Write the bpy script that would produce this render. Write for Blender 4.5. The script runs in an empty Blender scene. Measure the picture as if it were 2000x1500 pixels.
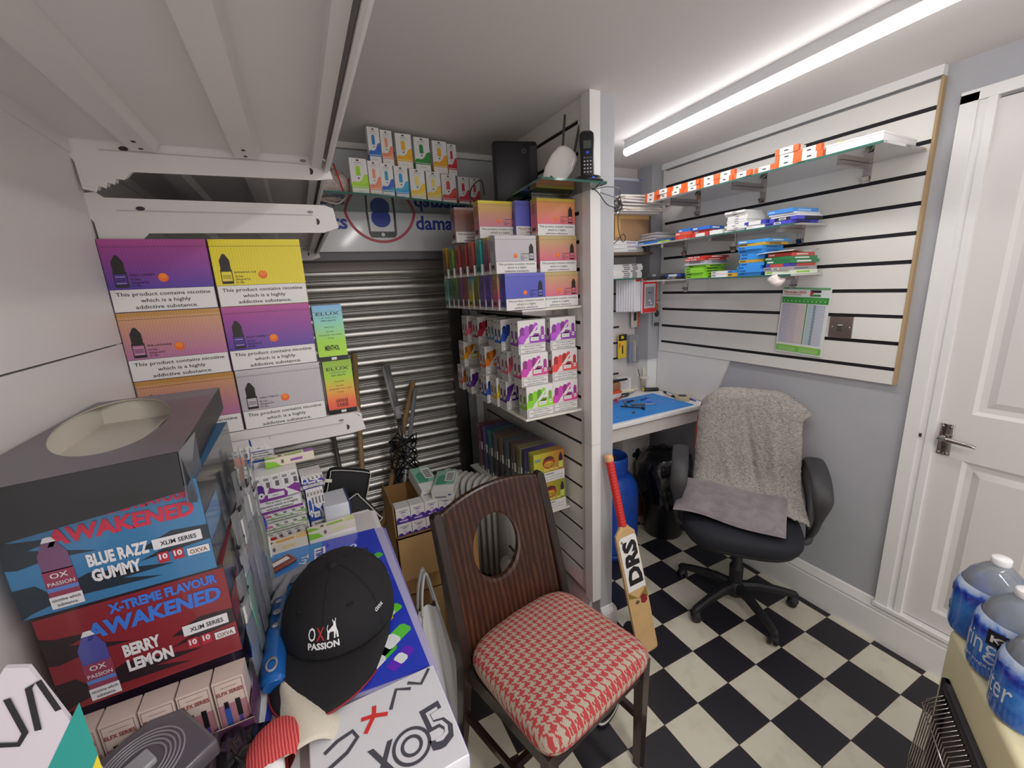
import bpy, math, random
from mathutils import Matrix, Vector
random.seed(7)
PI = math.pi
COL = bpy.context.scene.collection
SC = bpy.context.scene

# ------------------------------------------------------------------ camera, world, light, exposure
cam_d = bpy.data.cameras.new('camera'); cam = bpy.data.objects.new('camera', cam_d); COL.objects.link(cam)
cam_d.sensor_width = 36.0; cam_d.lens = 36.0 * 822.824 / 2000.0; cam_d.clip_start = 0.02
Rr = (0.8927525, -0.4478509, -0.0492190); Rd = (-0.1452998, -0.1827803, -0.9723576); Rf = (0.4264750, 0.8752262, -0.2282502)
cam.matrix_world = Matrix(((Rr[0], -Rd[0], -Rf[0], 0.0), (Rr[1], -Rd[1], -Rf[1], 0.0), (Rr[2], -Rd[2], -Rf[2], 1.6445), (0, 0, 0, 1)))
SC.camera = cam
vs = SC.view_settings; vs.view_transform = 'Standard'; vs.look = 'None'; vs.gamma = 1.0; vs.use_curve_mapping = False; vs.exposure = 0.12
w = bpy.data.worlds.new('world'); SC.world = w; w.use_nodes = True
w.node_tree.nodes['Background'].inputs[0].default_value = (1.0, 0.955, 0.92, 1); w.node_tree.nodes['Background'].inputs[1].default_value = 1.35

def area_lamp(name, loc, sx, sy, power, color, rot=(0, 0, 0)):
    l = bpy.data.lights.new(name, 'AREA'); l.shape = 'RECTANGLE'; l.size = sx; l.size_y = sy; l.energy = power; l.color = color
    o = bpy.data.objects.new(name, l); COL.objects.link(o); o.location = loc; o.rotation_euler = rot; return o
# light of the LED tube on the ceiling, and fill from an added, unseen tube behind the camera
area_lamp('tube_lamp', (1.52, 1.045, 2.232), 0.05, 1.5, 3.5, (1.0, 0.985, 0.97), (0, 0, -.068))
area_lamp('rear_tube_lamp', (0.62, -0.75, 2.232), 0.05, 1.5, 15, (1.0, 0.97, 0.94))

# ------------------------------------------------------------------ materials
def lin(h):
    h = h.lstrip('#'); c = [int(h[i:i + 2], 16) / 255 for i in (0, 2, 4)]
    return tuple((x / 12.92 if x <= .04045 else ((x + .055) / 1.055) ** 2.4) for x in c) + (1,)
MATS = {}
def mat(hexc, rough=.5, metal=0.0, noise=0.0, nscale=20, bump=0.0, bscale=200, spec=.5, coat=0.0, emit=0.0, alpha=1.0):
    key = (hexc, rough, metal, noise, nscale, bump, bscale, spec, coat, emit, alpha)
    if key in MATS: return MATS[key]
    m = bpy.data.materials.new('surface_' + hexc.strip('#')); m.use_nodes = True; nt = m.node_tree; b = nt.nodes['Principled BSDF']
    b.inputs['Base Color'].default_value = lin(hexc); b.inputs['Roughness'].default_value = rough; b.inputs['Metallic'].default_value = metal
    b.inputs['Specular IOR Level'].default_value = spec; b.inputs['Coat Weight'].default_value = coat; b.inputs['Coat Roughness'].default_value = .08
    if emit: b.inputs['Emission Color'].default_value = lin(hexc); b.inputs['Emission Strength'].default_value = emit
    if alpha < 1: b.inputs['Alpha'].default_value = alpha
    if noise or bump:
        tc = nt.nodes.new('ShaderNodeTexCoord')
    if noise:
        n = nt.nodes.new('ShaderNodeTexNoise'); n.inputs['Scale'].default_value = nscale; n.inputs['Detail'].default_value = 6
        mr = nt.nodes.new('ShaderNodeMapRange'); mr.inputs['From Min'].default_value = .3; mr.inputs['From Max'].default_value = .7
        mr.inputs['To Min'].default_value = 1 - noise; mr.inputs['To Max'].default_value = 1 + noise * .4
        mx = nt.nodes.new('ShaderNodeVectorMath'); mx.operation = 'SCALE'; mx.inputs[0].default_value = lin(hexc)[:3]
        nt.links.new(tc.outputs['Object'], n.inputs['Vector']); nt.links.new(n.outputs['Fac'], mr.inputs['Value'])
        nt.links.new(mr.outputs['Result'], mx.inputs['Scale']); nt.links.new(mx.outputs['Vector'], b.inputs['Base Color'])
    if bump:
        n2 = nt.nodes.new('ShaderNodeTexNoise'); n2.inputs['Scale'].default_value = bscale; n2.inputs['Detail'].default_value = 3
        bp = nt.nodes.new('ShaderNodeBump'); bp.inputs['Strength'].default_value = bump; bp.inputs['Distance'].default_value = .002
        nt.links.new(tc.outputs['Object'], n2.inputs['Vector']); nt.links.new(n2.outputs['Fac'], bp.inputs['Height']); nt.links.new(bp.outputs['Normal'], b.inputs['Normal'])
    MATS[key] = m; return m
def grad(cols, rough=.3, axis='Z', ridges=0.0, coat=.25):
    """printed colour blend from bottom (first) to top (last) over the height of a carton"""
    key = ('grad', tuple(cols), rough, axis, ridges, coat)
    if key in MATS: return MATS[key]
    m = bpy.data.materials.new('printed_blend'); m.use_nodes = True; nt = m.node_tree; b = nt.nodes['Principled BSDF']
    tc = nt.nodes.new('ShaderNodeTexCoord'); sx = nt.nodes.new('ShaderNodeSeparateXYZ'); cr = nt.nodes.new('ShaderNodeValToRGB')
    nt.links.new(tc.outputs['Generated'], sx.inputs[0]); nt.links.new(sx.outputs[axis], cr.inputs[0])
    el = cr.color_ramp.elements; n = len(cols)
    if isinstance(cols[0], str): cols = [(i / (n - 1), c) for i, c in enumerate(cols)]
    el[0].position = cols[0][0]; el[0].color = lin(cols[0][1]); el[1].position = cols[-1][0]; el[1].color = lin(cols[-1][1])
    for p, c in cols[1:-1]: e = el.new(p); e.color = lin(c)
    b.inputs['Roughness'].default_value = rough; b.inputs['Coat Weight'].default_value = coat; b.inputs['Coat Roughness'].default_value = .1
    out = cr.outputs[0]
    if ridges:
        wv = nt.nodes.new('ShaderNodeTexWave'); wv.inputs['Scale'].default_value = 55; wv.bands_direction = 'X'
        mr = nt.nodes.new('ShaderNodeMapRange'); mr.inputs['To Min'].default_value = 1 - ridges; mr.inputs['To Max'].default_value = 1
        sc = nt.nodes.new('ShaderNodeVectorMath'); sc.operation = 'SCALE'
        nt.links.new(tc.outputs['Object'], wv.inputs['Vector']); nt.links.new(wv.outputs['Fac'], mr.inputs['Value'])
        nt.links.new(out, sc.inputs[0]); nt.links.new(mr.outputs['Result'], sc.inputs['Scale']); out = sc.outputs[0]
    nt.links.new(out, b.inputs['Base Color']); MATS[key] = m; return m
def glassy(hexc, trans=.8, rough=.05, tint='#ffffff', ior=1.5):
    """thin clear glass or film: see-through with a fresnel gloss"""
    key = ('gl', hexc, trans, rough, tint, ior)
    if key in MATS: return MATS[key]
    m = bpy.data.materials.new('clear_' + hexc.strip('#')); m.use_nodes = True; nt = m.node_tree; nt.nodes.clear()
    o = nt.nodes.new('ShaderNodeOutputMaterial'); t = nt.nodes.new('ShaderNodeBsdfTransparent'); t.inputs[0].default_value = lin(tint)
    g = nt.nodes.new('ShaderNodeBsdfGlossy'); g.inputs['Roughness'].default_value = rough; d = nt.nodes.new('ShaderNodeBsdfDiffuse'); d.inputs[0].default_value = lin(hexc)
    m1 = nt.nodes.new('ShaderNodeMixShader'); m1.inputs[0].default_value = 1 - trans; m2 = nt.nodes.new('ShaderNodeMixShader')
    fr = nt.nodes.new('ShaderNodeFresnel'); fr.inputs[0].default_value = ior
    nt.links.new(t.outputs[0], m1.inputs[1]); nt.links.new(d.outputs[0], m1.inputs[2]); nt.links.new(m1.outputs[0], m2.inputs[1]); nt.links.new(g.outputs[0], m2.inputs[2])
    nt.links.new(fr.outputs[0], m2.inputs[0]); nt.links.new(m2.outputs[0], o.inputs[0]); MATS[key] = m; return m
WHITE = mat('#f2f0ee', .45); BLACK = mat('#17161a', .5); CARD_W = mat('#e9e7e6', .45, coat=.15); INK = mat('#1b1b20', .6)

# ------------------------------------------------------------------ text outlines
TXT = {}
def text_mesh(s, bold=0.0, sp=1.0):
    k = (s, bold, sp)
    if k in TXT: return TXT[k]
    c = bpy.data.curves.new('lettering', 'FONT'); c.body = s; c.size = 1; c.resolution_u = 2; c.offset = bold; c.space_character = sp
    o = bpy.data.objects.new('lettering', c); me = o.to_mesh()
    vs_ = [(v.co.x, v.co.y) for v in me.vertices]; fs = [tuple(p.vertices) for p in me.polygons]
    o.to_mesh_clear(); bpy.data.objects.remove(o); bpy.data.curves.remove(c)
    if not vs_: vs_ = [(0, 0)]; fs = []
    x0 = min(v[0] for v in vs_); x1 = max(v[0] for v in vs_); y0 = min(v[1] for v in vs_); y1 = max(v[1] for v in vs_)
    TXT[k] = (vs_, fs, x0, x1, y0, y1); return TXT[k]

# ------------------------------------------------------------------ mesh builder
class MB:
    def __init__(s): s.v = []; s.f = []; s.m = []; s.s = []; s.mats = []; s.uv = None
    def mi(s, m):
        if m not in s.mats: s.mats.append(m)
        return s.mats.index(m)
    def add(s, vs_, fs, m, smooth=False):
        b = len(s.v); s.v += [tuple(x) for x in vs_]; i = s.mi(m)
        for f in fs: s.f.append(tuple(b + k for k in f)); s.m.append(i); s.s.append(smooth)
        return s
    def box(s, x0, y0, z0, x1, y1, z1, m, M=None, bev=0.0, faces=None):
        if bev: return s.rbox(x0, y0, z0, x1, y1, z1, m, bev, M)
        v = [(x0, y0, z0), (x1, y0, z0), (x1, y1, z0), (x0, y1, z0), (x0, y0, z1), (x1, y0, z1), (x1, y1, z1), (x0, y1, z1)]
        if M is not None: v = [M @ Vector(p) for p in v]
        fs = dict(b=(0, 3, 2, 1), t=(4, 5, 6, 7), f=(0, 1, 5, 4), k=(2, 3, 7, 6), r=(1, 2, 6, 5), l=(3, 0, 4, 7))
        return s.add(v, [fs[k] for k in (faces or 'btfkrl')], m)
    def rbox(s, x0, y0, z0, x1, y1, z1, m, r, M=None, seg=2):
        r = min(r, (x1 - x0) / 2.001, (y1 - y0) / 2.001, (z1 - z0) / 2.001)
        rings = []
        zz = [(z0 + r * (1 - math.cos(PI / 2 * i / seg)), r * (1 - math.sin(PI / 2 * i / seg))) for i in range(seg + 1)]
        top = [(z0 + z1 - z, ins) for z, ins in reversed(zz)]
        for z, ins in zz + top:
            ring = []; rr = r + 1e-5
            for cx, cy, a0 in ((x1 - r, y1 - r, 0), (x0 + r, y1 - r, 1), (x0 + r, y0 + r, 2), (x1 - r, y0 + r, 3)):
                for k in range(seg + 1):
                    a = PI / 2 * (a0 + k / seg); ring.append((cx + (rr - ins) * math.cos(a), cy + (rr - ins) * math.sin(a), z))
            rings.append(ring)
        return s.loft(rings, m, M=M, cap=True, smooth=True)
    def loft(s, rings, m, M=None, cap=False, close=True, smooth=True):
        n = len(rings[0]); v = [p for r in rings for p in r]
        if M is not None: v = [M @ Vector(p) for p in v]
        f = []
        for i in range(len(rings) - 1):
            for k in range(n if close else n - 1):
                a = i * n + k; b = i * n + (k + 1) % n; f.append((a, b, b + n, a + n))
        s.add(v, f, m, smooth)
        if cap:
            base = len(s.v) - len(v); i = s.mi(m)
            s.f.append(tuple(base + k for k in reversed(range(n)))); s.m.append(i); s.s.append(False)
            s.f.append(tuple(base + len(v) - n + k for k in range(n))); s.m.append(i); s.s.append(False)
        return s
    def lathe(s, prof, m, c=(0, 0, 0), n=24, M=None, cap=False, smooth=True, sx=1, sy=1):
        rings = [[(c[0] + r * sx * math.cos(2 * PI * k / n), c[1] + r * sy * math.sin(2 * PI * k / n), c[2] + z) for k in range(n)] for r, z in prof]
        return s.loft(rings, m, M=M, cap=cap, smooth=smooth)
    def tube(s, pts, r, m, n=8, cap=True, flat=1.0, M=None):
        P = [Vector(p) for p in pts]; rs = r if isinstance(r, (list, tuple)) else [r] * len(P)
        rings = []; up = Vector((0, 0, 1)); prev = None
        for i, p in enumerate(P):
            d = (P[min(i + 1, len(P) - 1)] - P[max(i - 1, 0)])
            d = d.normalized() if d.length > 1e-9 else Vector((0, 0, 1))
            if prev is None:
                a = d.cross(up if abs(d.z) < .95 else Vector((1, 0, 0))).normalized()
            else:
                a = (prev - d * prev.dot(d)); a = a.normalized() if a.length > 1e-6 else d.orthogonal().normalized()
            prev = a; b = d.cross(a)
            rings.append([p + rs[i] * (math.cos(2 * PI * k / n) * a + flat * math.sin(2 * PI * k / n) * b) for k in range(n)])
        return s.loft(rings, m, cap=cap, M=M)
    def bar(s, p, q, wx, wy, m, up=(0, 0, 1), w2=None):
        """straight bar of rectangular section from p to q"""
        p = Vector(p); q = Vector(q); d = (q - p).normalized(); a = Vector(up).cross(d)
        a = a.normalized() if a.length > 1e-6 else Vector((1, 0, 0)); b = d.cross(a)
        r = []
        for c, (u, v) in ((p, (wx, wy)), (q, w2 or (wx, wy))): r.append([c + a * u / 2 * i + b * v / 2 * j for i, j in ((-1, -1), (1, -1), (1, 1), (-1, 1))])
        return s.loft(r, m, cap=True, smooth=False)
    def prism(s, pts, F, t, m, m_side=None):
        """flat outline (u, v) in frame F, extruded t along the frame's normal"""
        a = [F @ Vector((u, v, 0)) for u, v in pts]; b = [F @ Vector((u, v, t)) for u, v in pts]; n = len(pts)
        s.add(a + b, [tuple(range(n, 2 * n)), tuple(reversed(range(n)))], m)
        s.add(a + b, [(k, (k + 1) % n, n + (k + 1) % n, n + k) for k in range(n)], m_side or m); return s
    def poly(s, pts, F, m, L=1):
        e = .00025 * L; return s.add([F @ Vector((u, v, e)) for u, v in pts], [tuple(range(len(pts)))], m)
    def rect(s, F, u0, v0, u1, v1, m, L=1): return s.poly([(u0, v0), (u1, v0), (u1, v1), (u0, v1)], F, m, L)
    def frame(s, F, u0, v0, u1, v1, t, m, L=1):
        s.rect(F, u0, v0, u1, v0 + t, m, L); s.rect(F, u0, v1 - t, u1, v1, m, L); s.rect(F, u0, v0, u0 + t, v1, m, L); s.rect(F, u1 - t, v0, u1, v1, m, L); return s
    def ell(s, F, cu, cv, ru, rv, m, L=1, n=20, rot=0, a0=0, a1=2 * PI):
        full = abs(a1 - a0 - 2 * PI) < 1e-6; pts = []
        for k in range(n if full else n + 1):
            a = a0 + (a1 - a0) * k / n; x = ru * math.cos(a); y = rv * math.sin(a)
            pts.append((cu + x * math.cos(rot) - y * math.sin(rot), cv + x * math.sin(rot) + y * math.cos(rot)))
        return s.poly(pts, F, m, L)
    def ring(s, F, cu, cv, r0, r1, m, L=1, n=32, a0=0, a1=2 * PI, sv=1.0):
        e = .00025 * L; v = []; f = []
        for k in range(n + 1):
            a = a0 + (a1 - a0) * k / n
            for r in (r0, r1): v.append(F @ Vector((cu + r * math.cos(a), cv + sv * r * math.sin(a), e)))
        for k in range(n): f.append((2 * k, 2 * k + 1, 2 * k + 3, 2 * k + 2))
        return s.add(v, f, m)
    def stroke(s, F, pts, wd, m, L=1):
        """flat painted line with a constant width through (u, v) points"""
        e = .00025 * L; P = [Vector((u, v)) for u, v in pts]; V = []
        for i, p in enumerate(P):
            d = (P[min(i + 1, len(P) - 1)] - P[max(i - 1, 0)]).normalized(); nn = Vector((-d.y, d.x))
            V += [F @ Vector((p.x + nn.x * wd / 2, p.y + nn.y * wd / 2, e)), F @ Vector((p.x - nn.x * wd / 2, p.y - nn.y * wd / 2, e))]
        return s.add(V, [(2 * i, 2 * i + 1, 2 * i + 3, 2 * i + 2) for i in range(len(P) - 1)], m)
    def text(s, F, st, u, v, h, m, L=2, wd=None, al='c', bold=.012, shear=0.0, rot=0, sp=1.0, fn=None, ref='H'):
        vs_, fs, x0, x1, y0, y1 = text_mesh(st, bold, sp); hh = text_mesh(ref, bold)[5]; k = h / hh; kx = k if wd is None else wd / (x1 - x0)
        W_ = (x1 - x0) * kx; off = {'c': -W_ / 2, 'l': 0, 'r': -W_}[al]; c_, s_ = math.cos(rot), math.sin(rot); e = .00025 * L; out = []
        for x, y in vs_:
            a = (x - x0) * kx + off + shear * y * k; b = y * k
            a, b = a * c_ - b * s_, a * s_ + b * c_
            out.append(fn(u + a, v + b) if fn else F @ Vector((u + a, v + b, e)))
        return s.add(out, fs, m)
    def build(s, name, parent=None, loc=(0, 0, 0), rz=0.0, rot=None):
        me = bpy.data.meshes.new(name); me.from_pydata([tuple(p) for p in s.v], [], s.f)
        for m in s.mats: me.materials.append(m)
        me.polygons.foreach_set('material_index', s.m); me.polygons.foreach_set('use_smooth', s.s); me.update()
        o = bpy.data.objects.new(name, me); COL.objects.link(o); o.location = loc; o.rotation_euler = rot or (0, 0, rz)
        if parent: o.parent = parent
        return o
def fr(o, u, v):
    """frame with origin o, u and v axes; its normal is u x v"""
    u = Vector(u).normalized(); v = Vector(v).normalized(); n = u.cross(v); o = Vector(o)
    return Matrix(((u.x, v.x, n.x, o.x), (u.y, v.y, n.y, o.y), (u.z, v.z, n.z, o.z), (0, 0, 0, 1)))
def front(w, d, h): return fr((-w / 2, -d / 2, 0), (1, 0, 0), (0, 0, 1))
def left(w, d, h): return fr((-w / 2, d / 2, 0), (0, -1, 0), (0, 0, 1))
def right(w, d, h): return fr((w / 2, -d / 2, 0), (0, 1, 0), (0, 0, 1))
def top(w, d, h): return fr((-w / 2, -d / 2, h), (1, 0, 0), (0, 1, 0))
def tag(o, label=None, cat=None, group=None, kind=None):
    if label: o['label'] = label
    if cat: o['category'] = cat
    if group: o['group'] = group
    if kind: o['kind'] = kind
    return o
def thing(name, label, cat, loc=(0, 0, 0), rz=0.0, group=None, rot=None):
    o = bpy.data.objects.new(name, None); o.empty_display_size = .05; COL.objects.link(o); o.location = loc; o.rotation_euler = rot or (0, 0, rz)
    return tag(o, label, cat, group)
def struct(name, mb, **k): return tag(mb.build(name, **k), kind='structure')
def copy_tree(o, label, loc, rz=None, group=None, rot=None):
    def cp(x, p):
        c = x.copy(); COL.objects.link(c)
        if p: c.parent = p
        for ch in [q for q in bpy.data.objects if q.parent == x]: cp(ch, c)
        return c
    c = cp(o, None); c.location = loc; c['label'] = label
    if rz is not None: c.rotation_euler = (0, 0, rz)
    if rot: c.rotation_euler = rot
    if group: c['group'] = group
    return c
class Kind:
    """builds a one-mesh thing once, then links further copies that share its mesh"""
    def __init__(s): s.c = {}
    def put(s, key, name, maker, label, cat, loc, rz=0.0, group=None, rot=None):
        if key not in s.c:
            o = maker().build(name, loc=loc, rz=rz, rot=rot); s.c[key] = o
        else:
            o = s.c[key].copy(); COL.objects.link(o); o.location = loc; o.rotation_euler = rot or (0, 0, rz)
            for k in ('label', 'group'):
                if k in o: del o[k]
        return tag(o, label, cat, group)
K = Kind()

# ================================================================== THE ROOM
ZC = 2.31; XW = 2.13
def floor_mat():
    m = bpy.data.materials.new('checker_vinyl'); m.use_nodes = True; nt = m.node_tree; b = nt.nodes['Principled BSDF']; N = nt.nodes.new; Lk = nt.links.new
    tc = N('ShaderNodeTexCoord'); sx = N('ShaderNodeSeparateXYZ'); Lk(tc.outputs['Object'], sx.inputs[0])
    def mth(op, a, b_=None):
        n = N('ShaderNodeMath'); n.operation = op
        for i, x in enumerate((a, b_)):
            if x is None: continue
            if isinstance(x, (int, float)): n.inputs[i].default_value = x
            else: Lk(x, n.inputs[i])
        return n.outputs[0]
    u = mth('DIVIDE', mth('SUBTRACT', sx.outputs[0], 1.3624 - 17.8), .178); v = mth('DIVIDE', mth('SUBTRACT', sx.outputs[1], .8993 - 17.8), .178)
    par = mth('MODULO', mth('ADD', mth('FLOOR', u), mth('FLOOR', v)), 2)
    fu = mth('FRACT', u); fv = mth('FRACT', v)
    def edge(f): return mth('LESS_THAN', mth('MINIMUM', f, mth('SUBTRACT', 1, f)), .006)
    seam = mth('MAXIMUM', edge(fu), edge(fv))
    n = N('ShaderNodeTexNoise'); n.inputs['Scale'].default_value = 9; n.inputs['Detail'].default_value = 8; Lk(tc.outputs['Object'], n.inputs['Vector'])
    cw = N('ShaderNodeValToRGB'); cw.color_ramp.elements[0].position = .25; cw.color_ramp.elements[0].color = lin('#c3bda9'); cw.color_ramp.elements[1].position = .5; cw.color_ramp.elements[1].color = lin('#dcd7c5'); Lk(n.outputs['Fac'], cw.inputs[0])
    m1 = N('ShaderNodeMixRGB'); Lk(par, m1.inputs[0]); m1.inputs[1].default_value = lin('#26242b'); Lk(cw.outputs[0], m1.inputs[2])
    m2 = N('ShaderNodeMixRGB'); Lk(seam, m2.inputs[0]); Lk(m1.outputs[0], m2.inputs[1]); m2.inputs[2].default_value = lin('#4a3f3a')
    Lk(m2.outputs[0], b.inputs['Base Color']); b.inputs['Roughness'].default_value = .42; return m
struct('floor', MB().box(-.45, -1.6, -.05, 2.3, 2.75, 0, floor_mat()))
struct('ceiling', MB().box(-.45, -1.6, ZC, 2.3, 2.75, ZC + .05, mat('#e6e1df', .8, bump=.15, bscale=60)))
GREY = mat('#b6b7bd', .6, noise=.05, nscale=6, bump=.15, bscale=150); PANEL = mat('#e8e5e1', .42, bump=.05, bscale=300); GROOVE = mat('#141218', .7); TRIMW = mat('#ecebea', .35)
# right-hand wall with its door opening, and the alcove behind the partition
mb = MB(); mb.box(XW, .70, 0, XW + .07, 2.75, ZC, GREY); mb.box(XW, -1.6, 2.16, XW + .07, .70, ZC, GREY); mb.box(XW, -.12, 0, XW + .07, .70, .19, GREY); mb.box(XW, -1.6, 0, XW + .07, -.12, 2.16, GREY)
struct('wall_right', mb)
struct('wall_left', MB().box(-.47, -1.6, 0, -.42, 2.75, ZC, mat('#d2ccca', .6)))
mb = MB(); mb.box(1.28, 2.2, 0, XW, 2.26, ZC, mat('#cfcac9', .55))
for z in (1.02, 1.125, 1.23, 1.335, 1.44, 1.55, 1.655): mb.box(1.3, 2.196, z, 1.88, 2.2, z + .011, GROOVE)
struct('wall_alcove', mb)
mb = MB(); mb.box(2.02, 2.075, 1.12, XW, 2.2, ZC, mat('#a9a9ae', .6)); mb.box(2.03, 2.085, .9, XW, 2.2, 1.12, TRIMW); struct('wall_corner_column', mb)
# skirting along the right wall
def skirting(name, p, q, h, nrm, t=.02):
    p = Vector(p); q = Vector(q); nn = Vector(nrm); prof = [(0, 0), (t, 0), (t, h * .72), (t * .85, h * .75), (t * .95, h * .8), (t * .6, h * .9), (t * .35, h * .97), (0, h)]
    r = [[c + nn * a + Vector((0, 0, b)) for a, b in prof] for c in (p, q)]
    return struct(name, MB().loft(r, TRIMW, cap=True, smooth=False))
skirting('baseboard_right', (XW, 2.2, 0), (XW, -1.5, 0), .195, (-1, 0, 0), .022)
# partition: plastered core, slatted panel on its left face, white end strip
struct('wall_partition', MB().box(1.085, 1.385, 0, 1.155, 2.56, ZC, GREY))
skirting('baseboard_partition_end', (1.085, 1.385, 0), (1.155, 1.385, 0), .115, (0, -1, 0), .018)
skirting('baseboard_partition_right', (1.155, 1.367, 0), (1.155, 2.2, 0), .115, (1, 0, 0), .018)
skirting('baseboard_partition_left', (1.085, 1.45, 0), (1.085, 2.56, 0), .115, (-1, 0, 0), .018)
mb = MB(); z0 = .19
for z in [.284 + .1078 * i for i in range(19)] + [ZC]:
    mb.box(1.045, 1.462, z0, 1.085, 2.56, min(z, ZC), PANEL); z0 = z + .015
mb.box(1.0505, 1.44, .19, 1.085, 2.56, ZC, GROOVE); mb.box(1.045, 1.432, .19, 1.085, 1.463, ZC, PANEL)
mb.box(1.038, 1.38, .17, 1.085, 1.432, ZC, TRIMW); mb.box(1.0378, 1.3798, .955, 1.0852, 1.4322, .9562, mat('#a8a4a2'))
struct('wall_partition_slatted', mb)
# slatted panel on the right wall
mb = MB(); zs = [1.237, 1.341, 1.447, 1.549, 1.656, 1.76, 1.865, 1.967, 2.072, 2.18]; z0 = 1.175
for z in zs + [2.275]:
    mb.box(2.108, .805, z0, XW, 2.07, z - .0075, PANEL); z0 = z + .0075
mb.box(2.1115, .806, 1.18, XW, 2.069, 2.27, GROOVE); mb.box(2.106, .797, 1.175, XW, .8055, 2.275, mat('#b59a74', .7)); mb.box(2.109, 2.05, 1.2, XW, 2.071, 2.275, PANEL)
mb.prism([(1.545, 1.18), (1.64, .9), (2.08, .9), (2.08, 1.18)], fr((2.113, 0, 0), (0, 1, 0), (0, 0, 1)), .016, PANEL)
struct('wall_slatted_panel', mb)
struct('trim_1', MB().box(2.1, .8, 2.278, XW, 2.1, ZC, TRIMW))
# door with four moulded panels, architrave, lever handle
mb = MB(); DW = mat('#dedad8', .38)
for a, b_, t in ((.70, .745, .022), (.678, .70, .014), (.655, .678, .02)): mb.box(XW - t, a, .19, XW + .01, b_, 2.19, TRIMW)
mb.box(XW - .022, -.16, 2.165, XW + .01, .745, 2.2, TRIMW); mb.box(XW - .022, -.165, .19, XW + .01, -.12, 2.165, TRIMW); mb.box(XW - .03, -.15, .178, XW + .01, .75, .192, TRIMW)
struct('door_frame_1', mb)
def panel_ring(mb, y0, y1, z0, z1, X):
    """moulded recess of a panelled door"""
    st = [(0, 0), (.012, .009), (.03, .012), (.05, .004), (.052, .003)]; r = []
    for ins, dp in st: r.append([(X + dp, y1 - ins, z0 + ins), (X + dp, y0 + ins, z0 + ins), (X + dp, y0 + ins, z1 - ins), (X + dp, y1 - ins, z1 - ins)])
    mb.loft(r, DW, smooth=False); i = .052; mb.add([(X + .003, y1 - i, z0 + i), (X + .003, y0 + i, z0 + i), (X + .003, y0 + i, z1 - i), (X + .003, y1 - i, z1 - i)], [(0, 1, 2, 3)], DW)
mb = MB(); ys = [-.118, -.01, .235, .325, .57, .655]; zz = [.2, .27, .925, 1.105, 1.96, 2.155]; X = XW - .004
for i in range(5):
    for j in range(5):
        if i in (1, 3) and j in (1, 3): panel_ring(mb, ys[i], ys[i + 1], zz[j], zz[j + 1], X)
        else: mb.add([(X, ys[i + 1], zz[j]), (X, ys[i], zz[j]), (X, ys[i], zz[j + 1]), (X, ys[i + 1], zz[j + 1])], [(0, 1, 2, 3)], DW)
mb.box(X + .014, -.118, .2, X + .04, .655, 2.155, DW); door = struct('door_1', mb); door['label'] = 'white four-panel door with a chrome lever handle'
CHROME = mat('#b9b2b0', .12, 1.0)
mb = MB(); mb.rbox(X - .007, .606, .932, X, .645, 1.056, CHROME, .002)
mb.tube([(X - .006, .628, 1.005), (X - .045, .628, 1.005)], .009, CHROME, 12); mb.tube([(X - .043, .634, 1.005), (X - .047, .60, 1.005), (X - .046, .545, 1.001), (X - .045, .532, .998)], [.009, .0085, .007, .006], CHROME, 10)
for z in (.942, 1.046):
    for y in (.614, .637): mb.lathe([(.0035, 0), (.0025, .0015), (.0001, .002)], CHROME, M=Matrix.Translation((X - .007, y, z)) @ Matrix.Rotation(-PI / 2, 4, 'Y'), n=10)
h = mb.build('door_handle', parent=door); h['label'] = 'chrome lever handle on a square plate'
MB().box(XW - .021, .69, .985, XW - .0195, .698, 1.0, mat('#6d5a50', .4, .8)).build('strike_plate', parent=door)

# upper back wall carrying the sign, grey shutter box below it, shutter and its guides
struct('wall_back', MB().box(-.45, 2.22, 1.836, 1.045, 2.62, ZC, mat('#d5d0ce', .6)).box(-.45, 2.24, 1.80, .93, 2.62, 1.836, mat('#6f6d72', .5, .4)).box(-.45, 2.4, 1.757, .93, 2.62, 1.80, mat('#8d8684', .5, .3)).box(.875, 2.56, 0, 1.21, 2.62, 1.836, GREY).box(-.45, 2.62, 0, 1.21, 2.66, 1.9, GREY))
struct('trim_2', MB().box(-.45, 2.2, 2.285, 1.045, 2.22, ZC, TRIMW))
struct('trim_3', MB().box(.955, 2.5, .35, 1.0, 2.56, 1.75, TRIMW))
STEEL = mat('#cfcdca', .33, .9, noise=.1, nscale=5)
mb = MB(); n = 22; pit = .0835; rings = []
for i in range(n):
    z0 = 1.785 - pit * (i + 1)
    for dz, dy in ((0, .004), (.003, -.003), (.006, -.003), (.009, .004), (.012, .004), (.015, -.003), (.018, -.003), (.021, .004)): rings.append((z0 + dz, dy))
    for k in range(9):
        a = k / 8; rings.append((z0 + .023 + .0585 * a, .004 - .017 * math.sin(PI * a) ** .7))
rings = [[(-.44, 2.5 + dy, z), (.812, 2.5 + dy, z)] for z, dy in rings]
mb.loft(rings, STEEL, close=False, smooth=True)
for i in range(n): mb.lathe([(.003, 0), (.002, .002), (.0001, .0025)], mat('#a5a39f', .3, .9), M=Matrix.Translation((.797, 2.4885, 1.785 - pit * (i + 1) + .052)) @ Matrix.Rotation(PI / 2, 4, 'X'), n=8)
sh = tag(mb.build('roller_shutter'), 'ridged steel roller shutter closing off the back of the shop', 'shutter')
DG = mat('#55534f', .4, .6, noise=.2, nscale=8); g = MB().box(.805, 2.46, 0, .872, 2.56, 1.757, DG).box(.872, 2.47, 0, .89, 2.56, 1.76, mat('#232227', .5)).build('guide_rail', parent=sh)

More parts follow.
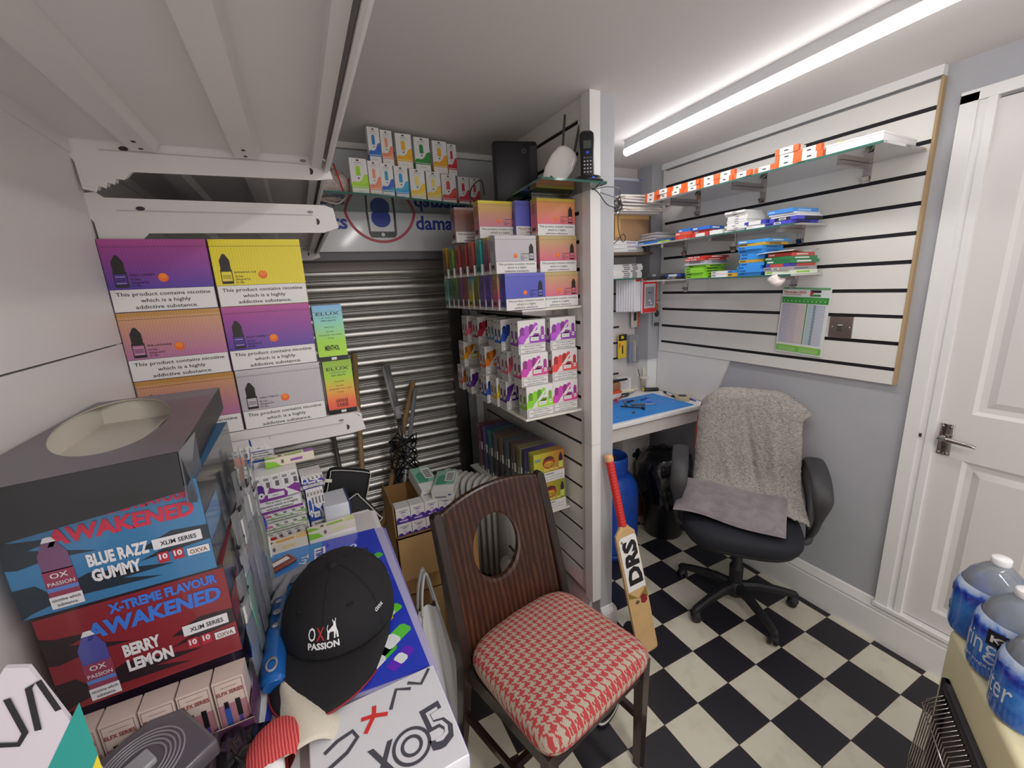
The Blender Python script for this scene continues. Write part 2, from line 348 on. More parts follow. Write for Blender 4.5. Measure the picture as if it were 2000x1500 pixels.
# blue and white sign above the shutter
mb = MB(); sw = mat('#d3d4d9', .25, coat=.3); mb.box(-.25, 2.205, 1.837, 1.042, 2.2195, 2.28, sw); sg = tag(mb.build('shop_sign'), 'white sign with blue lettering and a phone in a red ring above the shutter', 'sign')
F = fr((0, 2.205, 0), (1, 0, 0), (0, 0, 1)); BL = mat('#16329f', .4); mb = MB()
mb.text(F, 'damage', .585, 1.94, .044, BL, al='l', bold=.028, ref='a'); mb.build('lettering', parent=sg)
mb = MB(); mb.text(F, 'accidents', .262, 1.94, .044, BL, al='r', bold=.028, ref='a')
mb.build('lettering', parent=sg)
mb = MB(); mb.ring(F, .42, 2.045, .158, .171, mat('#c2465c', .4), L=1, n=64); mb.build('red_ring', parent=sg)
mb = MB(); ph = mat('#17171c', .3); mb.poly([(.342, 2.19), (.355, 1.915), (.365, 1.9), (.475, 1.9), (.487, 1.915), (.495, 2.19)], F, ph, 3); mb.poly([(.352, 2.19), (.364, 1.928), (.476, 1.928), (.484, 2.19)], F, mat('#e6e6ea', .3), 4); mb.ell(F, .42, 1.914, .0085, .0085, mat('#e6e6ea', .3), 5)
mb.poly([(.418 + .045 * math.sin(a) * (1 if math.cos(a) < .3 else (1 - (math.cos(a) - .3) / .7) ** .8), 1.985 - .038 * -math.cos(a) * (1 if math.cos(a) < 0 else 1.9)) for a in [2 * PI * k / 30 for k in range(30)]], F, BL, 6)
mb.build('phone_drawing', parent=sg)

# LED tubes: the ceiling one, and an unseen one added as fill
def tube_light(loc, label, rz=0.0):
    t = thing('led_tube_light', label, 'light', loc, rz)
    MB().box(-.016, -.745, .012, .016, .745, .05, mat('#d8d8da', .4)).build('housing', parent=t)
    MB().tube([(0, -.75, 0), (0, .75, 0)], .018, mat('#ffffff', .4, emit=11), 16).build('diffuser', parent=t); return t
tube_light((1.52, 1.045, ZC - .05), 'long glowing LED tube on the ceiling beside the slatted wall', -.068); tube_light((.62, -.75, ZC - .05), 'LED tube on the ceiling behind the camera')
# small black square hole in the ceiling corner patch above the partition
tag(MB().box(1.27, 1.70, ZC - .004, 1.32, 1.8, ZC, mat('#c9b9a4', .7)).build('ceiling_patch'), 'small torn plaster patch on the ceiling by the partition', 'patch')

# ================================================================== METAL SHELVING ALONG THE LEFT WALL
XL = -.355; STW = mat('#dedad9', .42, bump=.06, bscale=400); HOLE = mat('#3a3438', .7)
gon = thing('gondola_shelving', 'tall white metal shelving back along the left wall', 'shelving', (XL, 0, 0))
for y0, y1 in ((-.6, 1.195), (1.2, 2.15)):
    mb = MB(); z0 = .08
    for z1 in (.76, 1.16, 1.563, 1.972, 2.28): mb.box(-.02, y0, z0 + .0015, 0, y1, z1 - .0015, STW); z0 = z1
    mb.build('back_panel', parent=gon)
for y in (1.1975, 2.16):
    mb = MB().box(-.05, y - .014, 0, -.003, y + .014, 2.28, STW); mb.build('upright', parent=gon)
mb = MB().box(-.02, -.6, 0, 0, 2.15, .08, STW); mb.build('kick_plate', parent=gon)

def metal_shelf(label, y0, y1, z, depth=.47, drop=.055, ribs=(.12, .30)):
    t = thing('metal_shelf', label, 'shelf', (XL, 0, z), 0, 'white metal shelves of the left shelving')
    mb = MB(); d = depth
    mb.box(0, y0, -.0035, d - .03, y1, 0, STW)
    prof = [(d - .03, 0), (d - .012, 0), (d, -.006), (d, -.034), (d - .006, -.038), (d - .012, -.038), (d - .012, -.034), (d - .006, -.033), (d - .006, -.01), (d - .014, -.0035), (d - .03, -.0035)]
    mb.loft([[(u, y, v) for u, v in prof] for y in (y0, y1)], STW, cap=True, smooth=False)
    pf = [(d - .038, -.0035), (d - .038, -.028), (d - .018, -.028), (d - .018, -.025), (d - .034, -.025), (d - .034, -.0035)]
    mb.loft([[(u, y, v) for u, v in pf] for y in (y0, y1)], STW, cap=True, smooth=False)
    mb.box(0, y0, -.03, .004, y1, -.0035, STW); mb.build('deck', parent=t)
    for rx in ribs:
        mb = MB(); h = .022; pr = [(rx - .03, -.0037), (rx - .021, -h), (rx + .021, -h), (rx + .03, -.0037)]
        mb.loft([[(u, y, v) for u, v in pr] for y in (y0 + .012, y1 - .012)], STW, cap=True, smooth=False)
        F = fr((rx, 0, -h - .0002), (0, 1, 0), (1, 0, 0)); F = Matrix(((0, 1, 0, rx), (1, 0, 0, 0), (0, 0, -1, -h), (0, 0, 0, 1)))
        for yy in (y1 - .03, y1 - .075, y0 + .03): mb.ell(F, yy, 0, .006, .004, HOLE, 2, n=10)
        mb.build('rib', parent=t)
    for y, sgn in ((y0 - .004, -1), (y1 + .004, 1)):
        # bracket blade with its toothed hooks against the upright
        P = [(0, .012), (.018, .014), (.03, .004), (d - .02, .003), (d - .001, -.018 if drop < .06 else -.004), (d + .006, -.05 if drop < .06 else -.05), (d - .03, -drop), (.09, -drop - .004), (.075, -drop - .02), (.062, -drop - .018), (.058, -drop - .03), (.047, -drop - .026), (.043, -drop - .038), (.032, -drop - .033), (.026, -drop - .045), (.006, -drop - .04), (.004, -.045), (-.004, -.03)]
        mb = MB(); F = fr((0, y + .0015, 0), (1, 0, 0), (0, 0, 1)); mb.prism(P, F, .003, STW)
        Ff = fr((0, y - .0016, 0), (1, 0, 0), (0, 0, 1))
        mb.ell(Ff, .085, -.016, .008, .0045, HOLE, 2, n=12); mb.ell(Ff, d - .055, -.014, .007, .0035, mat('#8d888a', .5), 2, n=12)
        mb.ell(Ff, d - .043, -.036, .007, .0075, HOLE, 2, n=12, a0=-PI / 2, a1=PI / 2)
        mb.box(.045, y - .0045, -.022, d - .05, y - .0015, -.0205, mat('#c2bdbc', .5)); mb.build('bracket', parent=t)
    return t
metal_shelf('big white metal shelf overhead, underside with two ribs, nearest the camera', .12, 1.185, 1.968)
metal_shelf('white metal shelf seen through the gap, level with the one overhead but behind it', 1.215, 2.14, 1.975)
metal_shelf('white metal shelf just above the nicotine cartons with toothed bracket', 1.215, 2.14, 1.858, drop=.062)
metal_shelf('white metal shelf carrying the big nicotine cartons', 1.205, 2.14, 1.322, ribs=(.13, .31))
metal_shelf('white metal shelf buried under the posters, cap and display boxes', .15, 1.185, 1.03)
metal_shelf('low white metal shelf behind, under the black zip cases', 1.215, 1.75, .80)

# ================================================================== CARTONS
TXW = 'This product contains nicotine|which is a highly|addictive substance.'
def sun_carton(cols, title, w, d, h, side='l', plain=False, ridges=.12):
    """nicotine-salt carton: colour blend, printed bottle, orange sun, white warning panel"""
    mb = MB(); g = grad([(0, cols[0]), (.33, cols[0]), (.92, cols[1]), (.95, cols[2] if len(cols) > 2 else cols[1]), (1, cols[2] if len(cols) > 2 else cols[1])], ridges=ridges)
    mb.box(-w / 2, -d / 2, 0, w / 2, d / 2, h, g); F = front(w, d, h); DK = mat('#2b2622', .4); wh = CARD_W
    mb.rect(F, .001, .001, w - .001, h * .315, wh, 2); mb.frame(F, .0005, .0005, w - .0005, h * .32, .0007, INK, 1)
    for i, ln in enumerate(TXW.split('|')): mb.text(F, ln, w / 2, h * (.225 - .092 * i), h * .05, INK, 3, wd=(w * .9 if i == 0 else w * (.48 if i == 1 else .60)), bold=.01)
    mb.rect(F, 0, h * .895, w, h * .9, mat('#5b4a3c', .5), 1)
    bx = .045 * w + w * .085 if side == 'l' else w - .13 * w; by = h * .345; bw = w * .062
    mb.poly([(bx - bw * .86, by + h * .20), (bx + bw * .86, by + h * .20), (bx + bw * .86, by + h * .35), (bx + bw * .2, by + h * .44), (bx - bw * .2, by + h * .44), (bx - bw * .86, by + h * .35)], F, DK, 3)
    mb.rect(F, bx - bw, by, bx + bw, by + h * .21, DK, 2); mb.rect(F, bx - bw * .86, by + h * .04, bx + bw * .86, by + h * .18, mat(cols[0], .4), 3)
    for k in range(5): mb.rect(F, bx - bw * .7, by + h * (.055 + .022 * k), bx + bw * .7, by + h * (.062 + .022 * k), mat('#d8cfc4' if k in (0, 4) else '#3a2f2a', .5), 4)
    sx_ = w * .52 if side == 'l' else w * .48; SUN = grad(['#f2553a', '#f79a2b'], coat=0)
    mb.ell(F, sx_, h * .47, h * .062, h * .062, mat('#f4702c', .4), 3, n=22); mb.ell(F, sx_, h * .49, h * .045, h * .038, mat('#f98e2e', .4), 4, n=18)
    tx = w * .215 if side == 'l' else w * .60; hh = h * .028
    mb.text(F, title, tx, h * .50, hh, INK, 3, al='l', wd=w * .235, bold=0); mb.text(F, 'Nic Salts', tx, h * .44, hh, INK, 3, al='l', wd=w * .09, bold=0)
    mb.text(F, '20mg/ml/2%', tx, h * .395, hh, INK, 3, al='l', wd=w * .16, bold=0); mb.text(F, '5X / Box', tx, h * .35, hh, INK, 3, al='l', wd=w * .09, bold=0)
    for Fs, dd in ((left(w, d, h), d),):
        mb.rect(Fs, 0, 0, dd, h * .09, wh, 1); mb.ell(Fs, dd * .6, h * .045, h * .016, h * .016, INK, 2, n=8)
        for k in range(6): mb.rect(Fs, dd * .2, h * (.60 + .045 * k), dd * (.78 if k % 2 else .62), h * (.613 + .045 * k), mat('#4b3a35', .5), 2)
        mb.rect(Fs, dd * .22, h * .14, dd * .72, h * .24, mat('#4a4046', .5), 2)
    return mb
PURPLE = ('#5a3aa6', '#b0459a', '#b9509a'); YELLOW = ('#efdc1e', '#eedb1c', '#f1e02a'); PEACH = ('#c07ba6', '#d9a277', '#c9964f'); GREYC = ('#c3bcc4', '#c6c0c6', '#cdc8cd')
w_, d_, h_ = .187, .055, .1515; g1 = 'nicotine cartons on the left metal shelf'
def lc(key, cols, title, lab, x, row, dx=0.0, dy=0.0):
    K.put(key, 'nicotine_carton', lambda: sun_carton(cols, title, w_, d_, h_), lab, 'carton', (x + dx, 1.2 + d_ / 2 + dy, 1.323 + row * (h_ + .0008)), 0, g1)
lc('lem', PEACH, 'PINK LEMONADE', 'peach and pink carton at the bottom left, half hidden by the black lid box', -.258, 0)
lc('van', GREYC, 'VANILLA TOBACCO', 'grey vanilla tobacco carton at the bottom of the right stack on the metal shelf', -.067, 0, .0)
lc('lem', PEACH, 'PINK LEMONADE', 'peach and pink lemonade carton in the middle of the left stack, under a purple one', -.258, 1, -.001)
lc('pur', PURPLE, 'FIZZY CHERRY', 'purple cherry carton in the middle of the right stack, under the yellow carton', -.067, 1, -.002)
lc('pur', PURPLE, 'FIZZY CHERRY', 'purple cherry carton on top of the left stack, beside the yellow carton', -.2585, 2, -.001)
lc('yel', YELLOW, 'BANANA ICE', 'bright yellow banana ice carton on top of the right stack', -.066, 2, -.002)
def elux(cols, name):
    w, d, h = .072, .1, .147; mb = MB(); mb.box(-w / 2, -d / 2, 0, w / 2, d / 2, h, grad(cols, ridges=0)); F = front(w, d, h); B = mat('#16181c', .4)
    mb.rect(F, 0, 0, w, .012, B, 2); mb.rect(F, w * .42, .002, w * .6, .009, CARD_W, 3); mb.rect(left(w, d, h), 0, 0, d, .012, B, 2)
    mb.text(F, 'ELUX', w / 2, h * .82, h * .055, B, 3, wd=w * .78, bold=.0); mb.text(F, 'LEGEND', w / 2, h * .765, h * .022, mat('#5b8a96'), 3, wd=w * .6, bold=0); mb.text(F, 'NIC SALTS', w / 2, h * .715, h * .022, B, 3, wd=w * .5, bold=.02)
    mb.text(F, name.upper(), w / 2, h * .6, h * .018, B, 3, wd=w * .34, bold=0); mb.text(F, 'Nic Salts', w / 2, h * .52, h * .02, B, 3, wd=w * .27, bold=0)
    mb.text(F, '20mg/ml/2%  10ml  VG:50', w / 2, h * .46, h * .02, B, 3, wd=w * .78, bold=0); mb.text(F, '5X / Box', w / 2, h * .4, h * .02, B, 3, wd=w * .22, bold=0)
    ls = name.upper().split(' ')
    for i, t in enumerate(ls): mb.text(F, t, w / 2, h * (.19 if len(ls) == 1 else .21 - .085 * i), h * (.09 if len(ls) == 1 else .07), B if len(ls) == 1 else mat('#7a2018', .4), 3, wd=w * (.5 if len(ls) == 1 else .42), bold=.03)
    mb.rect(F, 0, h * .885, w, h * .888, mat('#4a7a6a'), 2); return mb
K.put('haw', 'nicotine_carton', lambda: elux([(0, '#e8452f'), (.22, '#f0622e'), (.42, '#e8a22e'), (.7, '#a9d628'), (1, '#8fb92a')], 'Hawaii Sunrise'), 'narrow green to orange hawaii sunrise carton standing at the shelf end', 'carton', (.071, 1.27, 1.323), 0, g1)
K.put('men', 'nicotine_carton', lambda: elux([(0, '#b7e52c'), (.35, '#a6e03a'), (.7, '#8fd7c0'), (1, '#7fb6ea')], 'Menthol'), 'narrow blue to lime menthol carton stacked on the hawaii sunrise carton', 'carton', (.066, 1.272, 1.4705), 0, g1)

# ================================================================== SHELVES ON THE PARTITION
SHW = mat('#e9e7de', .3, coat=.2)
def board_shelf(name, label, x0, x1, y0, y1, z, m, ys, group=None, th=.01):
    t = thing(name, label, 'shelf', (x1, 0, z), 0, group)
    MB().rbox(x0 - x1, y0, -th, 0, y1, 0, m, .003).build('board', parent=t)
    for y in ys:
        mb = MB(); mb.loft([[(0, y - .006, -th - .001), (0, y + .006, -th - .001), (0, y + .006, -th - .05), (0, y - .006, -th - .05)], [((x0 - x1) * .8, y - .006, -th - .001), ((x0 - x1) * .8, y + .006, -th - .001), ((x0 - x1) * .8, y + .006, -th - .016), ((x0 - x1) * .8, y - .006, -th - .016)]], CHROME, cap=True, smooth=False)
        mb.build('bracket', parent=t)
    return t
gs = 'white shelves on the partition'
board_shelf('wall_shelf', 'white shelf on the partition carrying the colourful nicotine cartons', .765, 1.045, 1.45, 2.26, 1.55, SHW, (1.56, 2.15), gs)
board_shelf('wall_shelf', 'white shelf on the partition carrying the white pod packs', .765, 1.045, 1.455, 2.26, 1.105, SHW, (1.56, 2.15), gs)
board_shelf('wall_shelf', 'low narrow white shelf on the partition carrying the fruit bottle cartons', .885, 1.045, 1.565, 2.28, .584, SHW, (1.7, 2.15), gs)
GLASS = glassy('#7fb3a6', .95, .015, '#ecf6f2', ior=1.3)
def glass_shelf(label, pts, z, group, brk, th=.008):
    """glass plate with greenish edge; brk = list of (x_wall, x_tip, y) arms on a wall at x_wall, or none"""
    t = thing('glass_shelf', label, 'shelf', (0, 0, z), 0, group); n = len(pts); mb = MB()
    a = [(x, y, -th) for x, y in pts]; b = [(x, y, 0) for x, y in pts]
    mb.add(a + b, [tuple(range(n, 2 * n)), tuple(reversed(range(n)))], GLASS); mb.build('pane', parent=t)
    mb = MB(); mb.add(a + b, [(k, (k + 1) % n, n + (k + 1) % n, n + k) for k in range(n)], glassy('#4c7f74', .35, .05, '#7fb3a5')); mb.build('polished_edge', parent=t)
    for xw, xt, y in brk:
        s = 1 if xt > xw else -1; mb = MB(); L_ = (xt - xw); z0 = -th - .0005
        mb.bar((xw + L_ * .02, y, z0 - .009), (xt, y, z0 - .009), .017, .017, CHROME); mb.box(min(xw, xw + s * .006), y - .013, z0 - .07, max(xw, xw + s * .006), y + .013, z0, CHROME)
        mb.bar((xw + s * .008, y, z0 - .062), (xw + s * .02, y, z0 - .045), .024, .006, CHROME); mb.build('bracket', parent=t)
    return t
glass_shelf('glass shelf on top of the partition under the phone and routers', [(.77, 1.285), (1.04, 1.285), (1.044, 1.37), (1.036, 1.45), (1.044, 1.9), (.83, 1.9)], 1.985, None, [(1.045, .86, 1.52), (1.045, .86, 1.82)])
glass_shelf('high glass shelf in front of the sign under the small pod boxes', [(.02, 1.80), (.34, 1.835), (.88, 2.0), (1.04, 2.03), (1.04, 2.2), (.02, 2.2)], 2.022, None, [])

def sg_box(lab, x, y, z, cols, key, w=.172, h=.136, d=.05, g='colourful nicotine cartons on the partition shelf'):
    K.put(key, 'nicotine_carton', lambda: sun_carton(cols, 'WATERMELON ICE', w, d, h, 'r', ridges=0), lab, 'carton', (x, y + d / 2, z), 0, g)
ORPK = ('#e0708c', '#cfae7c', '#c6b67c'); ORNG = ('#ea7480', '#eaa462', '#d8c44a'); SILV = ('#c4c0c8', '#ccc8ce', '#d2ced4'); BLUE = ('#5a5fc4', '#6468c8', '#6f72cc'); YLPK = ('#cf7f96', '#d6b060', '#d9cb3c')
Z1 = 1.5505; H = .1365
sg_box('pink to olive carton at the near end of the bottom row, touching the partition', .949, 1.462, Z1, ORPK, 'orpk')
sg_box('periwinkle blue carton at the near end of the bottom row', .783, 1.445, Z1, BLUE, 'blue')
sg_box('pink to olive carton in the middle row, touching the partition', .948, 1.468, Z1 + H, ORPK, 'orpk')
sg_box('silver grey carton at the near end of the middle row', .758, 1.462, Z1 + H, SILV, 'silv')
sg_box('orange to pink carton on top of the stack by the partition', .944, 1.470, Z1 + 2 * H, ORNG, 'orng')
sg_box('yellow to dusty pink carton on top, at the near end over the silver one', .742, 1.56, Z1 + 2 * H, YLPK, 'ylpk')
sg_box('violet carton edge showing behind the top orange carton', .885, 1.535, Z1 + 2 * H, BLUE, 'blue')
sg_box('dark teal carton edge showing behind the top orange carton', .915, 1.59, Z1 + 2 * H, ('#7a6a70', '#1f8a7d', '#26907f'), 'teal')
sg_box('brown and mauve carton on top, farthest back over the middle row', .70, 1.71, Z1 + 2 * H, ('#9d8584', '#8c5a44', '#a08a88'), 'brmv')
names1 = [('pink and olive', ORPK), ('violet patterned', ('#6a55a8', '#7b62b4', '#8a70c0')), ('lilac', ('#7a5fae', '#7f66b2', '#8c75bb')), ('olive brown', ('#7f6a3a', '#8e9a45', '#98a84a')), ('yellow and sky blue', ('#d9cf3a', '#9cc6c0', '#57b0d8')), ('dusky red', ('#8a3f45', '#a2564e', '#b0685a')),
          ('plum', ('#6b3a6a', '#8a5a86', '#98689a')), ('moss green', ('#3f6a45', '#6f9a3f', '#a2b53c')), ('dark green', ('#2f5a4a', '#3f7a5a', '#5a9a5e')), ('pale teal', ('#6fb7ae', '#57a79e', '#8cc7be'))]
for i, (nm, cc) in enumerate(names1):
    sg_box(nm + ' carton edge-on in the bottom row, ' + ('next behind the blue one' if i == 0 else '%s back from the blue one' % ['two', 'three', 'four', 'five', 'six', 'seven', 'eight', 'nine', 'ten'][i - 1]), .776 - .0035 * i, 1.50 + .056 * i, Z1, cc, 'e1' + str(i))
names2 = [('mauve and plum', ('#8a4a6a', '#b08a8a', '#c4b45a')), ('teal', ('#2f9a96', '#48b3ad', '#7fd0c8')), ('coral red', ('#a83f45', '#d0644e', '#e07a62')), ('rusty brown', ('#8f3a35', '#b04f40', '#7f6a60')), ('crimson', ('#b03a48', '#b8544a', '#a5735a')), ('grass green', ('#5f8a3a', '#8fb04a', '#4fa0b8')), ('golden yellow', ('#7f5a20', '#d09a28', '#e0b83a'))]
for i, (nm, cc) in enumerate(names2):
    sg_box(nm + ' carton edge-on in the middle row, ' + ('next behind the silver one' if i == 0 else '%s back from the silver one' % ['two', 'three', 'four', 'five', 'six', 'seven'][i - 1]), .755 - .006 * i, 1.518 + .066 * i, Z1 + H, cc, 'e2' + str(i))

def shade(c, k):
    c = c.lstrip('#'); return '#%02x%02x%02x' % tuple(max(0, min(255, int(int(c[i:i + 2], 16) * k))) for i in (0, 2, 4))
def pod_carton(c1, c2, w=.125, d=.07, h=.133):
    """white multipack of disposable pods: four coloured pods, diagonal swoosh, flavour label, warning box"""
    mb = MB(); mb.box(-w / 2, -d / 2, 0, w / 2, d / 2, h, CARD_W); F = front(w, d, h); A = mat(c1, .35); B = mat(c2, .35); D = mat(shade(c1, .72), .35)
    mb.poly([(.0, h * .30), (w, h * .30), (w, h * .52), (w * .78, h * .50), (w * .42, h * .32), (w * .26, h * .3), (w * .24, h * .62), (w * .12, h * .66), (0, h * .5)], F, B, 1)
    for k in range(4):
        u = w * (.06 + .165 * k); tops = .80 + .035 * k; bot = (.36, .42, .52, .62)[k]
        mb.poly([(u, h * bot), (u + w * .155, h * (bot + .08)), (u + w * .165, h * (tops - .03)), (u + w * .13, h * tops), (u + w * .05, h * tops), (u, h * (tops - .07))], F, A if k % 2 else D, 2)
    mb.ell(F, w * .15, h * .44, w * .13, h * .12, A, 3, n=16)
    mb.poly([(w * .18, h * .31), (w * .66, h * .82), (w * .72, h * .82), (w * .35, h * .31)], F, CARD_W, 4); mb.poly([(w * .5, h * .5), (w * .6, h * .6), (w * .8, h * .57), (w * .7, h * .48)], F, D, 5)
    mb.rect(F, w * .4, h * .34, w * .96, h * .52, B, 5); mb.rect(F, w * .44, h * .37, w * .74, h * .485, CARD_W, 6); mb.text(F, 'BERRY MIX', w * .59, h * .42, h * .018, INK, 7, wd=w * .2, bold=0)
    mb.poly([(w * .83, h * .48), (w * .83, h * .74), (w * .86, h * .79), (w * .92, h * .79), (w * .95, h * .74), (w * .95, h * .48)], F, mat(shade(c1, .8), .3), 6); mb.ell(F, w * .89, h * .46, w * .055, h * .065, CARD_W, 7, n=12); mb.ell(F, w * .89, h * .46, w * .018, h * .02, INK, 8, n=8)
    mb.rect(F, w * .04, h * .02, w * .985, h * .27, CARD_W, 7); mb.frame(F, w * .04, h * .02, w * .985, h * .27, .001, INK, 8)
    for i, t in enumerate(('This product contains', 'nicotine which is a highly', 'addictive substance.')): mb.text(F, t, w * .51, h * (.2 - .072 * i), h * .036, INK, 8, wd=w * (.62, .82, .6)[i], bold=.01)
    for Fs in (left(w, d, h), right(w, d, h)):
        n = 2
        for k in range(n):
            u = d * k / n; e = d / n
            mb.rect(Fs, u, 0, u + .0006, h, mat('#a9a5a4'), 2); mb.ell(Fs, u + e / 2, h * .9, e * .12, e * .12, INK, 2, n=8)
            mb.poly([(u + e * .3, h * .45), (u + e * .3, h * .66), (u + e * .45, h * .7), (u + e * .6, h * .7), (u + e * .72, h * .66), (u + e * .72, h * .45)], Fs, D if k else mat(shade(c2, .7)), 2)
            mb.poly([(u, h * .24), (u + e, h * .24), (u + e, h * .52), (u + e * .6, h * .34), (u, h * .32)], Fs, B, 1); mb.frame(Fs, u + e * .1, h * .04, u + e * .9, h * .17, .0006, INK, 2)
    return mb
gp = 'white pod packs on the partition shelf'
def pp(lab, x, y, z, c1, c2, key, w=.125, rz=0): K.put(key, 'pod_pack', lambda: pod_carton(c1, c2, w=w), lab, 'carton', (x, y + .035, z), rz, gp)
MAG = ('#c25ad8', '#a24fc0'); PNK = ('#d24ab8', '#e0559c'); RED = ('#f0504e', '#ef5a60'); GRN = ('#8fdc3a', '#a8e63f'); ORG = ('#f58a1e', '#f26a2a'); BLU = ('#2a4fb8', '#2f6ad0'); SKY = ('#3f9ad0', '#52a8d8'); PUR = ('#6a2a9a', '#5a2a8a'); YEL = ('#f0d02a', '#e8b82a'); CRI = ('#c22a4a', '#a82a4a'); SAL = ('#f2707f', '#ef8090')
ZS = 1.106; HP = .1335
pp('green pod pack at the near corner of the shelf, bottom of its stack', .838, 1.462, ZS, *GRN, 'pgrn')
pp('magenta and pink pod pack on top of the green one', .823, 1.47, ZS + HP, *PNK, 'ppnk')
pp('violet pod pack on top of the stack at the shelf corner', .82, 1.478, ZS + 2 * HP, *MAG, 'pmag')
pp('pink pod pack at the bottom of the stack against the partition', .972, 1.475, ZS, *PNK, 'ppnk')
pp('red pod pack in the middle of the stack against the partition', .974, 1.478, ZS + HP, *RED, 'pred')
pp('violet pod pack on top of the stack against the partition', .971, 1.482, ZS + 2 * HP, *MAG, 'pmag')
pl_ = [('dark plum', PUR, .79, 1.62, 0), ('yellow', YEL, .80, 1.70, 0), ('cobalt', BLU, .785, 1.78, 0), ('crimson', CRI, .79, 1.87, 0), ('grape', PUR, .787, 1.99, 0), ('amber', ORG, .785, 2.11, 0),
       ('salmon pink', SAL, .79, 1.59, 1), ('white and lilac', MAG, .83, 1.68, 1), ('bright orange', ORG, .795, 1.80, 1), ('scarlet', RED, .82, 1.90, 1), ('orange and yellow', ('#f0a02a', '#f0c03a'), .785, 2.06, 1),
       ('navy blue', BLU, .795, 1.61, 2), ('sky blue', SKY, .80, 1.74, 2), ('ruby', CRI, .80, 1.88, 2), ('rose', SAL, .79, 2.0, 2)]
for i, (nm, cc, x, y, row) in enumerate(pl_): pp(nm + ' pod pack farther back in the ' + ('bottom', 'middle', 'top')[row] + ' layer along the shelf edge', x, y, ZS + row * HP, cc[0], cc[1], 'q' + nm, w=.06 + .04 * (i % 3 != 0))

def fruit_carton(c1, c2, name, w=.165, d=.05, h=.149):
    mb = MB(); mb.box(-w / 2, -d / 2, 0, w / 2, d / 2, h, grad([c1, c2], axis='X')); F = front(w, d, h); mb.rect(F, 0, 0, w, h * .33, CARD_W, 2)
    mb.text(F, 'WARNING:', w * .5, h * .24, h * .055, INK, 3, wd=w * .3, bold=.02); mb.text(F, 'This product contains nicotine', w * .5, h * .15, h * .045, mat('#6a6a70'), 3, wd=w * .85, bold=0); mb.text(F, 'which is a highly addictive substance.', w * .5, h * .06, h * .045, mat('#6a6a70'), 3, wd=w * .9, bold=0)
    mb.ell(F, w * .48, h * .66, w * .2, h * .2, mat('#a8402c', .5), 3, n=20); mb.ell(F, w * .48, h * .74, w * .17, h * .12, mat('#5a3030', .5), 4, n=18, a0=0, a1=PI); mb.ell(F, w * .48, h * .6, w * .15, h * .1, mat('#d8a83a', .5), 4, n=16); mb.ring(F, w * .42, h * .58, w * .03, w * .045, mat('#3a5a2a'), 5, n=14); mb.ring(F, w * .55, h * .58, w * .03, w * .045, mat('#3a5a2a'), 5, n=14)
    mb.poly([(w * .82, h * .62), (w * .94, h * .62), (w * .94, h * .76), (w * .9, h * .9), (w * .86, h * .9), (w * .82, h * .76)], F, mat('#3a2440', .4), 3); mb.rect(F, w * .81, h * .4, w * .95, h * .62, mat('#c8d86a', .4), 3); mb.rect(F, w * .04, h * .74, w * .22, h * .84, mat('#7a9a8a'), 3)
    mb.text(F, name, w * .55, h * .38, h * .07, mat('#f5e68a'), 5, wd=w * .5, bold=.03)
    for Fs in (left(w, d, h),): mb.rect(Fs, d * .1, h * .1, d * .35, h * .9, mat(shade(c1, .7)), 2); mb.rect(Fs, d * .5, h * .05, d * .7, h * .3, CARD_W, 2)
    return mb
gf = 'fruit bottle cartons on the low partition shelf'
K.put('lim', 'fruit_carton', lambda: fruit_carton('#d8a830', '#8a9a3a', 'LEMON & LIME'), 'green and gold lemon and lime carton at the front, bottom', 'carton', (.945, 1.6, .5845), 0, gf)
K.put('cap', 'fruit_carton', lambda: fruit_carton('#c8c83a', '#b8703a', 'TROPICAL'), 'orange and yellow carton with a capped figure at the front, on top', 'carton', (.941, 1.602, .7340), 0, gf)
fc = [('purple', '#4a3a7a', '#5a4a9a'), ('pale olive', '#8a8a5a', '#6a6a5a'), ('grey brown', '#6a5a52', '#4a4048'), ('slate', '#5a6a72', '#4a4a55'), ('cellophane wrapped brown', '#7a6a5a', '#4f4648'), ('dusty grey', '#6f6468', '#4f464c'), ('teal', '#2f7a80', '#4a5a6a'), ('violet', '#5a4aa0', '#4f4a70'), ('dark red', '#7a2a45', '#6a4a5a')]
for i, (nm, a, b) in enumerate(fc):
    for r in (0, 1):
        K.put('fc' + str(i) + str(r), 'fruit_carton', lambda: fruit_carton(a if r else shade(b, 1.1), b, 'BERRY', h=.145 if r else .149), nm + (' tall carton' if r else ' squat carton') + ' behind the front stack on the low shelf, ' + ('upper' if r else 'lower') + ' layer', 'carton', (.938 - .004 * i, 1.66 + .062 * i, .5845 + r * .1495), 0, gf)
tag(MB().box(-.05, -.17, 0, .05, .17, .008, mat('#dedcd6', .4)).build('loose_shelf_board', loc=(.84, 2.06, .604), rot=(0, 0, .06)), 'loose white board lying beside the low shelf above the oil heater', 'board')

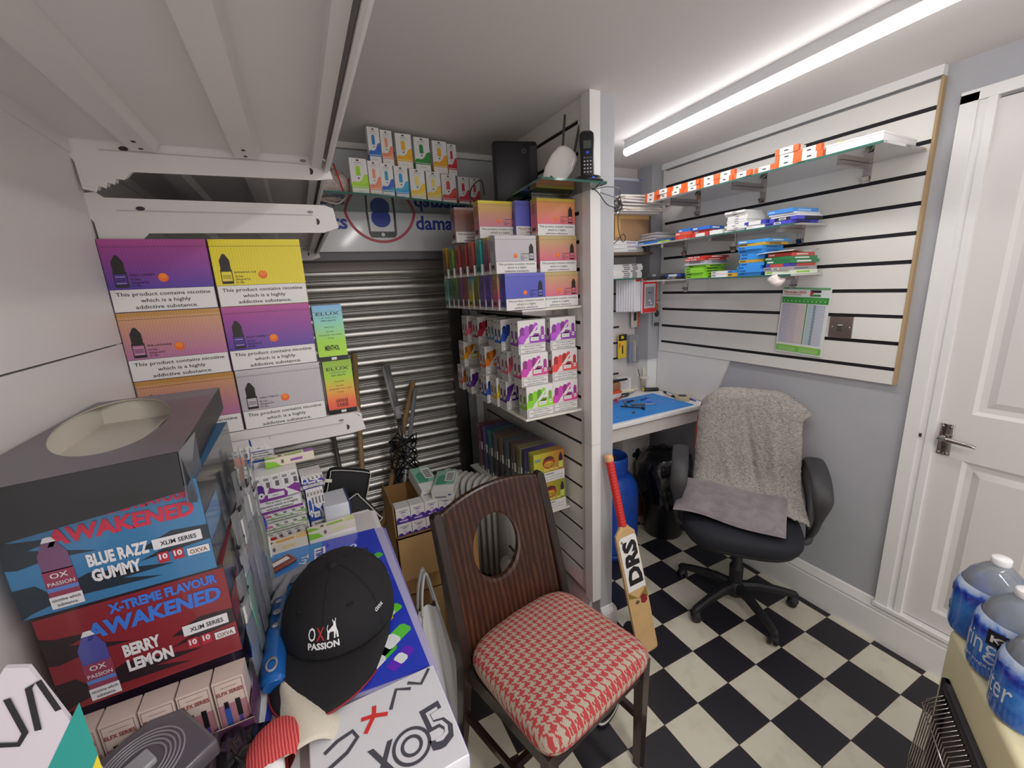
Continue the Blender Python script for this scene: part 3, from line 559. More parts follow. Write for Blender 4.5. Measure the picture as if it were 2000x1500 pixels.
# ------------------------------------------------------------------ small pod boxes on the high glass shelf
def pod_box(c, c2, w, h=.134, d=.026):
    mb = MB(); mb.box(-w / 2, -d / 2, 0, w / 2, d / 2, h, CARD_W); F = front(w, d, h); A = mat(c, .35); B = mat(c2, .35)
    mb.rect(F, w * .4, h * .92, w * .56, h * .965, mat('#55504e'), 2); mb.text(F, 'LOST MARY', w * .48, h * .87, h * .022, INK, 2, wd=w * .42, bold=.01); mb.rect(F, w * .2, h * .825, w * .8, h * .829, mat('#77716e'), 2)
    mb.poly([(0, h * .3), (w * .1, h * .36), (w * .45, h * .35), (w * .62, h * .42), (w * .76, h * .54), (w * .9, h * .58), (w, h * .57), (w, h * .19), (0, h * .19)], F, B, 1); mb.poly([(w * .0, h * .22), (w * .6, h * .28), (w, h * .36), (w, h * .19), (0, h * .19)], F, A, 2)
    mb.poly([(w * .32, h * .52), (w * .32, h * .74), (w * .38, h * .79), (w * .52, h * .79), (w * .58, h * .74), (w * .58, h * .52)], F, A, 3); mb.poly([(w * .3, h * .53), (w * .6, h * .53), (w * .58, h * .43), (w * .5, h * .39), (w * .4, h * .39), (w * .32, h * .43)], F, CARD_W, 3); mb.ell(F, w * .45, h * .46, w * .05, w * .05, INK, 4, n=8)
    mb.rect(F, w * .05, h * .05, w * .95, h * .19, CARD_W, 3); mb.text(F, 'ICE', w * .5, h * .1, h * .03, A, 4, wd=w * .34, bold=0); mb.frame(F, w * .02, h * .01, w * .98, h * .2, .0007, B, 4); mb.rect(F, 0, h * .22, w, h * .235, CARD_W, 5)
    for Fs in (left(w, d, h), right(w, d, h)): mb.rect(Fs, 0, h * .05, d, h * .24, B, 2)
    return mb
gq = 'small pod boxes on the high glass shelf'
bot = [('lime green', '#a4dc2a', '#b2e03a', .289, 1.873, .066), ('peach', '#f2a27a', '#f08f72', .352, 1.895, .048), ('royal blue', '#3fa0c0', '#3f62c8', .406, 1.917, .052), ('sky blue', '#2f9ae0', '#45b0d8', .47, 1.94, .058), ('pale yellow', '#f2dc62', '#f4ce3a', .547, 1.965, .066), ('golden yellow', '#eedc6a', '#f4c838', .627, 1.99, .066), ('coral red', '#d84a50', '#e8554e', .708, 2.018, .07), ('raspberry', '#cf3f5a', '#e04a5c', .79, 2.04, .056), ('rose red', '#d0405a', '#e4506a', .85, 2.045, .052)]
for nm, a, b, x, y, w in bot: K.put('pb' + nm, 'pod_box', lambda: pod_box(a, b, w), nm + ' and white pod box in the bottom row on the glass shelf', 'box', (x, y + .013, 2.0225), .1 if x < .5 else .02, gq)
tp = [('blue', '#2f86c8', '#3a6ad0', .37, 1.925, .048), ('peach', '#f0a27c', '#ee8e72', .425, 1.945, .048), ('yellow', '#f0b82a', '#f4b428', .5, 1.962, .068), ('dark green', '#2f8a3f', '#37963c', .585, 1.985, .07), ('amber', '#eab02a', '#f2ae26', .672, 2.006, .068), ('red', '#c8303f', '#d63440', .738, 2.03, .045)]
for nm, a, b, x, y, w in tp: K.put('pt' + nm, 'pod_box', lambda: pod_box(a, b, w), nm + ' and white pod box in the upper row on the glass shelf', 'box', (x, y + .013, 2.1568), .1 if x < .5 else .06, gq)

# ================================================================== GLASS SHELVES AND STOCK ON THE RIGHT WALL
gg = 'glass shelves on the right slatted wall'
glass_shelf('long top glass shelf on the right wall under the orange boxes', [(1.80, .812), (1.80, 1.90), (2.105, 1.90), (2.105, .812)], 2.05, gg, [(2.108, 1.88, 1.80), (2.108, 1.88, 1.42), (2.108, 1.9, .99)])
glass_shelf('middle glass shelf on the right wall under the white and blue stacks', [(1.87, 1.115), (1.87, 2.05), (2.105, 2.05), (2.105, 1.115)], 1.838, gg, [(2.108, 1.92, 1.88), (2.108, 1.92, 1.56), (2.108, 1.93, 1.22)])
glass_shelf('lowest glass shelf on the right wall under the green and blue stacks', [(1.87, 1.11), (1.87, 2.0), (2.105, 2.0), (2.105, 1.11)], 1.632, gg, [(2.108, 1.92, 1.86), (2.108, 1.93, 1.23)])
def small_box(w, d, h, c, c2=None, band=None, lab=True):
    """flat stock box lying down: coloured ends, label with dark print on the long side facing the room (-X)"""
    mb = MB(); mb.box(-d / 2, -w / 2, 0, d / 2, w / 2, h, mat(c, .4, coat=.1)); F = fr((-d / 2, w / 2, 0), (0, -1, 0), (0, 0, 1)); Fe = fr((-d / 2, -w / 2, 0), (1, 0, 0), (0, 0, 1))
    if c2: mb.rect(F, 0, 0, w * .2, h, mat(c2, .4)); mb.rect(F, w * .78, 0, w, h, mat(c2, .4)); mb.rect(Fe, 0, 0, d * .3, h, mat(c2, .4)); mb.rect(fr((-d / 2, -w / 2, h), (1, 0, 0), (0, 1, 0)), 0, 0, d, w * .2, mat(c2, .4))
    if lab: mb.rect(F, w * .36, h * .22, w * .62, h * .8, CARD_W, 2); mb.rect(F, w * .4, h * .38, w * .58, h * .62, mat('#3a3a3e'), 3)
    if band: mb.rect(F, w * .05, h * .3, w * .3, h * .7, mat(band, .4), 2); mb.rect(Fe, d * .2, h * .3, d * .7, h * .7, mat(band, .4), 2)
    return mb
def sb(key, lab, x, y, z, args, rz=0, g=None, name='stock_box'): return K.put(key, name, lambda: small_box(*args), lab, 'box', (x, y, z), rz, g)
go = 'orange and white battery boxes on the top glass shelf'; OA = (.086, .055, .0225, '#efe6e0', '#f0652a'); r2 = random.Random(3)
seq = [(1.835, 1.86, 2), (1.83, 1.765, 2), (1.825, 1.675, 2), (1.83, 1.585, 2), (1.835, 1.495, 2), (1.832, 1.405, 2), (1.828, 1.315, 1), (1.835, 1.225, 1), (1.83, 1.135, 3), (1.826, 1.045, 2)]
for i, (x, y, n) in enumerate(seq):
    for k in range(n):
        where = 'at the far end' if i == 0 else ('at the near end beside the big white box' if i == 9 else 'in pile %s from the far end' % ['', 'two', 'three', 'four', 'five', 'six', 'seven', 'eight', 'nine'][i])
        sb('oran', ('single ' if n == 1 else ('bottom ' if k == 0 else ('top ' if k == n - 1 else 'middle '))) + 'orange and white battery box ' + where, x + r2.uniform(-.006, .006), y, 2.0505 + .0227 * k, OA, r2.uniform(-.12, .12), go)
mb = MB(); mb.rbox(-.13, -.085, 0, .13, .085, .03, mat('#efedee', .4), .002); mb.rbox(-.132, -.087, .026, .132, .087, .033, mat('#f5f3f3', .4), .002)
tag(mb.build('flat_box', loc=(1.945, .915, 2.0505), rot=(0, 0, .05)), 'big flat white box at the near end of the top glass shelf', 'box')
def crumple(n, sx, sy, sz, m, seed, base=0.0):
    rr = random.Random(seed); mb = MB(); V = []; P = [(rr.uniform(0, 6), rr.uniform(2, 5), rr.uniform(2, 5)) for _ in range(4)]
    for i in range(n + 1):
        ph = PI * i / n
        for j in range(2 * n):
            th = 2 * PI * j / (2 * n); r = 1 + .18 * sum(math.sin(a + b * th + c * ph) for a, b, c in [(p[0], int(p[1]), p[2]) for p in P]) / 2 + rr.uniform(-.05, .05)
            V.append((sx * r * math.sin(ph) * math.cos(th), sy * r * math.sin(ph) * math.sin(th), max(base, sz * r * (math.cos(ph) + 1) / 2)))
    F = []
    for i in range(n):
        for j in range(2 * n): a = i * 2 * n + j; b = i * 2 * n + (j + 1) % (2 * n); F.append((a, a + 2 * n, b + 2 * n, b))
    mb.add(V, F, m, True); return mb
tag(crumple(8, .06, .045, .03, mat('#d9d6d0', .35), 4).build('plastic_bag', loc=(1.96, .95, 2.084)), 'crumpled clear bag with a yellow label on the big white box', 'bag')
tag(crumple(6, .03, .02, .012, mat('#e6de2e', .5), 5).build('yellow_sticker_pad', loc=(1.87, .97, 2.084)), 'small yellow pad lying on the big white box', 'pad')

def pile(group, what, where, x, y, z, items, jit=.008, rzj=.05, seed=1):
    """pile of flat boxes, listed from the bottom up: (colour name, key, args)"""
    rr = random.Random(seed); n = len(items)
    for k, (nm, a) in enumerate(items):
        pos = 'bottom' if k == 0 else ('top' if k == n - 1 else '%s from the bottom' % ['', 'second', 'third', 'fourth', 'fifth', 'sixth', 'seventh', 'eighth', 'ninth', 'tenth', 'eleventh'][k])
        if n == 1: pos = 'lying alone'
        sb(repr(a), '%s %s, %s, %s' % (nm, what, pos, where), x + rr.uniform(-jit, jit), y + rr.uniform(-jit, jit), z, a, rr.uniform(-rzj, rzj), group); z += a[2] + .0003
g2 = 'boxes stocked on the middle glass shelf'; Z2 = 1.8385; Z3 = 1.6325
pile(g2, 'phone screen sleeve', 'grey pile at the far left end', 1.985, 1.98, Z2 + .014, [('grey', (.13, .17, .008, '#a7a5a6', None, None, False)), ('light grey', (.13, .17, .008, '#c4c1c0', None, None, False)), ('grey', (.13, .16, .008, '#b3b0b0', None, None, False)), ('pale grey', (.13, .17, .008, '#cfcccb', None, None, False)), ('dark grey', (.12, .17, .008, '#8f8d8f', None, None, False)), ('light grey', (.13, .16, .008, '#bdbab9', None, None, False))], seed=2)
pile(g2, 'flat box', 'front of the grey pile', 1.93, 1.955, Z2, [('bright blue', (.15, .08, .013, '#2f7fe0', None, '#e8e8ea', False))])
pile(g2, 'flat box', 'beside the blue box, far end', 1.92, 1.83, Z2, [('lime green', (.08, .07, .008, '#a5d62f', None, None, False)), ('deep blue', (.09, .06, .006, '#2a5fd8', None, None, False))])
pile(g2, 'box', 'red pile, far half', 1.94, 1.70, Z2, [('red', (.1, .12, .017, '#ea5540', '#d8442f', None, False)), ('light red', (.1, .12, .017, '#f0604a', None, '#f5d8d0', False)), ('bright blue', (.075, .1, .018, '#2f85e8', None, '#dfe9f5', False))], seed=4)
pile(g2, 'box', 'red and white pile, far half', 1.945, 1.59, Z2, [('white and red', (.095, .12, .017, '#eceae8', '#d8403a', None, False)), ('red', (.095, .12, .014, '#e2453a', None, '#f0f0f0', False)), ('blue and white', (.1, .11, .016, '#3f78d8', None, '#e8e8ee', False))], seed=5)
pile(g2, 'box', 'low pile beside the tall white stack', 1.95, 1.495, Z2, [('white', (.07, .12, .02, '#ecebe9', None, None, False))])
pile(g2, 'screen box', 'tall white stack', 1.955, 1.40, Z2, [('white', (.1, .13, .0098, '#efeeec', None, None, True))] * 9, seed=6)
pile(g2, 'box', 'pile right of the tall white stack', 1.96, 1.30, Z2, [('white and indigo', (.1, .13, .016, '#f0efed', None, '#d8d6d4', False)), ('white and indigo', (.1, .13, .016, '#f0efed', '#4a48c0', None, False))], seed=7)
pile(g2, 'box', 'near end pile', 1.98, 1.185, Z2, [('indigo and black', (.115, .18, .015, '#4a4ac8', None, '#2a2a30', True)), ('black and indigo', (.115, .18, .014, '#2c2b35', '#5a58d0', None, True)), ('white', (.11, .18, .008, '#e8e8ec', None, None, False)), ('silver', (.115, .17, .008, '#d5d6dc', None, None, False)), ('sky blue', (.11, .17, .016, '#4a92e6', None, '#9cc2ee', False))], seed=8)
g3 = 'boxes stocked on the lowest glass shelf'
pile(g3, 'box', 'far left end', 1.95, 1.91, Z3, [('black', (.1, .1, .018, '#3a383c', None, None, False)), ('charcoal', (.1, .1, .016, '#55535a', None, None, True))], seed=1)
pile(g3, 'box', 'low pile left of the green stack', 1.95, 1.755, Z3, [('black and white', (.11, .12, .014, '#2d2d33', None, '#e6e6e8', True)), ('white and blue', (.1, .12, .012, '#dcdfe6', '#2f4fc0', None, False))], seed=2)
pile(g3, 'box', 'green and red stack', 1.955, 1.60, Z3, [('lime green', (.11, .16, .013, '#96dc3a', None, '#3a5a2a', False))] * 5 + [('pale grey', (.125, .17, .006, '#c9ccd2', None, None, False)), ('grey', (.12, .17, .014, '#8d9199', '#c2c4ca', None, False)), ('red', (.12, .17, .011, '#e04a3a', None, '#f0e0de', True)), ('dark red', (.12, .17, .011, '#c8382f', None, '#f0e0de', True))], seed=3)
pile(g3, 'box', 'in front of the lime boxes', 1.95, 1.475, Z3, [('white', (.085, .12, .016, '#efeeee', None, '#8a8a90', False)), ('white', (.085, .12, .013, '#f3f2f2', None, '#8a8a90', False))], seed=4)
pile(g3, 'box', 'short pile beside the tall blue stack', 1.955, 1.385, Z3, [('golden yellow', (.085, .12, .017, '#e0aa2a', None, '#5a4a20', False)), ('blue', (.095, .13, .011, '#3a94ea', None, '#1f5a9a', False))], seed=5)
BLX = ('bright blue', (.115, .16, .0145, '#3f9bf0', None, '#1c62ac', False)); YLX = ('ochre yellow', (.12, .16, .0125, '#d9ac3f', None, '#6a5420', False))
pile(g3, 'box', 'tall blue stack', 1.96, 1.29, Z3, [BLX] * 5 + [YLX] + [BLX] * 4 + [YLX, ('light blue', (.14, .17, .0135, '#4aa2f2', None, '#dfe8f0', False)), ('light blue', (.14, .17, .0135, '#52a8f5', None, '#dfe8f0', False))][:3][:1] + [], seed=6) if False else None
blue = [BLX] * 4 + [YLX] + [BLX] * 4 + [YLX, ('sky blue', (.14, .17, .0135, '#4aa2f2', None, '#dfe8f0', False))]
pile(g3, 'box', 'tall blue stack', 1.96, 1.305, Z3, blue, seed=6)
pile(g3, 'box', 'mixed stack at the near end', 1.975, 1.175, Z3, [('white and green', (.11, .2, .016, '#e6eede', None, '#8fd03a', False)), ('grey', (.11, .2, .015, '#a8a3a3', None, '#77738a', True)), ('red and indigo', (.1, .18, .013, '#c94f4a', '#4a44b8', None, False)), ('dark green', (.11, .19, .015, '#2f7a4a', None, '#e6ece8', False)), ('green', (.11, .19, .014, '#37864f', None, '#e6ece8', False)), ('red', (.1, .18, .014, '#d5463c', None, '#efd9d6', False))], jit=.006, seed=7)
mb = MB(); V = [[(-.1 + .2 * i / 8, -.08 + .16 * j / 5, .006 * math.sin(i * 1.1) + .012 * (j / 5) ** 2 * (1 if i > 4 else -.4)) for j in range(6)] for i in range(9)]
mb.loft(V, mat('#e6dfd2', .6), close=False); tag(mb.build('paper_sleeve', loc=(1.965, 1.19, 1.727)), 'cream paper sleeve curling on top of the mixed stack', 'paper')
tag(crumple(8, .035, .03, .05, mat('#f1e3e0', .4), 9).build('plastic_bag', loc=(1.885, 1.178, 1.58)), 'small crumpled white and pink bag hanging off the lowest glass shelf', 'bag')

# ------------------------------------------------------------------ timetable sheet and light switch
t = thing('timetable_sheet', 'green and white laminated timetable hanging on the slatted wall', 'poster', (2.1, 1.172, 1.415), 0, rot=(.04, 0, 0))
mb = MB(); F = fr((-.001, .11, -.157), (0, -1, 0), (0, 0, 1)); W_, H_ = .213, .315; mb.box(0, -W_ / 2 + .003, -H_ / 2, .0015, W_ / 2 + .003, H_ / 2, mat('#e8ecea', .25, coat=.4)); mb.build('sheet', parent=t)
mb = MB(); G = mat('#3f9a44', .4); G2 = mat('#7cc24f', .4)
mb.rect(F, .004, .3, W_ - .004, .309, mat('#6aa873'), 2); mb.text(F, 'Ramadan 2025', .06, .282, .011, mat('#d05a4a'), 3, wd=.1, bold=.02); mb.rect(F, .008, .274, .09, .2765, mat('#c47a6a'), 2)
mb.rect(F, .127, .286, .172, .2975, mat('#1d1d22'), 2); mb.rect(F, .127, .279, .172, .286, CARD_W, 2); mb.rect(F, .127, .27, .172, .279, mat('#2f8a45'), 2); mb.poly([(.127, .27), (.143, .284), (.127, .2975)], F, mat('#c8323a'), 3)
mb.rect(F, .004, .236, W_ - .004, .265, G, 2); mb.rect(F, .1, .255, .2, .257, G2, 3)
for k in range(11): mb.ell(F, .014 + .018 * k, .247, .003, .004, mat('#a5d39a'), 3, n=8)
mb.rect(F, .012, .048, .045, .233, mat('#cfcbdc'), 2); mb.rect(F, .045, .048, .08, .233, mat('#dccfd8'), 2); mb.rect(F, .08, .048, .118, .233, mat('#ecdcdc'), 2); mb.rect(F, .128, .048, .165, .233, mat('#cbdde6'), 2); mb.rect(F, .165, .048, .2, .233, mat('#d9dbe8'), 2); mb.rect(F, .119, .048, .123, .235, G, 4)
for k in range(30):
    z = .05 + .0061 * k; mb.rect(F, .008, z, .116, z + .0016, mat('#8f8c96'), 3); mb.rect(F, .128, z, .2, z + .0016, mat('#8a909c'), 3); mb.rect(F, .15, z, .16, z + .003, mat('#3a3c46'), 4)
mb.rect(F, .005, .006, W_ - .005, .034, G2, 2); mb.rect(F, .006, .034, W_ - .01, .037, mat('#b8d86a'), 2)
for k in range(4): mb.rect(F, .015, .011 + .005 * k, .095, .013 + .005 * k, mat('#c5e3a5'), 3); mb.rect(F, .112, .011 + .005 * k, .195, .013 + .005 * k, mat('#c5e3a5'), 3)
mb.build('print', parent=t)
t = thing('light_switch', 'brushed metal light switch on the slatted wall beside the timetable', 'switch', (2.106, 1.014, 1.395)); BR = mat('#8d7b74', .35, .7)
MB().rbox(-.004, -.045, -.045, .002, .045, .045, BR, .002).build('plate', parent=t); MB().rbox(-.009, -.011, -.016, -.003, .011, .016, mat('#5a5350', .3, .3), .002).box(-.0095, -.009, .008, -.0088, .009, .012, CARD_W).build('rocker', parent=t)
for y in (-.033, .033): MB().lathe([(.004, 0), (.003, .0015), (.0001, .002)], CHROME, M=Matrix.Translation((-.004, y, 0)) @ Matrix.Rotation(-PI / 2, 4, 'Y'), n=12).build('screw', parent=t)
tag(MB().box(2.1035, .806, 1.35, 2.1078, .968, 1.441, mat('#f0eee9', .4)).build('blanking_board'), 'plain white blanking board right of the light switch', 'board')

# ================================================================== ALCOVE: DESK AND WHAT STANDS ON IT
t = thing('work_desk', 'white fitted workbench in the alcove with chipped front edge', 'desk', (1.64, 1.93, 0)); DT = mat('#f1f0f0', .35, noise=.04, nscale=30)
MB().rbox(-.483, -.275, .872, .468, .268, .9, DT, .003).build('desktop', parent=t); MB().box(-.483, -.262, .80, .466, -.245, .872, mat('#d9d3cf', .5)).box(-.483, -.2775, .874, .466, -.2745, .8785, mat('#8a7f78', .7)).build('apron', parent=t)
DZ = .9005
t = thing('repair_mat', 'bright blue silicone repair mat on the workbench', 'mat', (1.70, 1.845, DZ)); BM = mat('#2f8fe6', .5)
mb = MB(); mb.rbox(-.31, -.165, 0, .31, .165, .004, BM, .002); mb.build('sheet', parent=t)
mb = MB(); F = fr((-.31, -.165, .004), (1, 0, 0), (0, 1, 0)); D2 = mat('#1f74cc', .5); L2 = mat('#6a8cf0', .5); mb.frame(F, .01, .01, .61, .32, .003, D2, 1); mb.frame(F, .1, .04, .38, .22, .003, D2, 2)
for k in range(4): mb.rect(F, .40 + .05 * k, .26 - .055 * k, .44 + .05 * k, .29 - .055 * k, L2, 2)
mb.ell(F, .45, .19, .022, .016, mat('#2f4fe0'), 2); mb.rect(F, .33, .255, .39, .3, mat('#3a5ae0'), 2); mb.build('compartments', parent=t)
def rod(name, label, cat, p, q, parts, z=DZ, flat=False):
    """slender tool lying along p-q (plan), parts = (from, to, radius, material) as fractions of its length"""
    p = Vector((p[0], p[1], 0)); q = Vector((q[0], q[1], 0)); L_ = (q - p).length; a = math.atan2(q.y - p.y, q.x - p.x); rm = max(x[2] for x in parts)
    t = thing(name, label, cat, (p.x, p.y, z + rm), a)
    for i, (s, e, r, m, nm) in enumerate(parts): MB().tube([(L_ * s, 0, 0), (L_ * (s + (e - s) * .08), 0, 0), (L_ * (e - (e - s) * .08), 0, 0), (L_ * e, 0, 0)], [r * .85, r, r, r * .85], m, 10).build(nm, parent=t)
    return t
BKP = mat('#1e1d22', .4); YEP = mat('#e8c22a', .4); MET = mat('#b5b3b2', .25, .9)
rod('screwdriver', 'large black and yellow screwdriver lying at the back of the desk', 'tool', (1.90, 2.145), (2.09, 2.04), [(0, .5, .003, MET, 'blade'), (.5, .58, .009, YEP, 'collar'), (.56, 1, .0125, BKP, 'handle')])
rod('marker_pen', 'black and white marker pen with green cap beside the masking tape', 'pen', (2.085, 1.99), (2.04, 1.86), [(0, .1, .006, mat('#2fa56a'), 'tip'), (.08, .35, .008, BKP, 'cap'), (.35, .85, .0075, mat('#d5d0dc', .4), 'barrel'), (.85, 1, .008, BKP, 'end_plug')])
rod('ballpoint_pen', 'blue ballpoint pen right of the masking tape', 'pen', (2.085, 1.79), (2.075, 1.72), [(0, .7, .004, mat('#3a3fc8', .3), 'barrel'), (.7, 1, .003, mat('#2a2fa0', .3), 'tip')])
t = thing('masking_tape', 'roll of beige masking tape lying on the desk', 'tape', (2.04, 1.795, DZ)); TP = mat('#cbb994', .6)
MB().lathe([(.026, 0), (.043, 0), (.0435, .002), (.0435, .026), (.043, .028), (.026, .028), (.026, 0)], TP, n=32).build('tape', parent=t); MB().lathe([(.023, .0005), (.026, .0005), (.026, .0285), (.023, .0285), (.023, .0005)], mat('#4a4a58', .6), n=32).build('core', parent=t)
tag(MB().box(-.035, -.025, 0, .035, .025, .001, mat('#e8b8b4', .6)).build('pink_paper_slip', loc=(2.01, 1.90, DZ), rot=(0, 0, .4)), 'pink paper slip beside the marker pen', 'paper')
t = thing('tool_jar', 'clear jar of tweezers and brushes standing in the desk corner', 'jar', (2.04, 2.12, DZ)); CL = glassy('#d8d8d0', .6, .05)
MB().lathe([(.001, .001), (.026, .001), (.03, .08), (.036, .082), (.036, .1), (.033, .1), (.028, .06)], mat('#dad6c6', .35), n=20).build('body', parent=t)
for i, (dx, dy, h, c, r) in enumerate([(-.05, .01, .15, '#4a4548', .003), (-.02, -.01, .16, '#d8d2be', .008), (.0, .02, .19, '#ece6d6', .004), (.035, -.01, .155, '#3a3638', .005), (.05, .0, .15, '#6a6468', .0035), (.01, -.015, .17, '#e0dac8', .006)]):
    MB().tube([(dx * .3, dy * .3, .03), (dx, dy, h)], [r * .8, r], mat(c, .4), 8).build('tool', parent=t)
for nm, lb, p, q, c in (('precision_screwdriver', 'green handled precision screwdriver on the blue mat', (1.66, 1.86), (1.73, 1.975), '#1f6a4a'), ('tweezers', 'brown tweezers pointing right across the blue mat', (1.70, 1.87), (1.83, 1.80), '#6a4f45'), ('precision_screwdriver', 'black precision screwdriver at the back of the blue mat', (1.72, 1.93), (1.82, 1.94), '#1d2026'), ('spudger', 'dark blue spudger at the back right of the blue mat', (1.82, 1.915), (1.93, 1.95), '#2a3f9a')):
    rod(nm, lb, 'tool', p, q, [(0, .55, .0055, mat(c, .4), 'handle'), (.55, 1, .0025, MET, 'tip')], DZ + .0045)
rod('screw_gauge', 'black rod tool with a round end lying near the mat centre', 'tool', (1.62, 1.875), (1.71, 1.765), [(0, .85, .004, BKP, 'shaft'), (.85, 1, .009, BKP, 'knob')], DZ + .0045)
def pliers(label, x, y, rz, c):
    t = thing('pliers', label, 'pliers', (x, y, DZ + .006), rz, 'pliers at the back of the desk')
    for s in (-1, 1): MB().tube([(-.09, .018 * s, 0), (-.05, .02 * s, 0), (-.01, .004 * s, 0), (0, 0, 0)], [.005, .0065, .006, .005], mat(c, .4), 8).build('grip', parent=t)
    MB().tube([(-.005, 0, 0), (.02, 0, 0), (.05, 0, 0)], [.008, .007, .003], MET, 8).build('jaw', parent=t)
pliers('red and black pliers at the back of the desk', 1.80, 2.06, .1, '#8a2a3a'); pliers('black and pink pliers nearest the partition', 1.72, 2.02, .5, '#c03a5a'); pliers('white handled cutters beside the red pliers', 1.66, 2.09, -.2, '#e8e4e4'); pliers('navy handled pliers under the screwdriver', 1.88, 2.09, .25, '#2a2f4a')
t = thing('scissors', 'scissors with white and orange ring handles by the mat', 'scissors', (1.62, 1.985, DZ + .004), .3)
for s in (-1, 1): MB().lathe([(.014, -.003), (.02, -.003), (.02, .003), (.014, .003), (.014, -.003)], mat('#eeece8' if s > 0 else '#d86a4a', .4), c=(-.03, .02 * s, 0), n=18, sx=1.3).build('handle', parent=t); MB().bar((-.01, .008 * s, 0), (.07, -.004 * s, 0), .002, .009, MET).build('blade', parent=t)
tag(MB().tube([(0, 0, 0), (.012, .004, 0)], .006, mat('#6a4a45', .5), 8).build('small_screw_cap', loc=(1.60, 1.745, DZ + .0105)), 'tiny brown cap lying on the front of the blue mat', 'cap')
tag(MB().lathe([(.02, 0), (.045, 0), (.045, .022), (.02, .022), (.02, 0)], mat('#ebe6c8', .5), n=28, sx=1.6).build('cream_tape_roll', loc=(1.90, 2.15, DZ)), 'cream roll of tape lying against the alcove wall', 'tape')
mb = MB(); mb.box(-.05, -.03, 0, .05, .03, .1, CARD_W); F = front(.1, .06, .1)
for k in range(6): mb.rect(F, .015, .03 + .011 * k, .085, .033 + .011 * k, mat('#a09a9a'), 1)
tag(mb.build('white_box', loc=(1.875, 2.155, DZ + .004)), 'upright white box with printed lines behind the tape roll', 'box')
tag(MB().rbox(-.09, -.06, 0, .09, .06, .045, mat('#e9e4e2', .45), .004).box(-.0905, -.0605, .03, .0905, .0605, .046, mat('#e0593a', .5)).build('parts_box', loc=(1.70, 2.12, DZ)), 'white and orange parts box beside the partition', 'box')
tag(MB().rbox(-.08, -.05, 0, .08, .05, .05, mat('#a9744a', .7), .003).build('small_cardboard_box', loc=(1.72, 2.13, DZ + .046)), 'small brown box on top of the white and orange one', 'box')
rod('black_glue_gun_tube', 'black tube tool lying across the small brown box', 'tool', (1.68, 2.10), (1.86, 2.09), [(0, .35, .01, mat('#2a5a9a', .4), 'handle'), (.3, 1, .008, BKP, 'barrel')], DZ + .0965)
# things on the alcove wall
gl2 = 'shelves on the alcove wall'
glass_shelf('small glass shelf on the alcove wall under the white packs', [(1.62, 2.03), (1.99, 2.03), (1.99, 2.19), (1.62, 2.19)], 1.65, gl2, [])
tag(MB().rbox(1.62, 2.0, 1.782, 1.97, 2.195, 1.80, mat('#6a5a4c', .6), .002).build('wood_shelf'), 'brown wooden shelf on the alcove wall', 'shelf')
rr = random.Random(5)
for k in range(7): tag(MB().box(-.12, -.06, 0, .12, .06, .0115, CARD_W).rect(front(.24, .12, .01), .16, .002, .2, .009, mat('#6a6468'), 1).rect(front(.24, .12, .01), .09, .002, .14, .009, mat('#88828a'), 1).build('white_pack', loc=(1.81 + rr.uniform(-.008, .008), 2.11, 1.6505 + .0118 * k), rot=(0, 0, rr.uniform(-.04, .04))), 'white flat pack on the small glass shelf, %s' % ('bottom of the pile', 'second up', 'third up', 'fourth up', 'fifth up', 'sixth up', 'topmost')[k], 'box', 'white packs on the alcove glass shelf')
for k in range(3): tag(MB().box(-.12, -.07, 0, .12, .07, .022, CARD_W).rect(front(.24, .14, .02), .12, .005, .2, .016, mat('#b8b0c4'), 1).build('parcel', loc=(1.81 - .01 * k, 2.11, 1.8005 + .0225 * k), rot=(0, 0, .05 * k)), 'white parcel on the brown shelf, ' + ('bottom', 'middle', 'top')[k], 'parcel', 'parcels on the brown shelf')
KB = mat('#b98f5e', .7, noise=.12, nscale=12)
tag(MB().rbox(-.13, -.07, 0, .13, .07, .14, mat('#a5805f', .7), .002).box(-.131, -.071, .12, .131, .071, .1405, mat('#d2a86c', .6)).box(-.131, -.0715, .02, -.09, -.0702, .12, mat('#c9a05f', .5)).build('cardboard_box', loc=(1.84, 2.11, 1.869)), 'brown cardboard box high on the alcove shelf under the paper pile', 'box')
rr = random.Random(8)
for k in range(12): tag(MB().box(-.15, -.1, 0, .15, .1, .0075, mat(('#ece6e3', '#e2dad8', '#d9c9b5', '#f1eeee')[k % 4], .6)).build('envelope', loc=(1.85 + rr.uniform(-.02, .02), 2.07 + rr.uniform(-.02, .015), 2.0105 + .008 * k), rot=(0, 0, rr.uniform(-.12, .12))), 'pale envelope in the pile on the high cardboard box, layer %s' % ['one, lowest', 'two', 'three', 'four', 'five', 'six', 'seven', 'eight', 'nine', 'ten', 'eleven', 'twelve, topmost'][k], 'envelope', 'envelopes piled in the alcove')
t = thing('framed_panel', 'grey panel in a pale frame standing on top of the envelopes', 'frame', (1.86, 2.17, 2.11))
MB().box(-.19, -.004, 0, .18, .004, .13, mat('#8f8f9c', .4)).build('panel', parent=t); F = fr((-.19, -.0045, 0), (1, 0, 0), (0, 0, 1)); mb = MB(); mb.frame(F, 0, 0, .375, .135, .014, mat('#d5dde8', .4), 2); mb.rect(F, .33, .123, .37, .133, mat('#5a7ac8'), 4); mb.build('frame', parent=t)
def hang_pack(name, label, x, y, z, w, h, c, draw, g=None, rz=0):
    t = thing(name, label, 'packet', (x, y, z), rz, g); mb = MB(); mb.rbox(-w / 2, -.0055, -h, w / 2, .005, 0, mat(c, .3, coat=.4), .003); F = fr((-w / 2, -.0062, -h), (1, 0, 0), (0, 0, 1)); draw(mb, F, w, h); mb.build('card', parent=t)
    (g is None or 'front in' in label) and MB().tube([(0, .12 if g else .02, .006), (0, .01, .006), (0, -.03, .003), (0, -.035, .01)], .0018, CHROME, 6).build('hook', parent=t); return t
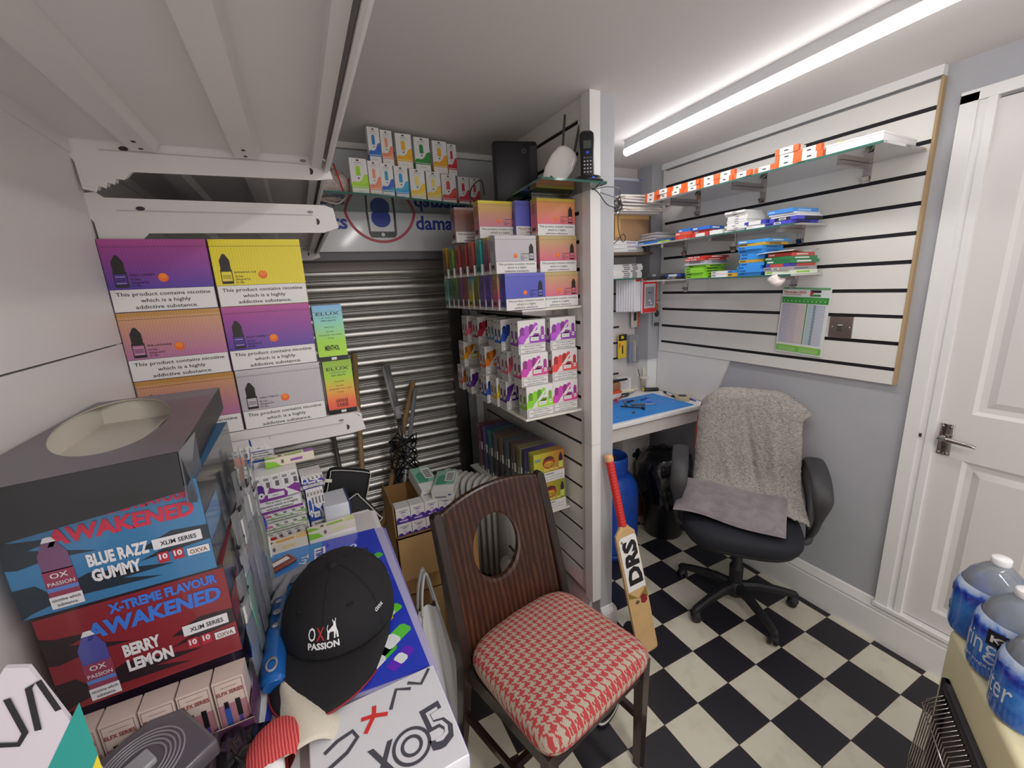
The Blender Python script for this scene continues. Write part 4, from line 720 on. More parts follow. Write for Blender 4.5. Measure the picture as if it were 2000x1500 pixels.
RD = mat('#e03a3a', .35)
def d_red(mb, F, w, h): mb.rect(F, .003, .003, w - .003, h - .003, RD, 1); mb.rect(F, w * .14, h * .14, w * .88, h * .84, mat('#c9ccd4', .3), 2); mb.rect(F, w * .22, h * .2, w * .8, h * .75, mat('#9a9da6', .3), 3); mb.text(F, 'TPU', w * .5, h * .55, h * .06, INK, 4, wd=w * .3); mb.ell(F, w * .5, h * .36, w * .08, w * .05, CARD_W, 4); mb.ell(F, w * .6, h * .28, w * .07, w * .05, CARD_W, 4)
def d_wh(mb, F, w, h): mb.rect(F, .003, .003, w - .003, h - .003, mat('#e3e0e6', .3), 1); mb.rect(F, w * .1, h * .9, w * .9, h * .97, RD, 2)
for k in range(8): hang_pack('phone_case_packet', 'white phone case packet hanging behind the red one, number %s from the front' % ['two', 'three', 'four', 'five', 'six', 'seven', 'eight', 'nine'][k], 1.935 - .0095 * k, 2.062 + .012 * k, 1.648, .115, .205, '#ebe9ec', d_wh, 'phone case packets hanging in the alcove')
hang_pack('phone_case_packet', 'red phone case packet hanging at the front in the alcove', 1.99, 2.045, 1.645, .125, .215, '#e8e6ea', d_red, 'phone case packets hanging in the alcove')
hang_pack('phone_case_packet', 'orange tool packet hanging below the red phone case packet', 2.0, 2.17, 1.44, .08, .11, '#d8cfc4', lambda mb, F, w, h: (mb.rect(F, w * .6, 0, w, h, mat('#e2623a'), 1), mb.rect(F, w * .2, h * .4, w * .5, h * .9, mat('#3a3a2a'), 2)))
hang_pack('tool_blister', 'black and grey tool blister hanging on the corner column', 2.075, 2.066, 1.50, .055, .165, '#a5a5a6', lambda mb, F, w, h: (mb.ell(F, w * .5, h * .5, w * .36, w * .4, mat('#2d2d33'), 1), mb.rect(F, w * .1, h * .02, w * .9, h * .16, mat('#4a4a52'), 1), mb.rect(F, w * .3, h * .6, w * .7, h * .9, mat('#8a7a4a'), 1)))
hang_pack('battery_packet', 'yellow and black card packet hanging above the desk', 1.885, 2.17, 1.292, .07, .16, '#e6c42a', lambda mb, F, w, h: (mb.rect(F, 0, h * .74, w, h, mat('#1c1b1e'), 1), mb.rect(F, w * .3, h * .82, w * .6, h * .94, mat('#e6c42a'), 2), mb.rect(F, w * .42, h * .2, w * .56, h * .55, mat('#1c1b1e'), 2), mb.rect(F, w * .05, h * .45, w * .25, h * .66, mat('#e0663a'), 2)))
t = thing('brush_pouch', 'clear pouch of blue and yellow brushes hanging above the desk', 'pouch', (1.985, 2.17, 1.28))
MB().box(-.045, -.008, -.19, .045, .008, 0, glassy('#dfe3e6', .7, .08)).build('pouch', parent=t)
for i, (c, hh) in enumerate((('#3a4fc8', .12), ('#3a4fc8', .14), ('#e8b82a', .15), ('#f2f0ea', .14), ('#3a3548', .11))): MB().tube([(-.03 + .015 * i, 0, -.185), (-.028 + .014 * i, 0, -.185 + hh)], .005, mat(c, .4), 8).build('brush', parent=t)

# ================================================================== UNDER THE DESK
t = thing('gas_cylinder', 'blue gas cylinder under the desk behind the cricket bat', 'gas bottle', (1.545, 1.86, 0)); GB = mat('#1f4fb4', .35, noise=.12, nscale=15)
MB().lathe([(.001, .02), (.12, .02), (.15, .045), (.158, .07), (.158, .40), (.15, .45), (.12, .50), (.07, .53), (.03, .54), (.001, .54)], GB, n=36).build('body', parent=t); MB().lathe([(.13, 0), (.135, 0), (.135, .035), (.13, .035), (.13, 0)], GB, n=30).build('foot_ring', parent=t)
mb = MB(); mb.lathe([(.085, .50), (.095, .52), (.095, .62), (.09, .63), (.085, .62), (.085, .51)], GB, n=30); mb.build('collar', parent=t); MB().tube([(0, 0, .53), (0, 0, .6), (.03, 0, .61)], [.018, .014, .01], mat('#a8904a', .3, .8), 10).build('valve', parent=t)
t = thing('waste_bin', 'black bin with a black liner under the desk', 'bin', (1.965, 1.84, 0)); BB = mat('#17161b', .35)
MB().lathe([(.001, .0), (.115, .0), (.12, .01), (.155, .45), (.16, .455)], BB, n=28).build('body', parent=t)
mb = MB(); rr = random.Random(2); rings = []
for i, (r, z) in enumerate([(.135, .22), (.158, .3), (.168, .4), (.17, .47), (.15, .53), (.11, .565), (.05, .575), (.001, .57)]): rings.append([((r * (1 + .08 * math.sin(5 * a + i) + rr.uniform(-.035, .035))) * math.cos(a), (r * (1 + .08 * math.sin(5 * a + i) + rr.uniform(-.035, .035))) * math.sin(a), z + rr.uniform(-.01, .01)) for a in [2 * PI * k / 36 for k in range(36)]])
mb.loft(rings, mat('#131217', .18, coat=.5), smooth=True); mb.build('liner', parent=t)
KBX = mat('#9a6f45', .7, noise=.1, nscale=10)
tag(MB().rbox(-.14, -.07, 0, .14, .07, .32, KBX, .003).rect(front(.28, .14, .32), .2, .08, .24, .13, CARD_W, 1).rect(front(.28, .14, .32), .2, .2, .24, .25, CARD_W, 1).build('cardboard_box', loc=(1.94, 2.12, 0)), 'brown cardboard box on the floor against the alcove wall', 'box')
mb = MB(); w, d, h = .24, .12, .3; mb.rbox(-w / 2, -d / 2, 0, w / 2, d / 2, h, mat('#cfcac6', .5), .003); F = front(w, d, h); mb.frame(F, .06, .05, .2, .25, .002, mat('#b06a5a'), 1); GT = mat('#1f3a30')
for u, v, r in ((.1, .15, .018), (.13, .17, .022), (.16, .14, .018), (.13, .13, .02)): mb.ell(F, u, v, r, r * 1.1, GT, 2, n=9)
mb.rect(F, .1, .085, .16, .092, GT, 2); tag(mb.build('picture_box', loc=(1.93, 2.125, .321)), 'white box printed with a dark plant picture, on the cardboard box', 'box')

# ================================================================== OFFICE CHAIR WITH BLANKET AND CUSHION
ox, oy, oth = 1.79, 1.188, math.radians(-50.3); BKC = mat('#1d1c20', .5, bump=.3, bscale=500); BF = mat('#1b1c26', .75, bump=.3, bscale=700); RF = mat('#d63a22', .7)
t = thing('office_chair', 'black swivel office chair with a red back under a grey blanket', 'chair', (ox, oy, 0), oth); oc = t
def sgn(v): return (v > 0) - (v < 0)
def cushion(cx, cy, z0, z1, hx, hy, n=3.2, seg=40, dome=.012, dish=0.0):
    rings = []; st = [(0, .90), (.12, .97), (.35, 1.0), (.65, .995), (.85, .96), (.95, .90)]
    for t_, k in st: rings.append([(cx + hx * k * sgn(math.cos(a)) * abs(math.cos(a)) ** (2 / n), cy + hy * k * sgn(math.sin(a)) * abs(math.sin(a)) ** (2 / n), z0 + (z1 - z0) * t_) for a in [2 * PI * i / seg for i in range(seg)]])
    for k in (.75, .5, .25, .02): rings.append([(cx + hx * k * sgn(math.cos(a)) * abs(math.cos(a)) ** (2 / n), cy + hy * k * sgn(math.sin(a)) * abs(math.sin(a)) ** (2 / n), z1 + dome * (1 - k * k)) for a in [2 * PI * i / seg for i in range(seg)]])
    return rings
MB().loft(cushion(-.01, -.03, .435, .52, .255, .245), BF, cap=True).build('seat', parent=t); MB().loft(cushion(-.01, -.03, .415, .445, .235, .225, dome=0), BKC, cap=True).build('seat_pan', parent=t)
MB().lathe([(.03, .075), (.032, .2), (.032, .21), (.024, .212), (.024, .40), (.05, .405), (.05, .42)], BKC, n=20).build('gas_lift', parent=t)
MB().lathe([(.001, .045), (.04, .05), (.045, .06), (.045, .105), (.035, .12), (.03, .125)], BKC, n=20).build('hub', parent=t)
for k in range(5):
    a = math.radians(107 + 72 * k) - oth; c, s = math.cos(a), math.sin(a); mb = MB(); rings = []
    for q, zt, hw, hh in ((.03, .10, .022, .022), (.10, .105, .02, .018), (.2, .09, .017, .015), (.26, .075, .016, .014), (.285, .068, .014, .013), (.295, .062, .006, .008)):
        rings.append([(q * c - o_ * s, q * s + o_ * c, zt + z_) for o_, z_ in ((-hw, -hh), (hw, -hh), (hw, hh * .4), (hw * .5, hh), (-hw * .5, hh), (-hw, hh * .4))])
    mb.loft(rings, BKC, cap=True, smooth=False); leg = mb.build('leg', parent=t)
    x, y = .272 * c, .272 * s; cas = MB(); yaw = a + .9
    cas.lathe([(.012, .058), (.02, .05), (.024, .035)], BKC, c=(x, y, 0), n=14)
    for o_ in (-1, 1): cas.lathe([(.001, -.008), (.02, -.008), (.0235, -.004), (.0235, .004), (.02, .008), (.001, .008)], BKP, M=Matrix.Translation((x + .013 * o_ * math.cos(yaw), y + .013 * o_ * math.sin(yaw), .024)) @ Matrix.Rotation(yaw, 4, 'Z') @ Matrix.Rotation(PI / 2, 4, 'Y'), n=18)
    cas.build('caster', parent=leg)
for s in (-1, 1):
    pts = [(s * .20, .0, .402), (s * .275, .0, .405), (s * .29, .02, .44), (s * .295, .09, .52), (s * .295, .14, .66), (s * .293, .15, .735), (s * .29, .10, .778), (s * .287, -.02, .768), (s * .285, -.10, .73), (s * .288, -.125, .67), (s * .29, -.10, .60), (s * .292, -.05, .51), (s * .29, .0, .445)]
    P = []
    for i in range(len(pts) - 1):
        for k in range(4):
            f_ = k / 4; p0 = Vector(pts[max(i - 1, 0)]); p1 = Vector(pts[i]); p2 = Vector(pts[i + 1]); p3 = Vector(pts[min(i + 2, len(pts) - 1)])
            P.append(.5 * ((2 * p1) + (-p0 + p2) * f_ + (2 * p0 - 5 * p1 + 4 * p2 - p3) * f_ ** 2 + (-p0 + 3 * p1 - 3 * p2 + p3) * f_ ** 3))
    P.append(Vector(pts[-1])); rad = [.014 + .020 * max(0, min(1, (p.z - .56) / .12)) for p in P]; rings = []
    for i, p in enumerate(P):
        d = (P[min(i + 1, len(P) - 1)] - P[max(i - 1, 0)]).normalized(); side = Vector((1, 0, 0)); b = d.cross(side).normalized(); side = b.cross(d).normalized()
        rings.append([p + side * (rad[i] * 1.15 * math.cos(a)) + b * (.013 * math.sin(a)) for a in [2 * PI * k / 12 for k in range(12)]])
    MB().loft(rings, mat('#3d3b3e', .5, bump=.3, bscale=400) if True else BKC, cap=True).build('armrest', parent=t)
def back_y(z): return .165 + .10 * (z - .55)
rings = []
for z, k in ((.56, .72), (.58, .86), (.66, .97), (.78, 1), (.92, .97), (1.0, .9), (1.035, .8), (1.045, .6)):
    rings.append([(.225 * k * sgn(math.cos(a)) * abs(math.cos(a)) ** .7, back_y(z) + .026 * sgn(math.sin(a)) * abs(math.sin(a)) ** .8 - .03 * (1 - (math.cos(a)) ** 2) * 0 + .02 - .035 * (abs(math.cos(a)) ** 2), z) for a in [2 * PI * i / 32 for i in range(32)]])
MB().loft(rings, RF, cap=True).build('backrest', parent=t); MB().bar((0, .12, .40), (0, .235, .42), .06, .012, BKC).bar((0, .235, .414), (0, .24, .62), .06, .014, BKC).build('back_bracket', parent=t)
# blanket
def fleece(c1, c2, scale, bumpd):
    m = bpy.data.materials.new('fleece'); m.use_nodes = True; nt = m.node_tree; b = nt.nodes['Principled BSDF']; tc = nt.nodes.new('ShaderNodeTexCoord'); n = nt.nodes.new('ShaderNodeTexNoise'); n.inputs['Scale'].default_value = scale; n.inputs['Detail'].default_value = 4; n.inputs['Distortion'].default_value = .8
    mp = nt.nodes.new('ShaderNodeMapping'); mp.inputs['Scale'].default_value = (1, 1, 2.2); nt.links.new(tc.outputs['Object'], mp.inputs[0]); nt.links.new(mp.outputs[0], n.inputs['Vector'])
    cr = nt.nodes.new('ShaderNodeValToRGB'); cr.color_ramp.elements[0].position = .35; cr.color_ramp.elements[0].color = lin(c1); cr.color_ramp.elements[1].position = .62; cr.color_ramp.elements[1].color = lin(c2); nt.links.new(n.outputs['Fac'], cr.inputs[0]); nt.links.new(cr.outputs[0], b.inputs['Base Color'])
    bp = nt.nodes.new('ShaderNodeBump'); bp.inputs['Strength'].default_value = .9; bp.inputs['Distance'].default_value = bumpd; nt.links.new(n.outputs['Fac'], bp.inputs['Height']); nt.links.new(bp.outputs[0], b.inputs['Normal']); b.inputs['Roughness'].default_value = .95; b.inputs['Sheen Weight'].default_value = .4; return m
FL = fleece('#857e79', '#bab3ad', 110, .006)
path = [(.248, .80), (.250, .92), (.248, 1.02), (.240, 1.062), (.215, 1.078), (.178, 1.067), (.155, 1.03), (.142, .95), (.130, .86), (.120, .77), (.110, .69), (.09, .635), (.05, .60), (.0, .585), (-.05, .573)]
def spath(t_):
    x = t_ * (len(path) - 1); i = min(int(x), len(path) - 2); f_ = x - i; p0, p1, p2, p3 = [Vector(path[max(0, min(len(path) - 1, i + k))]) for k in (-1, 0, 1, 2)]
    return .5 * ((2 * p1) + (-p0 + p2) * f_ + (2 * p0 - 5 * p1 + 4 * p2 - p3) * f_ ** 2 + (-p0 + 3 * p1 - 3 * p2 + p3) * f_ ** 3)
NU, NV = 70, 96; rows = []; rr = random.Random(11)
for j in range(NV + 1):
    v = j / NV; p = spath(v); row = []; pn = spath(min(1, v + .01)) - spath(max(0, v - .01)); nx_, nz_ = (pn.y, -pn.x); ln = math.hypot(nx_, nz_) or 1; nx_, nz_ = nx_ / ln, nz_ / ln
    if v > .45: wl, wr = .225 + .035 * (v - .45), .225 + .05 * (v - .45)
    else: wl, wr = .215 - .035 * math.sin(PI * min(1, v / .45)) ** 2, .195 + .08 * max(0, 1 - abs(v - .38) / .12)
    for i in range(NU + 1):
        u = -1 + 2 * i / NU; x = u * (wl if u < 0 else wr) + .012; edge = max(0, abs(u) - .8) / .2
        fold = .013 * math.sin(3.2 * u + 5.5 * v + 1.2) * min(1, v * 3) + .011 * math.exp(-((u - .02 - (v - .55) * .9) / .07) ** 2) * (v > .4) * min(1, (v - .4) * 5) * -1.4 + .012 * math.exp(-((u + .28 - (v - .75) * 1.1) / .08) ** 2) * max(0, min(1, (v - .5) * 4)) + .012 * math.exp(-((u - .48 - (v - .6) * .5) / .09) ** 2) * max(0, min(1, (v - .42) * 5))
        n1 = rr.uniform(-.0022, .0022) ; droop = -.03 * edge ** 2 * (v > .25)
        y = p.x - fold * abs(nx_) * 1.0 + .03 * edge ** 2 * (1 if .3 < v < .85 else 0) * (1 if u < 0 else .4) + n1; z = p.y + fold * .6 * (1 - abs(nx_)) + droop * .3 + n1 - .05 * (max(0, abs(u) - .55) / .45) ** 2 * math.sin(PI * min(1, v / .5)) + (-.10 * max(0, u - .55) * (v > .3) * (v < .5)) + (.045 * u * max(0, v - .86) / .14 * -.6)
        row.append((x + n1, y + (-.05 * (u * .5 + .2) * max(0, (v - .85) / .15)), z))
    rows.append(row)
mb = MB(); mb.loft(rows, FL, close=False, smooth=True); bl = tag(mb.build('blanket', loc=(ox, oy, 0), rz=oth), 'fluffy grey fleece blanket draped over the office chair back', 'blanket')
so = bl.modifiers.new('thickness', 'SOLIDIFY'); so.thickness = .007; so.offset = 1
GPL = fleece('#7f757b', '#90868b', 18, .0006); rows = []
for j in range(25):
    v = j / 24; row = []
    for i in range(41):
        u = i / 40; r_ = min(u, 1 - u, v * .8, (1 - v) * .8); th = .03 * min(1, r_ / .18) ** .5; row.append((u, v, th, r_))
    rows.append(row)
def pil(sn): return [[(-.23 + .46 * u, -.135 + .27 * v + .012 * math.sin(6 * u) * (1 - v), .0 + sn * th + .004 * math.sin(9 * u + 5 * v) + .014 * math.exp(-((u - .55) ** 2 + (v - .4) ** 2) * 60) * (sn > 0)) for u, v, th, r_ in row] for row in rows]
mb = MB(); mb.loft(pil(1), GPL, close=False); mb.loft([list(reversed(r)) for r in pil(-.6)], GPL, close=False)
M_ = Matrix.Translation((ox, oy, 0)) @ Matrix.Rotation(oth, 4, 'Z') @ Matrix.Translation((-.058, -.07, .578)) @ Matrix.Rotation(math.radians(-9), 4, 'Z') @ Matrix.Rotation(math.radians(12), 4, 'X') @ Matrix.Rotation(math.radians(2), 4, 'Y')
o = tag(mb.build('cushion'), 'smooth grey velvet cushion lying on the office chair seat', 'cushion'); o.matrix_world = M_

# ================================================================== CHAIR, BAT, SHOES
def wood(c1, c2, c3):
    m = bpy.data.materials.new('stained_wood'); m.use_nodes = True; nt = m.node_tree; b = nt.nodes['Principled BSDF']; N = nt.nodes.new; Lk = nt.links.new
    tc = N('ShaderNodeTexCoord'); mp = N('ShaderNodeMapping'); mp.inputs['Scale'].default_value = (16, 16, 1.5); n = N('ShaderNodeTexNoise'); n.inputs['Scale'].default_value = 2.2; n.inputs['Detail'].default_value = 7; n.inputs['Distortion'].default_value = 1.6
    Lk(tc.outputs['Object'], mp.inputs[0]); Lk(mp.outputs[0], n.inputs['Vector']); w = N('ShaderNodeTexWave'); w.inputs['Scale'].default_value = .9; w.inputs['Distortion'].default_value = 5; w.inputs['Detail'].default_value = 4; Lk(mp.outputs[0], w.inputs['Vector'])
    mx = N('ShaderNodeMath'); mx.operation = 'MULTIPLY'; Lk(n.outputs['Fac'], mx.inputs[0]); Lk(w.outputs['Fac'], mx.inputs[1])
    cr = N('ShaderNodeValToRGB'); e = cr.color_ramp.elements; e[0].position = .08; e[0].color = lin(c1); e[1].position = .85; e[1].color = lin(c3); k = e.new(.36); k.color = lin(c2); Lk(mx.outputs[0], cr.inputs[0]); Lk(cr.outputs[0], b.inputs['Base Color'])
    b.inputs['Roughness'].default_value = .3; b.inputs['Coat Weight'].default_value = .3; b.inputs['Coat Roughness'].default_value = .15; return m
def houndstooth():
    m = bpy.data.materials.new('houndstooth_cloth'); m.use_nodes = True; nt = m.node_tree; b = nt.nodes['Principled BSDF']; N = nt.nodes.new; Lk = nt.links.new
    tc = N('ShaderNodeTexCoord'); sx = N('ShaderNodeSeparateXYZ'); Lk(tc.outputs['Object'], sx.inputs[0]); s = .0245 / 8
    def M_(op, a, b_=None):
        n = N('ShaderNodeMath'); n.operation = op
        for i, x in enumerate((a, b_)):
            if x is None: continue
            if isinstance(x, (int, float)): n.inputs[i].default_value = x
            else: Lk(x, n.inputs[i])
        return n.outputs[0]
    zz = M_('MULTIPLY', sx.outputs[2], .8)
    i = M_('FLOOR', M_('DIVIDE', M_('ADD', sx.outputs[0], 5.0), s)); j = M_('FLOOR', M_('DIVIDE', M_('SUBTRACT', M_('ADD', sx.outputs[1], 5.0), zz), s))
    ci = M_('LESS_THAN', M_('MODULO', i, 8), 4); cj = M_('LESS_THAN', M_('MODULO', j, 8), 4); tw = M_('LESS_THAN', M_('MODULO', M_('ADD', i, j), 4), 2)
    mx = N('ShaderNodeMix'); mx.data_type = 'FLOAT'; Lk(tw, mx.inputs[0]); Lk(ci, mx.inputs[2]); Lk(cj, mx.inputs[3])
    c = N('ShaderNodeMixRGB'); Lk(mx.outputs[0], c.inputs[0]); c.inputs[1].default_value = lin('#b9ad9b'); c.inputs[2].default_value = lin('#bb4346')
    n = N('ShaderNodeTexNoise'); n.inputs['Scale'].default_value = 420; Lk(tc.outputs['Object'], n.inputs['Vector']); bp = N('ShaderNodeBump'); bp.inputs['Strength'].default_value = .6; bp.inputs['Distance'].default_value = .0015; Lk(n.outputs['Fac'], bp.inputs['Height']); Lk(bp.outputs[0], b.inputs['Normal'])
    Lk(c.outputs[0], b.inputs['Base Color']); b.inputs['Roughness'].default_value = .9; return m
WD = wood('#2c170f', '#422519', '#6a3f20'); WE = mat('#2a1b18', .35, coat=.3)
t = thing('dining_chair', 'dark wooden chair with oval hole in its back and red houndstooth seat', 'chair', (.592, .963, 0), math.radians(12.8))
def bk(z): return .215 + .115 * ((z - .45) / .5) ** 1.15 if z > .45 else .215 + .07 * ((.45 - z) / .45) ** 1.3
for s in (-1, 1):
    mb = MB(); zs = [0, .12, .25, .38, .45, .55, .65, .75, .85, .925]; rings = []
    for z in zs:
        hw = .013 + .005 * min(1, z / .45); hd = .016 + .01 * math.sin(PI * min(1, z / .93)); y = bk(z); x = s * (.232 - .012 * (z > .5) * (z - .5))
        rings.append([(x + a * hw, y + b_ * hd, z) for a, b_ in ((-1, -.8), (-.8, -1), (.8, -1), (1, -.8), (1, .8), (.8, 1), (-.8, 1), (-1, .8))])
    z = .94; rings.append([(s * .226 + a * .008, bk(.94) + b_ * .012, .935) for a, b_ in ((-1, -.8), (-.8, -1), (.8, -1), (1, -.8), (1, .8), (.8, 1), (-.8, 1), (-1, .8))])
    mb.loft(rings, WE, cap=True, smooth=False); mb.build('rear_leg', parent=t)
    mb = MB(); mb.bar((s * .205, -.165, 0), (s * .213, -.165, .44), .028, .028, WE, w2=(.036, .036)); mb.build('front_leg', parent=t)
n = 56; rows = []; inner = []; outer = []; cz, rx_, rz_ = .745, .098, .112; hx0 = -.022
for k in range(n):
    a = 2 * PI * k / n; c, s = math.cos(a), math.sin(a); inner.append((hx0 + rx_ * c, cz + rz_ * s))
    X0, X1, Zb = .217, .217, .435
    tt = min((X0 / abs(c)) if abs(c) > 1e-6 else 9, ((.955 - cz) / s) if s > 1e-6 else 9, ((cz - Zb) / -s) if s < -1e-6 else 9); x = tt * c; z = cz + tt * s
    if z > .9: z = min(z, .927 + .03 * (1 - (x / .217) ** 2)); 
    if s > 0 and abs(x) < .2169: z = .927 + .03 * (1 - (x / .217) ** 2)
    outer.append((x, z))
def bpt(x, z, off): return (x, bk(z) + off + .016 * (1 - (x / .217) ** 2), z)
mid = [[((1 - f_) * i_[0] + f_ * o_[0], (1 - f_) * i_[1] + f_ * o_[1]) for i_, o_ in zip(inner, outer)] for f_ in (0, .05, .3, .6, .95, 1)]
offs = [0, -.0035, -.0035, -.0035, -.0035, 0]
rings = [[bpt(x, z, -.008 + o_) for x, z in r] for r, o_ in zip(mid, offs)] + [[bpt(x, z, .008 - o_ * .5) for x, z in r] for r, o_ in zip(reversed(mid), reversed(offs))]
rings.append(rings[0]); MB().loft(rings, WD, smooth=False).build('back_panel', parent=t)
mb = MB(); mb.bar((-.205, -.165, .405), (.205, -.165, .405), .022, .055, WE).bar((-.212, -.165, .405), (-.225, .215, .405), .02, .055, WE).bar((.212, -.165, .405), (.225, .215, .405), .02, .055, WE).bar((-.22, .21, .405), (.22, .21, .405), .022, .055, WE); mb.build('seat_frame', parent=t)
for s in (-1, 1): MB().bar((s * .209, -.165, .2), (s * .228, .235, .2), .016, .03, WE).build('side_stretcher', parent=t)
MB().bar((-.218, .0, .2), (.218, .0, .2), .016, .028, WE).build('cross_stretcher', parent=t)
rings = []; HT = houndstooth()
def seat_out(k, z):
    o = []
    for i in range(64):
        a = 2 * PI * i / 64; c, s = math.cos(a), math.sin(a); x = .232 * sgn(c) * abs(c) ** .28; y = .205 * sgn(s) * abs(s) ** .28
        if y > 0: x *= 1.0; y = y * (1.0 + .14 * (1 - (x / .232) ** 2))
        x *= 1 + .03 * (-y / .2); o.append((x * k, .005 + y * k, z))
    return o
for k, z in ((.955, .434), (1, .442), (1.012, .458), (1.0, .474), (.965, .487), (.88, .499), (.72, .509), (.5, .516), (.28, .519), (.05, .520)): rings.append(seat_out(k, z))
MB().loft(rings, HT, cap=True).build('seat', parent=t)

# cricket bat leaning on the end of the partition
t = thing('cricket_bat', 'cricket bat with red ribbed grip leaning on the end of the partition', 'bat', (0, 0, 0)); toe = Vector((1.158, 1.145, .045)); axis = (Vector((1.105, 1.352, .905)) - toe).normalized(); xa = Vector((.995, -.03, 0)); xa = (xa - axis * xa.dot(axis)).normalized(); ya = axis.cross(xa)
t.matrix_world = Matrix(((xa.x, ya.x, axis.x, toe.x), (xa.y, ya.y, axis.y, toe.y), (xa.z, ya.z, axis.z, toe.z), (0, 0, 0, 1)))
WB = mat('#d9b27c', .4, noise=.1, nscale=14, coat=.25); rings = []
for z, hw, ft, bk_ in ((0, .047, .010, .008), (.01, .052, .012, .012), (.2, .054, .014, .03), (.4, .054, .014, .024), (.5, .054, .013, .016), (.54, .05, .012, .012), (.56, .03, .014, .012), (.575, .018, .014, .013)):
    rings.append([(-hw, -ft * .7, z), (-hw * .6, -ft, z), (hw * .6, -ft, z), (hw, -ft * .7, z), (hw, ft * .2, z), (0, bk_, z), (-hw, ft * .2, z)])
MB().loft(rings, WB, cap=True, smooth=False).build('blade', parent=t)
mb = MB(); pr_ = []
for i in range(64):
    z = .572 + .29 * i / 63; pr_.append((.0165 + .0018 * (1 if (i % 3) else -.4) + .003 * max(0, (.6 - z) / .03) * .5, z))
mb.lathe(pr_, mat('#d9322e', .45), n=18); mb.build('grip', parent=t); MB().lathe([(.001, .862), (.0175, .862), (.019, .865), (.019, .885), (.017, .89), (.001, .89)], mat('#e8b584', .4), n=18).build('handle_cap', parent=t)
mb = MB(); F = fr((-.052, -.0142, 0), (1, 0, 0), (0, 0, 1)); mb.poly([(.02, .53), (.088, .53), (.1, .52), (.1, .29), (.005, .29), (.005, .52)], F, mat('#f1efec', .35), 1)
mb.text(F, 'DRS', .055, .31, .07, mat('#16151a', .35), 3, wd=.195, bold=.05, rot=PI / 2, al='l', fn=lambda a, b: F @ Vector((a + .033, b + .004, .0008)))
mb.poly([(.003, .288), (.05, .25), (.1, .285), (.1, .24), (.003, .262)], F, mat('#8a7a2a', .4), 2); mb.poly([(.06, .225), (.078, .218), (.094, .228), (.092, .25), (.075, .262), (.06, .25)], F, mat('#8e1f2a', .4), 3); mb.ell(F, .04, .235, .012, .008, mat('#6a5a3a', .4), 3, n=10); mb.ell(F, .02, .51, .006, .006, mat('#a8842a', .3, .6), 3, n=12)
mb.build('sticker', parent=t)
def shoe(label, x, y, rz):
    t = thing('shoe', label, 'shoe', (x, y, 0), rz, 'black trainers on the floor'); n = 40
    def out(k, z): return [(k * (.045 - .010 * math.sin(a) * (1 if math.sin(a) < 0 else .2)) * math.cos(a) * (1.0 if math.sin(a) > 0 else .85), k * .14 * math.sin(a), z) for a in [2 * PI * i / n for i in range(n)]]
    MB().loft([out(.97, 0), out(1.02, .008), out(1.0, .022), out(.96, .026)], mat('#2b2a2e', .6), cap=True).build('sole', parent=t)
    MB().loft([out(1.025, .017), out(1.028, .021), out(1.0, .024)], mat('#dcdad6', .5)).build('midsole_stripe', parent=t)
    up = [out(.95, .024)]
    for z, ky in ((.045, .94), (.06, .86), (.072, .7)): up.append([(x_ * ky, y_ * (ky if y_ > 0 else ky * (.92 if z < .07 else .88)) - .01 * (z > .05), z + (.02 if y_ < -.02 else 0) * (z > .05)) for x_, y_, _ in out(.95, z)])
    MB().loft(up, mat('#1a191d', .6), cap=True).build('upper', parent=t)
    for k in range(3): MB().tube([(-.03, .02 + .022 * k, .066), (0, .022 + .022 * k, .077), (.03, .02 + .022 * k, .066)], .0028, mat('#d8d6d2', .6), 6).build('lace', parent=t)
shoe('black trainer under the toe of the cricket bat', 1.10, 1.20, 2.4); shoe('black trainer nearer the wooden chair leg', .90, 1.09, 2.2)

# ================================================================== ON TOP OF THE PARTITION SHELF
t = thing('cordless_phone', 'black cordless phone standing in its charging cradle', 'phone', (1.0, 1.345, 1.9855), -.5)
MB().lathe([(.001, 0), (.05, 0), (.056, .006), (.056, .014), (.045, .024), (.03, .028), (.001, .028)], BKP, n=28, sy=.85).build('cradle', parent=t)
mb = MB(); rings = []
for z, hw, hd, y in ((.015, .023, .010, .004), (.03, .024, .011, .005), (.09, .0245, .012, .009), (.15, .026, .012, .014), (.17, .025, .0115, .016), (.178, .018, .009, .017)): rings.append([(hw * sgn(math.cos(a)) * abs(math.cos(a)) ** .5, y + hd * sgn(math.sin(a)) * abs(math.sin(a)) ** .6, z) for a in [2 * PI * k / 24 for k in range(24)]])
mb.loft(rings, mat('#1a191e', .3), cap=True); hs = mb.build('handset', parent=t); F = fr((-.024, -.0108, .0), (1, 0, 0), (0, .07, 1)); mb = MB()
mb.rect(F, .01, .118, .038, .145, mat('#4a524c', .3), 3); mb.ell(F, .024, .105, .006, .005, mat('#2f5ae0', .3), 4, n=14)
for i in range(3):
    for j in range(5): mb.ell(F, .013 + .011 * i, .04 + .012 * j, .0035, .0025, mat('#c8c8cc' if j < 4 else '#7a7a80', .4), 4, n=8)
mb.build('keypad', parent=hs); MB().lathe([(.001, 0), (.008, 0), (.008, .002), (.001, .003)], mat('#2a4af0', .3, emit=3), c=(.012, -.043, .012), n=12, sy=.5).build('indicator_light', parent=t)
t = thing('router', 'large black router standing upright on the partition shelf', 'router', (.91, 1.72, 1.9855), -.25); mb = MB(); mb.rbox(-.10, -.022, 0, .09, .022, .24, mat('#1c1b20', .45), .012); mb.build('body', parent=t); MB().ring(fr((.03, -.0222, .2), (1, 0, 0), (0, 0, 1)), 0, 0, .006, .009, mat('#6a6a72'), 1, n=16).rect(fr((.055, -.0222, 0), (1, 0, 0), (0, 0, 1)), 0, .02, .03, .22, mat('#2a2a30', .25), 1).build('front_strip', parent=t)
